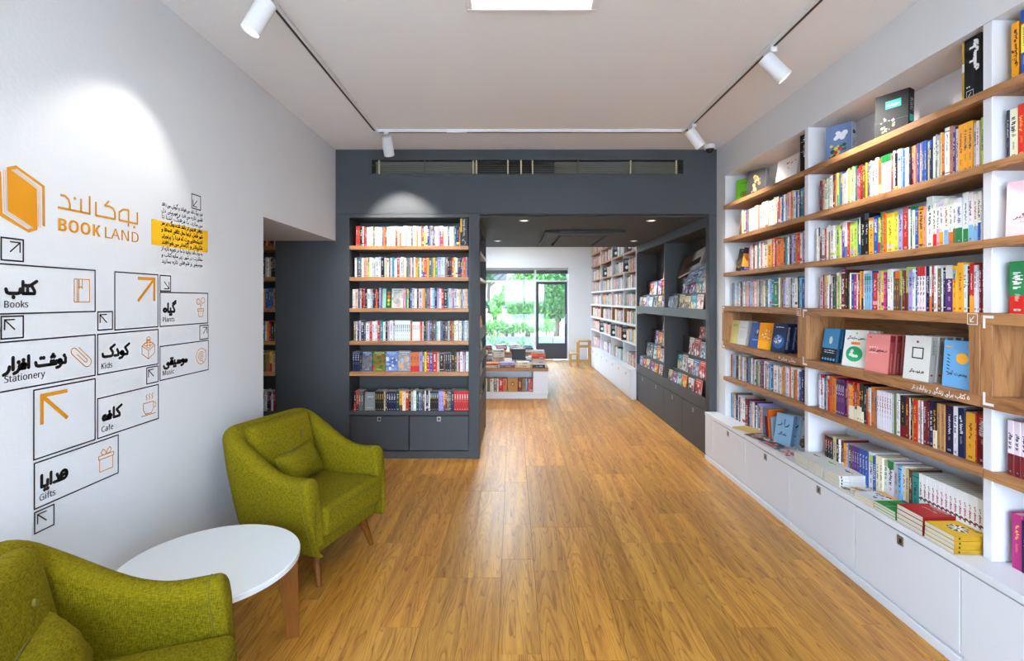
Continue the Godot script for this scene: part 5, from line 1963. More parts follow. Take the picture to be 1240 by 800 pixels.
	for sg in [-1.0, 1.0]:
		var g := []
		for j in 19:
			var row := []
			for i in 31:
				var x := -1.0 + 2.0 * i / 30.0
				var y := -1.0 + 2.0 * j / 18.0
				var t := pow(maxf(0.0, (1 - pow(absf(x), 3.2)) * (1 - pow(absf(y), 2.6))), 0.55)
				var px := x * 0.17 * (1.0 - 0.06 * (1 - absf(y)) * absf(x))
				var py := y * 0.1 * (1.0 - 0.07 * (1 - absf(x)) * absf(y))
				row.append(Vector3(px, py, sg * (0.06 * t + 0.009 * fold.get_noise_2d(px * 0.7 + py, py * 1.6) * t)))
			g.append(row)
		mb.grid(g, false, Vector2.ONE, Vector3.ZERO)
	part(pl, "pillow_cover", mb.mesh(M.green_cloth))
	var sm := MB.new()
	var ring := []
	for i in 41:
		var a := TAU * i / 40.0
		ring.append(Vector3(0.173 * signf(cos(a)) * pow(absf(cos(a)), 0.3), 0.098 * signf(sin(a)) * pow(absf(sin(a)), 0.3), 0))
	tube(sm, ring, 0.003, 6)
	part(pl, "seam", sm.mesh(M.seam_thread))


func armchairs() -> void:
	armchair("green tub armchair between the round table and charcoal wall", Vector3(-1.171, 0, -2.917), deg_to_rad(72))
	armchair("green tub armchair on the other side of the round table", Vector3(-1.108, 0, -1.30), deg_to_rad(108))
	var t := thing("round_table", "low round white table with three tapered wooden legs", "table", Vector3(-1.273, 0, -2.106))
	var mb := MB.new()
	var R := 0.349
	lathe(mb, [Vector2(0, 0.374), Vector2(R - 0.004, 0.374), Vector2(R, 0.378), Vector2(R, 0.396), Vector2(R - 0.002, 0.399), Vector2(R - 0.004, 0.4), Vector2(0, 0.4)], 96)
	part(t, "table_top", mb.mesh(M.white_gloss))
	for k in 3:
		var a := deg_to_rad(23.0 + 120.0 * k)
		var lm := MB.new()
		# a flat board, wide at the top, in the plane through the middle
		var p := [Vector2(R - 0.105, 0.373), Vector2(R - 0.012, 0.373), Vector2(R - 0.004, 0.0), Vector2(R - 0.052, 0.0)]
		var q := []
		for s in [-0.016, 0.016]:
			for c in p:
				q.append(Vector3(c.x, c.y, s))
		var mid := Vector3(R - 0.05, 0.19, 0)
		var uv := func(v: Vector3) -> Vector2: return Vector2(v.x + v.z, v.y)
		for f in [[0, 1, 2, 3], [4, 5, 6, 7], [0, 1, 5, 4], [1, 2, 6, 5], [2, 3, 7, 6], [3, 0, 4, 7]]:
			var m2: Vector3 = (q[f[0]] + q[f[1]] + q[f[2]] + q[f[3]]) / 4.0 - mid
			lm.quad(q[f[0]], q[f[1]], q[f[2]], q[f[3]], m2, uv.call(q[f[0]]), uv.call(q[f[1]]), uv.call(q[f[2]]), uv.call(q[f[3]]))
		var lg := part(t, "leg", lm.mesh(M.leg_wood))
		lg.rotation.y = a
	bpart(t, "under_frame", Vector3(-0.2, 0.345, -0.02), Vector3(0.2, 0.373, 0.02), M.leg_wood, 0.002, 0)


# ---------------------------------------------------------------- books on the white bookcase
func white_row(spec: String, row: int, z0: float, z1: float, where: String, x := CASE + 0.03, tall := Vector2(0.195, 0.218)) -> void:
	shelf_row(spec, "book", Vector3(x, ROWS[row] + 0.0005, z0), Vector3.BACK, z1 - z0, -PI / 2, Vector2(0.138, 0.15), tall, where, "books standing on the white bookcase")


func spine_print(q: Array, c: Color) -> void:
	cover_sheet.fill_rect(q[2], c)


func fill_white_bookcase() -> void:
	var e := "end bay"
	var m := "middle bay"
	var n := "third bay"
	# second row
	white_row("wh20 lg12 wh18 bl10 mg14 te14 lg10 wh22 wh20 tn16 wh30 wh14 or10 wh30 cr30 wh26 tn10 wh30 wh28 cr10 wh20 bl14^wh or14 wh16 bl12 wh20 lb20 pk24 or12 tn14 wh18 bl16 wh16 nv14 te22 or12 wh24", 1, -4.28, -3.315, "second shelf, " + e)
	white_row("dr30 tn34 wh26 wh22 gy20 wh22 wh20 nv22 or20 wh14 ye14/gn te20 bl26 tn14 gy30 wh20 lg20 wh16 or14 lg22 wh14 gn16 mg24 rd20 dr20 br34 ye14 rd18 bl14 wh14 gy34 wh36 or28/tn wh30x3^gn rd14 wh20 bk20 wh34 lb20 bl10 wh36 nv20 dr20^or tn14 or12 bl20 tn22 bl20x2 tn20 nv18^bl wh22 dg14 gy16 tn18 or20 wh34h226 kr24h226 pu16 gy20 am34 am30x2 gy20 wh20 lg36 nv16", 1, -3.19, -2.06, "second shelf, " + m)
	white_row("nv8 cr26 rd24 gn18 wh40 sa30 wh30 lb20 am20 wh24 bl22 tn20", 1, -1.985, -1.62, "second shelf, " + n)
	# third row
	white_row("rd14 gy22 wh16 gn10 rd16 wh20 sa12 te14 wh20 rd16 wh22 cr40 am44^wh or20 wh12 rd14 kr16 or34 or24 br14 te16 gn12 wh12 nv22 li18 bl16 or20 rd22 wh14 li16 pk20 gy18", 2, -4.15, -3.315, "third shelf, " + e)
	white_row("wh22 wh16^nv dr26^gy wh32 rd20 wh22 kr22^wh wh44 wh18 lg40 wh12 or14 bl22^wh wh26/st rd18 tn14 lg40 lg20 te18 wh12/bl bk40h236 bk36h236 am40 bl34 ye20/rd gn14 am12 or26 ye50 ye36 li36 rd40 wh10 gn10 wh24 bl22 am36 sa16 wh40h240 wh22/rd wh20/pk wh22/am wh30/lb wh26/or wh22/ol wh32/gn wh28/gn wh24/lb wh24/lb wh18/bl wh8 bl18 wh18/rd", 2, -3.23, -2.055, "third shelf, " + m)
	# fourth row, on the display boxes
	white_row("st20 lb18 wh18 gy16 lb14 wh20 br16 gy18 wh22 lb12 sa16 gy14 dr12 li16 lb20 sa18 wh16 pk14 gy18 br14 lb20 tn16 wh16 dr12 te20 wh14 lb18 te24 gn40 wh14 kr16 dg12 li20 wh26 gy18 dg16 wh24 wh18 bk14 lb18 bl24 wh14 am18", 3, -4.46, -3.31, "fourth shelf, " + e)
	white_row("pk40 dr8 tn22 ye16 wh18 pu14^wh cr22 nv16 gn12 dr14 wh16 lg24 wh10 dr40h232 bk28 br16 wh10 bl26 mg24 wh12 rd20 ye14 or20/bk wh10 lb20x3 bl8 rd36 wh14 tn24 ye16 mg20 nv12 wh26 wh16 dg14 br16x2^or lg14/dg ol16/br dr14 lg18/br li30 wh20 bl14 wh18x3^rd nv24 wh14/or rd16/bk wh16 ol22/br wh10 nv16 pu44^wh am26 am34 wh22 nv10 rd22/am wh18 wh10 dr16x2 sa14", 3, -3.19, -2.06, "fourth shelf, " + m)
	white_row("gn50/rd nv16 pu12 gn18 wh16 bl22 rd20 wh24 or18 wh20 te20 cr22", 3, -1.975, -1.62, "fourth shelf, " + n)
	# sixth row
	white_row("or20 lb34 gy16 nv14 bk28 wh14 cr12 or16 gy14 wh12 tn16 gy20 nv20 st24 dg16 wh14 dr12 gy14 wh14 gn18 li14 tn16 dg12 kr14 pu12 gn12 wh10 mg12 wh26 dg10 lb14 bl20 tn12 wh40 gy16 wh20 am16 or14 gy20 wh24 or16 wh26 gn12 or18 wh16 bl22 nv22 br14 rd24", 4, -4.49, -3.31, "lowest oak shelf, " + e)
	white_row("wh18 rd16/wh wh20 dg16 gy18 rd18 or30 or34 gn8 pu18x4 nv20 rd8 lb16 am16x2/cr rd14/cr br18/cr or20/cr bk18/cr bk16/cr dk22 or18/rd gy16/or or26 kr24 wh18x6 gy10 ol16 wh18 wh10 bk34/dr dr20 wh8 bk14 ye10 rd24 wh14 kr10 wh10 dr20 dr14 nv22 bk24/cr kr22x2 nv40 wh24 nv36 am44 rd8 dr52h222 wh12", 4, -3.2, -2.052, "lowest oak shelf, " + m)
	white_row("wh18x4/dr lb22x4/or nv20 wh22 rd18 am20", 4, -1.98, -1.62, "lowest oak shelf, " + n)
	# counter
	white_row("lb34 am12 wh14 dg14 nv14 wh18 nv12 wh30 wh34 dr36 nv14 lb16 tn20 wh14 nv14 wh16 li14 gn20 pk16 lb14 st40", 5, -4.5, -3.86, "counter, " + e, CASE + 0.035, Vector2(0.2, 0.232))
	white_row("rd14 bk22x3 tn26 bk24 wh14 dr14/wh dr16/wh am22 li14 dg22 br14 pu18x3/cr bl22x3 wh34 bl22 cr24x2 wh26 wh40^gn gy30 lb24 cr20 tn20 br20 te40 gl22x14 wh34", 5, -3.17, -2.06, "counter, " + m, CASE + 0.045, Vector2(0.2, 0.215))
	white_row("mg30h216 nv26x2 nv20 wh30 ye20 rd22 wh30 bl24", 5, -1.975, -1.66, "counter, " + n, CASE + 0.04)

	# --- face-out books of the top row
	var g := "books shown cover-out on the top shelf"
	var y0: float = ROWS[0] + 0.001
	var q := new_cover(Color(0.42, 0.72, 0.15))
	blot(cover_sheet, q[1].position.x + 56, q[1].position.y + 126, 28, Color(0.08, 0.2, 0.06), q[1])
	blot(cover_sheet, q[1].position.x + 56, q[1].position.y + 126, 24, Color(0.42, 0.72, 0.15), q[1])
	for k in 6:
		blot(cover_sheet, q[1].position.x + 56 + 14 * cos(k * 1.05), q[1].position.y + 126 + 14 * sin(k * 1.05), 6, Color(0.1, 0.25, 0.08), q[1])
	blot(cover_sheet, q[1].position.x + 56, q[1].position.y + 126, 8, Color(0.7, 0.1, 0.1), q[1])
	dabs(q[1], 26, 30, 60, 8, Color(0.1, 0.2, 0.05), 4)
	cover_book("cover_book", q, 0.03, 0.21, 0.15, "lime green book with round black emblem, top shelf end bay", "book", g, face_out(Vector3(2.04, y0, -4.38), 0.1, 0.75, 0.15))
	q = new_cover(Color(0.07, 0.065, 0.07))
	for k in 14:
		blot(cover_sheet, q[1].position.x + 50 + rng.randf_range(-26, 26), q[1].position.y + 100 + rng.randf_range(-56, 60), rng.randf_range(4, 12), [Color(0.75, 0.6, 0.3), Color(0.55, 0.4, 0.2), Color(0.85, 0.72, 0.45)][k % 3], q[1], 1.5)
	spine_print(q, Color(0.5, 0.52, 0.56))
	cover_book("cover_book", q, 0.045, 0.225, 0.16, "black book with golden figure cover beside the lime one", "book", g, face_out(Vector3(2.03, y0, -4.14), 0.06, 0.6, 0.16), true)
	q = new_cover(Color(0.93, 0.92, 0.91))
	for k in 9:
		blot(cover_sheet, q[1].position.x + 60 + rng.randf_range(-20, 40), q[1].position.y + 60 + rng.randf_range(-30, 20), rng.randf_range(2, 6), Color(0.85, 0.35, 0.3), q[1])
	blot(cover_sheet, q[1].position.x + 36, q[1].position.y + 150, 9, Color(0.8, 0.4, 0.2), q[1])
	cover_book("cover_book", q, 0.03, 0.22, 0.24, "wide white book with red floral print on the top shelf", "book", g, face_out(Vector3(2.06, y0, -3.76), 0.16, 0.12, 0.24))
	q = new_cover(Color(0.08, 0.085, 0.1))
	spine_print(q, Color(0.08, 0.085, 0.1))
	cover_sheet.fill_rect(Rect2i(q[1].position + Vector2i(0, 0), Vector2i(26, CH)), Color(0.72, 0.55, 0.12))
	cover_sheet.fill_rect(Rect2i(q[1].position + Vector2i(0, 150), Vector2i(26, 24)), Color(0.92, 0.92, 0.92))
	ink_fa(cover_sheet, "روان_شناسی", q[2].position.x + 11, q[2].position.y + 12, 110, 8, 2.0, Color(0.95, 0.95, 0.95), q[2], true)
	cover_book("cover_book", q, 0.075, 0.262, 0.19, "tall black boxed book with gold edge in the end bay", "book", g, Transform3D(Basis(Vector3.UP, -PI / 2 + 0.12), Vector3(1.965, y0, -3.37)), true)
	q = new_cover(Color(0.4, 0.48, 0.62))
	for k in 24:
		blot(cover_sheet, q[1].position.x + 56 + rng.randf_range(-36, 36), q[1].position.y + 130 + rng.randf_range(-30, 40), rng.randf_range(3, 10), [Color(0.15, 0.42, 0.15), Color(0.7, 0.2, 0.12), Color(0.1, 0.3, 0.1), Color(0.85, 0.75, 0.25)][k % 4], q[1])
	for k in 8:
		blot(cover_sheet, q[1].position.x + 56 + rng.randf_range(-30, 30), q[1].position.y + 50 + rng.randf_range(-14, 22), rng.randf_range(8, 14), Color(0.92, 0.93, 0.95), q[1])
	spine_print(q, Color(0.62, 0.67, 0.75))
	blot(cover_sheet, q[2].position.x + 8, q[2].position.y + 50, 5, Color(0.1, 0.1, 0.15), q[2], 2.0)
	dabs(q[2], 3, 84, 10, 40, Color(0.1, 0.1, 0.2), 2)
	cover_book("cover_book", q, 0.05, 0.225, 0.15, "blue-grey picture book with garden scene, top shelf middle bay", "book", g, face_out(Vector3(2.02, y0, -3.08), 0.05, 0.55, 0.15), true)
	q = new_cover(Color(0.085, 0.09, 0.095))
	cover_sheet.fill_rect(Rect2i(q[1].position + Vector2i(36, 34), Vector2i(52, 34)), Color(0.2, 0.68, 0.62))
	ink_fa(cover_sheet, "سرنوشت", q[1].position.x + 84, q[1].position.y + 56, 44, 14, 2.4, Color(0.93, 0.95, 0.94), q[1])
	for k in 30:
		blot(cover_sheet, q[1].position.x + 44 + rng.randf_range(-24, 24), q[1].position.y + 130 + rng.randf_range(-38, 38), rng.randf_range(2, 6), [Color(0.8, 0.75, 0.6), Color(0.5, 0.45, 0.35), Color(0.15, 0.14, 0.12)][k % 3], q[1])
	cover_sheet.fill_rect(Rect2i(q[1].position + Vector2i(0, 120), Vector2i(112, 1)), Color(0.4, 0.45, 0.45))
	cover_sheet.fill_rect(Rect2i(q[2].position + Vector2i(3, 110), Vector2i(10, 30)), Color(0.2, 0.68, 0.62))
	dabs(q[2], 4, 40, 8, 50, Color(0.85, 0.88, 0.87), 2)
	cover_book("cover_book", q, 0.055, 0.23, 0.155, "black hardback with teal title square, top shelf middle bay", "book", g, face_out(Vector3(2.0, y0, -2.62), 0.04, 0.5, 0.155), true)
	q = new_cover(Color(0.1, 0.105, 0.115))
	cover_sheet.fill_rect(Rect2i(q[1].position, Vector2i(18, CH)), Color(0.72, 0.55, 0.12))
	cover_sheet.fill_rect(Rect2i(q[1].position + Vector2i(0, 70), Vector2i(18, 26)), Color(0.93, 0.93, 0.93))
	blot(cover_sheet, q[1].position.x + 4, q[1].position.y + 180, 12, Color(0.85, 0.7, 0.2), q[1])
	ink_fa(cover_sheet, "روان_شناسی", q[1].position.x + 84, q[1].position.y + 14, 92, 34, 7.0, Color(0.95, 0.95, 0.95), q[1], true)
	dabs(q[1], 30, 146, 24, 8, Color(0.95, 0.95, 0.95), 4)
	for s in [[30, 160, 40, 2], [30, 186, 40, 2], [30, 160, 2, 28], [68, 160, 2, 28]]:
		cover_sheet.fill_rect(Rect2i(q[1].position + Vector2i(s[0], s[1]), Vector2i(s[2], s[3])), Color(0.95, 0.95, 0.95))
	ink_line(cover_sheet, Vector2(q[1].position) + Vector2(56, 168), Vector2(q[1].position) + Vector2(40, 180), 2.0, Color(0.95, 0.95, 0.95), q[1])
	spine_print(q, Color(0.06, 0.06, 0.07))
	cover_book("cover_book", [q[0], q[2], q[1]], 0.092, 0.265, 0.18, "tall black boxed book with large white Persian title", "book", g, Transform3D(Basis(Vector3.UP, -PI / 2), Vector3(1.955, y0, -2.13)), true)
	q = new_cover(Color(0.92, 0.6, 0.08))
	ink_fa(cover_sheet, "جزیره سرگردانی", q[2].position.x + 11, q[2].position.y + 24, 120, 7, 1.6, Color(0.3, 0.12, 0.05), q[2], true)
	cover_book("cover_book", q, 0.028, 0.232, 0.16, "orange book standing spine-out at the third bay", "book", g, Transform3D(Basis(Vector3.UP, -PI / 2), Vector3(1.965, y0, -1.955)))
	q = new_cover(Color(0.14, 0.3, 0.62))
	cover_sheet.fill_rect(Rect2i(q[1].position + Vector2i(0, 40), Vector2i(80, 80)), Color(0.93, 0.84, 0.32))
	cover_sheet.fill_rect(Rect2i(q[2].position + Vector2i(0, 40), Vector2i(16, 80)), Color(0.93, 0.84, 0.32))
	cover_sheet.fill_rect(Rect2i(q[2].position + Vector2i(0, 36), Vector2i(16, 4)), Color(0.7, 0.15, 0.3))
	dabs(q[2], 3, 50, 10, 50, Color(0.1, 0.1, 0.2), 2)
	dabs(q[2], 3, 130, 10, 24, Color(0.9, 0.9, 0.9), 1)
	cover_book("cover_book", q, 0.06, 0.262, 0.18, "thick blue and yellow book on the top shelf, third bay", "book", g, Transform3D(Basis(Vector3.UP, -PI / 2 + 0.1), Vector3(1.965, y0, -1.9)), true)

	# --- leaning and face-out ones lower down
	g = "books shown cover-out between the rows"
	q = new_cover(Color(0.62, 0.42, 0.27))
	dabs(q[1], 20, 20, 70, 120, Color(0.4, 0.24, 0.14), 4)
	cover_book("cover_book", q, 0.012, 0.2, 0.14, "brown book leaning on the row, second shelf end bay", "book", g, Transform3D(Basis(Vector3.UP, -PI / 2) * Basis(Vector3.BACK, -0.22), Vector3(1.97, ROWS[1] + 0.003, -4.345)))
	q = busy_cover(Color(0.16, 0.15, 0.13), Color(0.5, 0.42, 0.28), Color(0.3, 0.25, 0.18))
	cover_book("cover_book", q, 0.014, 0.2, 0.14, "dark patterned book leaning at the end panel", "book", g, face_out(Vector3(2.04, ROWS[2] + 0.002, -4.4), 0.12, 0.95, 0.14, 0.16))
	q = new_cover(Color(0.88, 0.6, 0.2))
	cover_sheet.fill_rect(Rect2i(q[1].position, Vector2i(112, 50)), Color(0.12, 0.13, 0.2))
	cover_sheet.fill_rect(Rect2i(q[1].position + Vector2i(0, 160), Vector2i(112, 32)), Color(0.12, 0.16, 0.45))
	for k in 30:
		cover_sheet.fill_rect(Rect2i(q[1].position + Vector2i(56 - k / 2, 90 + k), Vector2i(k, 1)), Color(0.1, 0.1, 0.12))
	dabs(q[1], 20, 166, 70, 10, Color(0.92, 0.92, 0.9), 3)
	cover_book("cover_book", q, 0.014, 0.2, 0.14, "orange and blue book with dark triangle, leaning cover-out", "book", g, face_out(Vector3(2.03, ROWS[2] + 0.002, -4.27), 0.12, 0.95, 0.14, 0.12))
	q = new_cover(Color(0.9, 0.68, 0.7))
	for k in 3:
		blot(cover_sheet, q[1].position.x + 70 + 3 * k, q[1].position.y + 60 + 18 * k, 9, [Color(0.93, 0.93, 0.93), Color(0.93, 0.93, 0.93), Color(0.8, 0.28, 0.22)][k], q[1])
	ink_fa(cover_sheet, "ببخشم بگیر", q[1].position.x + 104, q[1].position.y + 130, 86, 14, 2.2, Color(0.1, 0.08, 0.1), q[1])
	dabs(q[1], 30, 142, 70, 6, Color(0.3, 0.2, 0.22), 2)
	cover_book("cover_book", q, 0.018, 0.215, 0.15, "pale pink book shown cover-out on the third shelf", "book", g, face_out(Vector3(1.98, ROWS[2] + 0.002, -1.9), 0.1, 0.55, 0.15))
	# in the display boxes
	g = "books shown in the oak display boxes"
	var y := 1.116
	var stack := func(q_: Array, k: int, w: float, h: float, d: float, z: float, label: String, x := 1.96, yaw := 0.06, lean := 0.15) -> void:
		for i in k:
			var lab: String = label if i == 0 else label.replace(" cover-out", "") + ", copy behind the front one"
			cover_book("cover_book", q_, w, h, d, lab, "book", g, face_out(Vector3(x + w * 1.35 * i, y, z + 0.002 * i), lean, yaw, d))
	q = new_cover(Color(0.88, 0.84, 0.55))
	dabs(q[1], 20, 30, 70, 20, Color(0.5, 0.45, 0.25), 3)
	stack.call(q, 2, 0.016, 0.205, 0.135, -4.42, "pale yellow book cover-out in the oak box")
	q = new_cover(Color(0.85, 0.85, 0.84))
	dabs(q[1], 20, 50, 70, 8, Color(0.4, 0.4, 0.4), 3)
	dabs(q[1], 20, 80, 70, 60, Color(0.72, 0.72, 0.72), 2)
	spine_print(q, Color(0.72, 0.72, 0.7))
	stack.call(q, 4, 0.016, 0.205, 0.14, -4.27, "white book cover-out beside the pale yellow one")
	q = new_cover(Color(0.12, 0.32, 0.63))
	blot(cover_sheet, q[1].position.x + 76, q[1].position.y + 66, 9, Color(0.92, 0.9, 0.8), q[1], 1.7)
	blot(cover_sheet, q[1].position.x + 54, q[1].position.y + 92, 8, Color(0.1, 0.1, 0.12), q[1], 1.4)
	blot(cover_sheet, q[1].position.x + 84, q[1].position.y + 92, 8, Color(0.1, 0.1, 0.12), q[1], 1.4)
	dabs(q[1], 30, 130, 60, 8, Color(0.9, 0.92, 0.95), 4)
	stack.call(q, 2, 0.018, 0.2, 0.138, -4.04, "deep blue book with small figures cover-out")
	q = new_cover(Color(0.95, 0.6, 0.1))
	cover_sheet.fill_rect(Rect2i(q[1].position + Vector2i(0, 130), Vector2i(112, 62)), Color(0.97, 0.68, 0.14))
	for k in 26:
		blot(cover_sheet, q[1].position.x + 58 + rng.randf_range(-28, 34), q[1].position.y + 84 + rng.randf_range(-34, 30), rng.randf_range(2, 6), [Color(0.95, 0.93, 0.9), Color(0.85, 0.65, 0.3), Color(0.35, 0.45, 0.6)][k % 3], q[1])
	spine_print(q, Color(0.83, 0.46, 0.08))
	stack.call(q, 2, 0.02, 0.205, 0.15, -3.87, "orange book with white scribble cover-out", 1.96, 0.28)
	q = new_cover(Color(0.08, 0.14, 0.3))
	blot(cover_sheet, q[1].position.x + 56, q[1].position.y + 120, 46, Color(0.12, 0.35, 0.6), q[1])
	for k in 40:
		var a := rng.randf() * TAU
		var rr := sqrt(rng.randf()) * 30
		blot(cover_sheet, q[1].position.x + 52 + rr * cos(a), q[1].position.y + 108 + rr * sin(a), rng.randf_range(2, 6), [Color(0.9, 0.9, 0.92), Color(0.85, 0.45, 0.5), Color(0.5, 0.75, 0.85), Color(0.92, 0.8, 0.5)][k % 4], q[1])
	dabs(q[1], 24, 22, 64, 8, Color(0.93, 0.94, 0.96), 4)
	spine_print(q, Color(0.06, 0.1, 0.22))
	dabs(q[2], 4, 20, 8, 150, Color(0.85, 0.88, 0.92), 2)
	stack.call(q, 3, 0.034, 0.21, 0.16, -3.655, "dark blue book with bright round cluster cover-out", 1.95, 0.1)
	q = new_cover(Color(0.27, 0.54, 0.72))
	blot(cover_sheet, q[1].position.x + 58, q[1].position.y + 64, 12, Color(0.88, 0.86, 0.78), q[1], 1.9)
	cover_sheet.fill_rect(Rect2i(q[1].position + Vector2i(0, 112), Vector2i(112, 80)), Color(0.08, 0.09, 0.1))
	dabs(q[1], 20, 122, 72, 14, Color(0.9, 0.92, 0.93), 4)
	for k in 5:
		blot(cover_sheet, q[1].position.x + 16 + 20 * k, q[1].position.y + 174, 8, Color(0.35, 0.65, 0.85), q[1])
	spine_print(q, Color(0.13, 0.32, 0.45))
	stack.call(q, 5, 0.017, 0.205, 0.14, -3.085, "blue and black book cover-out, middle oak box", 1.955, 0.04)
	q = new_cover(Color(0.88, 0.88, 0.86))
	blot(cover_sheet, q[1].position.x + 56, q[1].position.y + 124, 40, Color(0.17, 0.6, 0.38), q[1])
	for k in 9:
		blot(cover_sheet, q[1].position.x + 50 + rng.randf_range(-14, 20), q[1].position.y + 124 + rng.randf_range(-20, 20), 8, Color(0.88, 0.88, 0.86), q[1])
	cover_sheet.fill_rect(Rect2i(q[1].position + Vector2i(36, 62), Vector2i(42, 14)), Color(0.9, 0.5, 0.12))
	ink_fa(cover_sheet, "معجون سازندگی", q[1].position.x + 100, q[1].position.y + 46, 88, 12, 2.2, Color(0.1, 0.1, 0.1), q[1])
	blot(cover_sheet, q[1].position.x + 58, q[1].position.y + 16, 4, Color(0.17, 0.6, 0.38), q[1])
	spine_print(q, Color(0.7, 0.7, 0.68))
	stack.call(q, 3, 0.022, 0.21, 0.15, -2.865, "white book with green round print cover-out", 1.96, 0.22)
	q = new_cover(Color(0.86, 0.52, 0.5))
	dabs(q[1], 14, 14, 10, 8, Color(0.35, 0.15, 0.15), 4)
	ink_fa(cover_sheet, "در جستجوی آرامش", q[1].position.x + 100, q[1].position.y + 84, 84, 12, 2.0, Color(0.2, 0.08, 0.1), q[1])
	dabs(q[1], 16, 64, 40, 10, Color(0.93, 0.9, 0.88), 4)
	dabs(q[1], 16, 92, 40, 6, Color(0.93, 0.9, 0.88), 3)
	spine_print(q, Color(0.55, 0.2, 0.2))
	cover_sheet.fill_rect(Rect2i(q[2].position, Vector2i(16, 32)), Color(0.42, 0.1, 0.12))
	dabs(q[2], 6, 90, 4, 90, Color(0.9, 0.75, 0.72), 1)
	stack.call(q, 4, 0.025, 0.2, 0.165, -2.65, "salmon pink book cover-out in the middle oak box", 1.94, 0.02, 0.08)
	q = new_cover(Color(0.84, 0.84, 0.82))
	for s in [[34, 48, 48, 5], [34, 92, 48, 5], [34, 48, 5, 48], [78, 48, 5, 48]]:
		cover_sheet.fill_rect(Rect2i(q[1].position + Vector2i(s[0], s[1]), Vector2i(s[2], s[3])), Color(0.1, 0.11, 0.12))
	blot(cover_sheet, q[1].position.x + 56, q[1].position.y + 24, 5, Color(0.5, 0.15, 0.12), q[1])
	ink_fa(cover_sheet, "هنر ظریف زندگی", q[1].position.x + 90, q[1].position.y + 156, 62, 10, 1.8, Color(0.15, 0.15, 0.15), q[1])
	spine_print(q, Color(0.55, 0.54, 0.52))
	dabs(q[2], 5, 16, 6, 60, Color(0.15, 0.15, 0.15), 2)
	blot(cover_sheet, q[2].position.x + 8, q[2].position.y + 160, 4, Color(0.5, 0.15, 0.12), q[2])
	stack.call(q, 5, 0.026, 0.21, 0.15, -2.385, "pale grey book with black square outline cover-out", 1.935, 0.02, 0.08)
	q = new_cover(Color(0.42, 0.66, 0.86))
	cover_sheet.fill_rect(Rect2i(q[1].position + Vector2i(6, 24), Vector2i(28, 6)), Color(0.93, 0.7, 0.2))
	blot(cover_sheet, q[1].position.x + 70, q[1].position.y + 70, 22, Color(0.93, 0.68, 0.2), q[1])
	for k in 6:
		ink_line(cover_sheet, Vector2(q[1].position) + Vector2(16, 60 + 14 * k), Vector2(q[1].position) + Vector2(24, 64 + 14 * k), 3.0, Color(0.1, 0.15, 0.25), q[1])
	ink_fa(cover_sheet, "وضعیت آخر", q[1].position.x + 90, q[1].position.y + 140, 70, 12, 2.4, Color(0.1, 0.15, 0.25), q[1])
	stack.call(q, 2, 0.02, 0.205, 0.15, -2.17, "sky blue book cover-out at the box side", 1.94, 0.0, 0.06)
	q = busy_cover(Color(0.85, 0.85, 0.84), Color(0.3, 0.4, 0.5), Color(0.7, 0.6, 0.4), true)
	stack.call(q, 1, 0.02, 0.2, 0.14, -1.72, "white picture book cover-out in the third oak box")

	# --- counter: leaning ones and flat piles
	g = "books on the white counter"
	var c0: float = ROWS[5] + 0.001
	for a in [[Color(0.36, 0.12, 0.1), 0.16, -3.825, "small maroon book standing on the counter"], [Color(0.87, 0.4, 0.12), 0.215, -3.785, "orange book leaning on the counter row"], [Color(0.5, 0.6, 0.66), 0.17, -3.74, "grey book with lilac label leaning on the counter"]]:
		q = new_cover(a[0])
		dabs(q[1], 20, 24, 70, 30, Color(0.85, 0.85, 0.83), 3)
		cover_sheet.fill_rect(Rect2i(q[1].position + Vector2i(20, 80), Vector2i(70, 90)), (a[0] as Color).lerp(Color(0.7, 0.66, 0.76), 0.6))
		spine_print(q, (a[0] as Color).darkened(0.1))
		cover_book("cover_book", q, 0.022, a[1], 0.14, a[3], "book", g, Transform3D(Basis(Vector3.UP, -PI / 2 + 0.25) * Basis(Vector3.BACK, 0.1), Vector3(1.95, c0 + 0.003, a[2])))
	q = new_cover(Color(0.5, 0.63, 0.72))
	ink_fa(cover_sheet, "راز", q[1].position.x + 92, q[1].position.y + 66, 70, 34, 4.5, Color(0.1, 0.12, 0.16), q[1])
	ink_fa(cover_sheet, "ماندگار", q[1].position.x + 80, q[1].position.y + 130, 52, 14, 2.5, Color(0.15, 0.17, 0.2), q[1])
	blot(cover_sheet, q[1].position.x + 14, q[1].position.y + 176, 6, Color(0.9, 0.6, 0.2), q[1])
	spine_print(q, Color(0.36, 0.48, 0.58))
	for i in 2:
		cover_book("cover_book", q, 0.028, 0.222, 0.15, "blue-grey book with black script leaning cover-out on the counter" if i == 0 else "blue-grey book leaning behind its twin on the counter", "book", g, face_out(Vector3(1.965 + 0.055 * i, c0, -3.63 + 0.02 * i), 0.17, 0.3, 0.15))
	q = busy_cover(Color(0.6, 0.64, 0.68), Color(0.28, 0.25, 0.2), Color(0.45, 0.42, 0.3), true)
	cover_book("cover_book", q, 0.025, 0.215, 0.15, "grey illustrated book leaning against the upright", "book", g, face_out(Vector3(2.03, c0, -3.42), 0.2, 0.3, 0.15))
	var pile := func(q_: Array, k: int, w: float, h: float, d: float, x: float, z: float, label: String, yaw := 0.0) -> void:
		for i in k:
			var lab: String = label + (", top of its pile" if i == k - 1 else ", lower in its pile") if k > 1 else label
			cover_book("flat_book", q_, w, h, d, lab, "book", g, lying(Vector3(x + rng.randf_range(-0.002, 0.002), c0 + (w + 0.0006) * i, z + rng.randf_range(-0.002, 0.002)), w, d, yaw))
	q = new_cover(Color(0.76, 0.64, 0.36))
	pile.call(q, 2, 0.006, 0.14, 0.2, 1.83, -4.01, "thin tan booklet lying on the counter", 0.25)
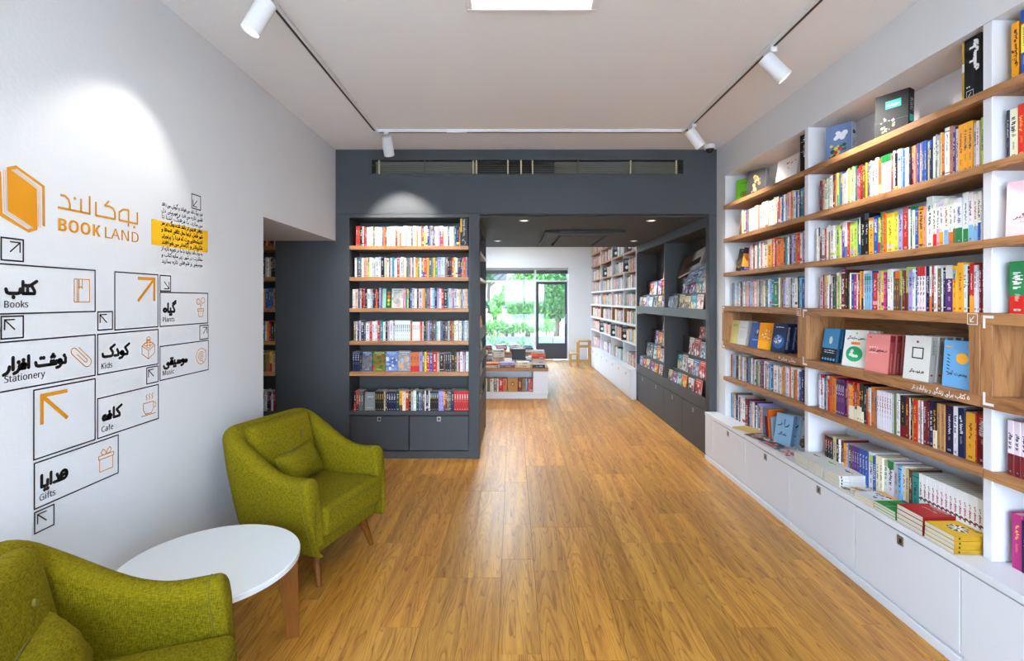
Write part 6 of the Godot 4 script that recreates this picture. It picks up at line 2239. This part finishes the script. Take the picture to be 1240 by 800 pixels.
	q = busy_cover(Color(0.14, 0.14, 0.15), Color(0.75, 0.75, 0.74), Color(0.6, 0.2, 0.2))
	pile.call(q, 1, 0.007, 0.15, 0.21, 1.826, -3.8, "black and white magazine lying on the counter", 0.18)
	q = busy_cover(Color(0.6, 0.58, 0.6), Color(0.16, 0.15, 0.18), Color(0.75, 0.3, 0.25))
	pile.call(q, 1, 0.007, 0.16, 0.2, 1.828, -3.6, "glossy dark magazine lying on the counter", 0.1)
	q = busy_cover(Color(0.86, 0.84, 0.84), Color(0.8, 0.25, 0.25), Color(0.7, 0.6, 0.6))
	pile.call(q, 1, 0.006, 0.13, 0.14, 1.83, -3.42, "white and red leaflet lying on the counter", 0.05)
	var ivory := Color(0.87, 0.86, 0.82)
	for a in [[-3.17, 4, Color(0.55, 0.45, 0.3), "ivory book with tan flower print"], [-3.02, 4, Color(0.4, 0.6, 0.2), "ivory book with lime print"], [-2.865, 4, Color(0.1, 0.12, 0.13), "ivory book with dark bird print"]]:
		q = new_cover(ivory)
		blot(cover_sheet, q[1].position.x + 56, q[1].position.y + 96, 14, a[2], q[1], 0.6)
		blot(cover_sheet, q[1].position.x + 34, q[1].position.y + 90, 7, a[2], q[1], 0.6)
		blot(cover_sheet, q[1].position.x + 78, q[1].position.y + 92, 6, Color(0.15, 0.2, 0.18), q[1], 0.7)
		spine_print(q, Color(0.8, 0.79, 0.76))
		dabs(q[2], 4, 60, 8, 80, Color(0.55, 0.55, 0.53), 2)
		cover_sheet.fill_rect(Rect2i(q[2].position + Vector2i(3, 10), Vector2i(10, 8)), Color(0.15, 0.15, 0.16))
		cover_sheet.fill_rect(Rect2i(q[2].position + Vector2i(3, 174), Vector2i(10, 8)), Color(0.15, 0.15, 0.16))
		pile.call(q, a[1], 0.0165, 0.2, 0.142, 1.828, a[0], a[3])
	q = busy_cover(Color(0.85, 0.82, 0.78), Color(0.3, 0.24, 0.2), Color(0.85, 0.6, 0.35), true)
	pile.call(q, 1, 0.008, 0.16, 0.14, 1.826, -2.74, "magazine with a dark portrait lying on the counter")
	q = new_cover(Color(0.86, 0.66, 0.46))
	cover_sheet.fill_rect(Rect2i(q[1].position + Vector2i(0, 70), Vector2i(112, 122)), Color(0.85, 0.86, 0.87))
	for k in 16:
		blot(cover_sheet, q[1].position.x + rng.randf_range(20, 90), q[1].position.y + rng.randf_range(70, 140), rng.randf_range(4, 12), [Color(0.15, 0.15, 0.17), Color(0.45, 0.5, 0.55), Color(0.92, 0.92, 0.92)][k % 3], q[1])
	pile.call(q, 2, 0.015, 0.18, 0.14, 1.827, -2.6, "white and apricot book lying flat on the counter")
	q = new_cover(Color(0.12, 0.55, 0.2))
	blot(cover_sheet, q[1].position.x + 40, q[1].position.y + 130, 26, Color(0.08, 0.42, 0.16), q[1], 0.8)
	cover_sheet.fill_rect(Rect2i(q[1].position + Vector2i(54, 0), Vector2i(2, CH)), Color(0.8, 0.9, 0.8))
	cover_sheet.fill_rect(Rect2i(q[1].position + Vector2i(0, 0), Vector2i(112, 70)), Color(0.25, 0.18, 0.5))
	cover_sheet.fill_rect(Rect2i(q[1].position + Vector2i(14, 18), Vector2i(80, 14)), Color(0.92, 0.92, 0.92))
	cover_sheet.fill_rect(Rect2i(q[1].position + Vector2i(14, 42), Vector2i(80, 14)), Color(0.92, 0.92, 0.92))
	pile.call(q, 3, 0.013, 0.21, 0.14, 1.827, -2.455, "green and violet book lying flat on the counter")
	q = new_cover(Color(0.66, 0.1, 0.1))
	ink_fa(cover_sheet, "سینوهه", q[1].position.x + 92, q[1].position.y + 74, 72, 30, 4.0, Color(0.75, 0.7, 0.66), q[1])
	ink_fa(cover_sheet, "پزشک فرعون", q[1].position.x + 84, q[1].position.y + 108, 60, 12, 2.0, Color(0.75, 0.7, 0.66), q[1])
	spine_print(q, Color(0.5, 0.08, 0.08))
	pile.call(q, 4, 0.021, 0.215, 0.15, 1.827, -2.3, "red book with silver Persian title lying flat")
	q = new_cover(Color(0.85, 0.66, 0.1))
	cover_sheet.fill_rect(Rect2i(q[1].position, Vector2i(112, 54)), Color(0.16, 0.17, 0.2))
	for k in 4:
		ink_line(cover_sheet, Vector2(q[1].position) + Vector2(0, 12 + 13 * k), Vector2(q[1].position) + Vector2(112, 2 + 13 * k), 3.0, Color(0.75, 0.6, 0.2), q[1])
	blot(cover_sheet, q[1].position.x + 56, q[1].position.y + 118, 30, Color(0.1, 0.1, 0.11), q[1])
	for k in 9:
		var a := TAU * k / 9.0
		ink_line(cover_sheet, Vector2(q[1].position) + Vector2(56, 118), Vector2(q[1].position) + Vector2(56 + 27 * cos(a), 118 + 27 * sin(a)), 6.0, Color(0.92, 0.91, 0.88), q[1])
	blot(cover_sheet, q[1].position.x + 56, q[1].position.y + 118, 5, Color(0.1, 0.1, 0.11), q[1])
	ink_fa(cover_sheet, "گوی راه", q[1].position.x + 92, q[1].position.y + 76, 40, 12, 2.4, Color(0.2, 0.16, 0.05), q[1])
	spine_print(q, Color(0.66, 0.5, 0.1))
	dabs(q[2], 5, 20, 6, 50, Color(0.25, 0.18, 0.05), 2)
	blot(cover_sheet, q[2].position.x + 8, q[2].position.y + 172, 4, Color(0.2, 0.15, 0.05), q[2])
	pile.call(q, 4, 0.018, 0.215, 0.15, 1.828, -2.14, "mustard yellow book with black wheel lying flat")


# ---------------------------------------------------------------- charcoal bookcase
func grey_row(spec: String, y: float, x0: float, x1: float, where: String, z := GREY - 0.03) -> void:
	shelf_row(spec, "paperback", Vector3(x0, y + 0.0005, z), Vector3.RIGHT, x1 - x0, 0.0, Vector2(0.11, 0.13), Vector2(0.178, 0.193), where, "paperbacks in the charcoal bookcase", false, 0.1)


func fill_grey_bookcase() -> void:
	var a := -1.541
	var b := -0.413
	var s := " in charcoal bookcase"
	grey_row("rd22 rd20 bk24 wh12 dr14 rd18 wh26 wh22 tn18 bk12 wh40 wh30 bl14 or22 bk12 wh30 wh34 wh20 rd26^wh wh16 or20^wh wh20 wh16^lb lb22^wh wh40 bk16 wh28 tn12 or14^wh wh24 or16 nv14 am20^wh wh16 nv20 st14 li18 dg14 li16 wh24 li20 rd34^wh cr30 gy18 bl14 wh36 lg14 bl18 nv26 am10", 2.012, a + 0.05, b - 0.085, "top shelf" + s)
	grey_row("wh20 bk14 dg20 te14 wh18 sa26 tn16 lg14^ol cr22 gy18 li14 gy34 wh20 bk34 wh10 am14 wh18 dg14 gy18 te20 wh26 rd24 wh12 gy18 tn16 wh18 ol14 te14 rd12 wh16 dr14 wh16 am26^or gn14 wh18 bl14 am16/bl rd22 am20 dg26 te14 am18 gn24 li34 gy22 gy14 te14 rd12 bk22 bk18 rd18 lg20 wh18 nv30 nv14 tn10 rd24 gy10 nv16", 1.717, a + 0.04, b - 0.005, "second shelf" + s)
	grey_row("wh24 tn26 nv14 gy16 dr14 rd16 bk20 wh28 gy20 bk16 dr14 or12 bk14 li18", 1.422, a + 0.02, a + 0.29, "third shelf" + s)
	grey_row("pk18 te14 lg12 nv14 bl16 gy24 wh18 br16 gy34 am20 dg20 st18 rd10 wh18 lb20 bk20 li18 wh20 rd22 bk30 te12 gy22 pk14 bl10 gy26 wh14 ye10 gy14 dr10 gy22 sa22 te10", 1.422, a + 0.505, b - 0.004, "third shelf" + s)
	grey_row("ol20 wh10 pu16 gy16 nv24 dg16 wh30 rd22 wh24 cr20 rd22 te24 wh20 bk18 gy16 wh30 gy16 wh16x8 or16 wh16x4 or20^rd wh10 bk16 dg16 li18 dg20 dr12 dg16 te10 gy14 wh16 st22 bk18 dg24 gy14 br12 rd8 ol18 cr18 wh16 sa8 wh20 dg12 lb14 cr16 gy16", 1.112, a + 0.03, b - 0.004, "fourth shelf" + s)
	grey_row("nv18x3 nv12", 0.819, a + 0.02, a + 0.105, "fifth shelf" + s)
	grey_row("or22x3/rd li20 ol16 ye14 rd24 bl20 rd32 tn18 bk30 br12 bk16x2 dg12 bk24 br14 gy14 rd10 wh18 gy16 rd8 wh20", 0.819, a + 0.57, b - 0.004, "fifth shelf" + s)
	grey_row("bk18/rd rd20/bk dg18x2", 0.447, a + 0.03, a + 0.125, "cabinet top" + s)
	grey_row("bk16x4 tn10 dg12 bk14 nv18x3 dk26 am22/br cr24 rd22 bk18 gy18 wh20 dk18 st16 dg14 br14 wh10 bk18 cr12 bk16x4 li18x2 am12/br dr14 ol16 dg12 nv24 rd18x6", 0.447, a + 0.235, b - 0.004, "cabinet top" + s)
	# face-out: printed front must look towards +z
	var g := "paperbacks shown cover-out in the charcoal bookcase"
	var show := func(q: Array, x: float, y: float, d: float, h: float, label: String) -> void:
		var bs := Basis(Vector3.UP, PI / 2) * Basis(Vector3.BACK, -0.12)
		cover_book("cover_book", q, 0.02, h, d, label, "book", g, Transform3D(bs, Vector3(x, y + 0.001, GREY - 0.05)) * Transform3D(Basis.IDENTITY, Vector3(0, 0, d / 2)))
	var q := new_cover(Color(0.55, 0.75, 0.65))
	cover_sheet.fill_rect(Rect2i(q[1].position + Vector2i(44, 0), Vector2i(68, CH)), Color(0.08, 0.3, 0.16))
	for k in 4:
		blot(cover_sheet, q[1].position.x + 76, q[1].position.y + 40 + 38 * k, 16, [Color(0.8, 0.2, 0.15), Color(0.85, 0.3, 0.15), Color(0.9, 0.65, 0.15), Color(0.6, 0.65, 0.15)][k], q[1])
	show.call(q, a + 0.345, 1.422, 0.09, 0.185, "green book with red and yellow dots shown cover-out")
	q = busy_cover(Color(0.78, 0.79, 0.76), Color(0.55, 0.6, 0.58), Color(0.85, 0.62, 0.6), true)
	show.call(q, a + 0.445, 1.422, 0.108, 0.185, "pale grey portrait paperback shown cover-out")
	q = busy_cover(Color(0.3, 0.33, 0.42), Color(0.4, 0.38, 0.4), Color(0.5, 0.42, 0.36))
	show.call(q, a + 0.155, 0.819, 0.1, 0.19, "dark blue fantasy paperback shown cover-out")
	q = busy_cover(Color(0.42, 0.44, 0.1), Color(0.2, 0.4, 0.12), Color(0.75, 0.25, 0.15))
	show.call(q, a + 0.27, 0.819, 0.118, 0.19, "olive green fantasy paperback shown cover-out")
	q = busy_cover(Color(0.42, 0.52, 0.72), Color(0.3, 0.38, 0.58), Color(0.82, 0.86, 0.92))
	show.call(q, a + 0.39, 0.819, 0.115, 0.19, "icy blue fantasy paperback shown cover-out")
	q = busy_cover(Color(0.55, 0.57, 0.6), Color(0.85, 0.6, 0.42), Color(0.7, 0.72, 0.74))
	show.call(q, a + 0.51, 0.819, 0.118, 0.195, "grey and apricot fantasy paperback shown cover-out")
	q = new_cover(Color(0.5, 0.5, 0.48))
	dabs(q[1], 24, 40, 64, 14, Color(0.8, 0.8, 0.78), 4)
	blot(cover_sheet, q[1].position.x + 56, q[1].position.y + 76, 8, Color(0.35, 0.35, 0.6), q[1])
	dabs(q[1], 24, 160, 64, 10, Color(0.8, 0.8, 0.78), 4)
	show.call(q, a + 0.182, 0.447, 0.098, 0.17, "grey paperback with pale lettering shown cover-out")
	# shelf marker card
	var mk := thing("shelf_marker", "tall black shelf card with yellow strip and white lettering", "sign", Vector3(b - 0.045, 2.0125, GREY - 0.02))
	bpart(mk, "card", Vector3(-0.036, 0, -0.02), Vector3(0.036, 0.262, 0), M.black_vinyl, 0.002)
	bpart(mk, "yellow_strip", Vector3(-0.036, 0.13, 0.0), Vector3(-0.02, 0.258, 0.001), M.yellow_vinyl, 0.0)
	var tx := latin(mk, "lettering", "Foreign Books", Vector3.ZERO, 0.018, M.white_vinyl)
	tx.rotation.z = PI / 2
	tx.position = Vector3(0.012, 0.095, 0.001)
	tx.scale.x = 0.155 / maxf(0.01, tx.mesh.get_aabb().size.x)
	var mb := MB.new()
	ribbon(mb, arc(Vector2(-0.008, 0.03), 0.02, -60, 120), 0.003)
	ribbon(mb, [Vector2(-0.02, 0.05), Vector2(-0.002, 0.066)], 0.004)
	part(mk, "mark", mb.mesh(M.white_vinyl)).position.z = 0.0012
	# the case in the alcove: only its end shows
	var al := " in alcove bookcase"
	grey_row("bk14 rd18 nv16 rd14 wh12 or18 bk16 dr14 wh16", 2.012, -2.42, -2.25, "top shelf" + al)
	grey_row("bk18x3 gy14 wh18 tn14 bk12 bk14x2", 1.717, -2.42, -2.25, "second shelf" + al)
	grey_row("gy14 pu18 am16 bl22 bl20 dg14 kr18", 1.422, -2.42, -2.25, "third shelf" + al)
	grey_row("nv16 te14 bl18 wh12 am14 rd18 bk20 gn14", 1.112, -2.42, -2.25, "fourth shelf" + al)
	grey_row("am26 ol24 kr22 ye14/rd tn24", 0.819, -2.42, -2.25, "fifth shelf" + al)
	grey_row("wh14 bk16 gy12 wh14 nv14 dr12 wh14 rd16", 0.447, -2.42, -2.25, "cabinet top" + al)


# ---------------------------------------------------------------- magazines
func fill_racks() -> void:
	var pal := [
		[Color(0.85, 0.84, 0.82), Color(0.3, 0.3, 0.32), Color(0.7, 0.3, 0.25), "white"], [Color(0.25, 0.4, 0.65), Color(0.7, 0.75, 0.8), Color(0.9, 0.6, 0.3), "blue"], [Color(0.78, 0.24, 0.18), Color(0.4, 0.12, 0.1), Color(0.9, 0.85, 0.8), "red"],
		[Color(0.55, 0.64, 0.72), Color(0.85, 0.86, 0.88), Color(0.3, 0.36, 0.45), "grey-blue"], [Color(0.14, 0.14, 0.15), Color(0.5, 0.48, 0.45), Color(0.8, 0.78, 0.74), "black"], [Color(0.82, 0.76, 0.6), Color(0.5, 0.4, 0.3), Color(0.3, 0.3, 0.3), "sand"],
		[Color(0.45, 0.2, 0.42), Color(0.75, 0.5, 0.7), Color(0.85, 0.85, 0.9), "plum"], [Color(0.18, 0.5, 0.58), Color(0.7, 0.85, 0.85), Color(0.9, 0.7, 0.4), "teal"], [Color(0.9, 0.5, 0.18), Color(0.95, 0.8, 0.4), Color(0.3, 0.2, 0.15), "orange"], [Color(0.72, 0.62, 0.6), Color(0.85, 0.8, 0.78), Color(0.45, 0.3, 0.3), "rose"],
	]
	var cells := []
	for p in pal:
		for k in 2:
			cells.append(busy_cover(p[0], p[1], p[2], (p[0] as Color).get_luminance() > 0.5))
	var g := "magazines in the passage rack"
	var put := func(ci: int, x: float, y: float, z: float, d: float, h: float, where: String, lean := 0.2, yaw := 0.0, roll := 0.0, w := 0.012) -> void:
		cover_book("magazine", cells[ci], w, h, d, "%s picture magazine, %s" % [pal[ci / 2][3], where], "magazine", g, face_out(Vector3(1.86 + x, y, -7.5 + z), lean, yaw, d, roll))
	# plan: bay, base height, tier, list of [cover, width, height]
	var where_bay := ["bay next to the back room", "bay next to the partition"]
	for bay in 2:
		var z0: float = [0.05, 1.42][bay]
		var z1: float = [1.35, 2.67][bay]
		for lower in [true, false]:
			var y: float = 0.45 if lower else 1.33
			for k in 4:
				if not lower and k >= 2:
					continue
				var x := 0.028 + 0.075 * k
				var yy := y + 0.002 if k == 0 else y + 0.005 + 0.19 * k
				var z: float = z0 + ([0.0, 0.12, 0.3, 0.42][k] if lower else [0.0, 0.3, 0, 0][k])
				var i := (bay * 7 + k * 5 + (3 if lower else 0)) % 20
				while z < z1 - 0.13:
					var d := rng.randf_range(0.14, 0.19)
					if z + d > z1 - 0.01:
						break
					put.call(i, x, yy, z + d / 2, d - 0.006, rng.randf_range(0.2, 0.235) * (0.8 if k == 3 else 1.0), "%s %s, %s" % ["lower" if lower else "upper", ["front tier", "second tier", "third tier", "top tier"][k], where_bay[bay]], 0.1)
					z += d + (0.01 if rng.randf() < 0.7 else 0.05)
					i = (i + 1 + rng.randi() % 5) % 20
	# large ones tilted at the top of the upper racks
	var q := new_cover(Color(0.62, 0.57, 0.53))
	for s in [[0, 0, 50, 192, Color(0.35, 0.26, 0.2)], [60, 0, 40, 192, Color(0.85, 0.84, 0.83)], [20, 90, 70, 60, Color(0.16, 0.13, 0.12)]]:
		cover_sheet.fill_rect(Rect2i(q[1].position + Vector2i(s[0], s[1]), Vector2i(s[2], s[3])), s[4])
	spine_print(q, Color(0.75, 0.5, 0.25))
	cover_book("magazine", q, 0.02, 0.27, 0.46, "large brown and grey art book tilted on the top tier", "book", g, face_out(Vector3(2.0, 1.82, -5.6), 0.5, 0.15, 0.46, -0.32))
	q = busy_cover(Color(0.5, 0.62, 0.74), Color(0.85, 0.88, 0.9), Color(0.3, 0.4, 0.5))
	cover_book("magazine", q, 0.014, 0.22, 0.3, "wide pale blue picture book tilted under the art book", "book", g, face_out(Vector3(1.955, 1.69, -5.42), 0.5, 0.15, 0.3, -0.2))
	q = busy_cover(Color(0.84, 0.84, 0.83), Color(0.6, 0.6, 0.62), Color(0.3, 0.3, 0.3), true)
	cover_book("magazine", q, 0.014, 0.26, 0.26, "wide white picture book leaning beside the pale blue one", "book", g, face_out(Vector3(1.985, 1.72, -5.1), 0.5, 0.1, 0.26, -0.25))
	for a in [[4, 2.0, 1.73, -6.5, 0.2, -0.4], [0, 2.03, 1.78, -6.3, 0.2, -0.35], [2, 2.0, 1.56, -6.55, 0.16, -0.3], [6, 1.99, 1.55, -6.35, 0.16, -0.1], [8, 1.99, 1.6, -6.72, 0.15, -0.25]]:
		cover_book("magazine", cells[a[0]], 0.012, 0.21, a[4], "%s magazine tilted on the upper tier, bay next to the back room" % pal[a[0] / 2][3], "magazine", g, face_out(Vector3(a[1], a[2], a[3]), 0.3, 0.1, a[4], a[5]))
	for k in 5:
		cover_book("magazine", cells[[0, 16, 10, 1, 5][k]], 0.01, 0.22, 0.16, "%s magazine slumped at the rack corner" % pal[[0, 8, 5, 0, 2][k]][3], "magazine", g, face_out(Vector3(1.9 + 0.012 * k, 1.345, -7.4 + 0.06 * k), 0.3, 0.2, 0.16, -0.9 + 0.1 * k))
	# the narrow rack at the pier
	for k in 4:
		for j in 3:
			var bs := Basis(Vector3.UP, PI) * Basis(Vector3.BACK, -0.12)
			cover_book("magazine", cells[(k * 3 + j * 4) % 20], 0.008, 0.2, 0.2, "%s magazine in the narrow pier rack, tray %s" % [pal[((k * 3 + j * 4) % 20) / 2][3], ["one", "two", "three", "four"][k]], "magazine", "magazines in the pier rack", Transform3D(bs, Vector3(-0.312 - 0.022, 0.402 + 0.24 * k, -5.1 - 0.3 * j)))


# ---------------------------------------------------------------- back room books
func fill_back_room() -> void:
	var codes := ["wh", "wh", "wh", "cr", "gy", "rd", "bl", "tn", "nv", "bk", "or", "te", "li", "gn", "dr", "am", "pk"]
	# rows of the far bookcase: too small and too many to tell apart, one object
	var mbs := {}
	var zs := [-7.52, -8.37, -9.36, -10.56, -11.8]
	var cells := []
	for i in 60:
		cells.append(new_spine(codes[rng.randi() % codes.size()]))
	for k in 4:
		for y in [2.55, 2.27, 1.96, 1.69, 1.405, 1.125, 0.83, 0.455]:
			var z: float = zs[k + 1] + 0.04 + (0.12 if y == 1.125 else rng.randf_range(0.0, 0.2))
			while z < zs[k] - 0.06:
				var w := rng.randf_range(0.016, 0.04)
				var h := rng.randf_range(0.17, 0.215)
				var c: Array = cells[rng.randi() % 60]
				var r: Rect2i = c[1]
				var b := book_cover(w, h, 0.14, false, Rect2(r.position, Vector2(SW, 256)), Rect2(r.position + Vector2i(SW + 1, 4), Vector2(4, 200)))
				var xf := Transform3D(Basis(Vector3.UP, -PI / 2), Vector3(1.885, y + 0.001, z + w / 2))
				if not mbs.has(c[0]):
					mbs[c[0]] = MB.new()
				var t: MB = mbs[c[0]]
				var k0 := t.v.size()
				for i in b.v.size():
					t.v.append(xf * b.v[i])
					t.n.append(xf.basis * b.n[i])
				t.u.append_array(b.u)
				for i in b.ix:
					t.ix.append(k0 + i)
				z += w + 0.001
	var am := ArrayMesh.new()
	for c in mbs:
		mbs[c].to(am, spine_mats[c])
	var far := part(self, "distant_book_rows", am)
	tag(far, "many small books filling the back room white bookcase", "books", "", "stuff")
	# face-out black and orange ones in it
	var q := new_cover(Color(0.07, 0.07, 0.08))
	dabs(q[1], 20, 30, 70, 40, Color(0.85, 0.85, 0.85), 5)
	blot(cover_sheet, q[1].position.x + 56, q[1].position.y + 130, 24, Color(0.85, 0.85, 0.85), q[1])
	for a in [[2.27, -7.95], [2.27, -9.0], [1.96, -8.15], [0.83, -8.3], [0.83, -9.2], [0.83, -10.4], [1.96, -10.0]]:
		cover_book("cover_book", q, 0.02, 0.22, 0.17, "black book shown cover-out in the back room bookcase", "book", "black books in the back room bookcase", face_out(Vector3(1.872, a[0] + 0.001, a[1]), 0.02, 0.5, 0.17))
	# table piles: books lying flat, spines to the shop
	var put := func(x: float, z: float, k: int, y: float, code: Array, place: String) -> float:
		var at := y
		for i in k:
			var c: String = code[i % code.size()]
			var w := rng.randf_range(0.02, 0.045)
			var h := rng.randf_range(0.17, 0.23)
			var d := rng.randf_range(0.14, 0.17)
			var cell := new_spine(c)
			var r: Rect2i = cell[1]
			var o := thing("table_book", "%s book lying in a pile %s" % [INK[c][1], place], "book", Vector3.ZERO, 0.0, "books piled on the display tables")
			var m := book_cover(w, h, d, false, Rect2(r.position, Vector2(SW, 256)), Rect2(r.position + Vector2i(SW + 1, 4), Vector2(4, 200)))
			part(o, "cover", m.mesh(spine_mats[cell[0]]))
			part(o, "pages", book_pages(w, h, d, false).mesh(M.paper))
			var bs := Basis(Vector3.UP, rng.randf_range(-0.12, 0.12)) * Basis(Vector3(0, -1, 0), Vector3(1, 0, 0), Vector3(0, 0, 1))
			o.transform = Transform3D(bs, Vector3(x - h / 2, at + w / 2, z))
			at += w + 0.0008
		return at
	put.call(0.4, -7.63, 7, 0.467, ["bk", "cr", "gy", "tn", "rd", "or", "gy", "wh"], "at the first table's corner")
	put.call(0.16, -7.61, 2, 0.467, ["tn", "cr"], "beside the corner pile, first table")
	put.call(-0.08, -7.61, 2, 0.467, ["br", "li"], "of brown and lilac, first table")
	put.call(-0.31, -7.61, 2, 0.467, ["cr", "or"], "of cream and orange, first table")
	put.call(-0.56, -7.61, 4, 0.467, ["wh", "gy", "wh", "cr"], "left of the cream pile, first table")
	put.call(-0.22, -7.95, 6, 0.467, ["wh", "cr", "tn", "wh", "cr", "gy"], "second row of the first table")
	put.call(-0.5, -7.95, 7, 0.467, ["wh", "rd", "bk", "gy", "dr", "wh", "cr"], "with red and black, second row")
	var under: float = put.call(0.1, -7.95, 2, 0.467, ["wh", "gy"], "under the black box, first table")
	put.call(0.34, -8.0, 3, 0.467, ["wh", "lb", "wh"], "of white and blue, first table")
	put.call(0.2, -8.4, 2, 0.467, ["wh", "gy"], "at the back of the first table")
	put.call(-0.3, -8.45, 3, 0.467, ["lb", "wh", "gy"], "rear row of the first table")
	for a in [[-0.75, ["rd", "wh", "dr", "wh"]], [-0.5, ["gy", "dr", "rd", "wh"]], [-0.22, ["wh", "rd", "wh", "gy"]], [0.04, ["nv", "st", "wh", "wh"]], [0.3, ["wh", "te", "wh", "lb"]]]:
		put.call(a[0], -9.95, 4, 0.467, a[1], "of %s on the second table" % INK[a[1][0]][1])
	var bx := thing("black_box", "small black boxed set standing on the table books", "box", Vector3(0.1, under, -8.0))
	bpart(bx, "case", Vector3(-0.11, 0, -0.13), Vector3(0.11, 0.17, 0.02), M.track_dark, 0.006)
	bpart(bx, "page_block", Vector3(-0.1, 0.166, -0.125), Vector3(0.1, 0.173, 0.005), M.paper, 0.0)
	# books in the niche of the first table
	shelf_row("cr30 ol28 cr20 wh10 ol30 wh14 rd40 or36", "niche_book", Vector3(-0.44, 0.1005, -7.62), Vector3.RIGHT, 0.36, 0.0, Vector2(0.12, 0.14), Vector2(0.195, 0.21), "display table niche", "books in the display table niche")
	q = new_cover(Color(0.72, 0.5, 0.26))
	blot(cover_sheet, q[1].position.x + 56, q[1].position.y + 76, 20, Color(0.3, 0.2, 0.12), q[1], 1.4)
	blot(cover_sheet, q[1].position.x + 56, q[1].position.y + 80, 12, Color(0.85, 0.75, 0.55), q[1], 1.4)
	cover_book("cover_book", q, 0.025, 0.205, 0.15, "brown book with pale oval shown in the table niche", "book", "books in the display table niche", Transform3D(Basis(Vector3.UP, PI / 2), Vector3(0.005, 0.1005, -7.62)) * Transform3D(Basis.IDENTITY, Vector3(0, 0, 0.075)))
	shelf_row("dr50 ol44 wh8 bl22 or18 rd30", "niche_book", Vector3(0.085, 0.1005, -7.62), Vector3.RIGHT, 0.222, 0.0, Vector2(0.12, 0.14), Vector2(0.195, 0.21), "display table niche", "books in the display table niche")
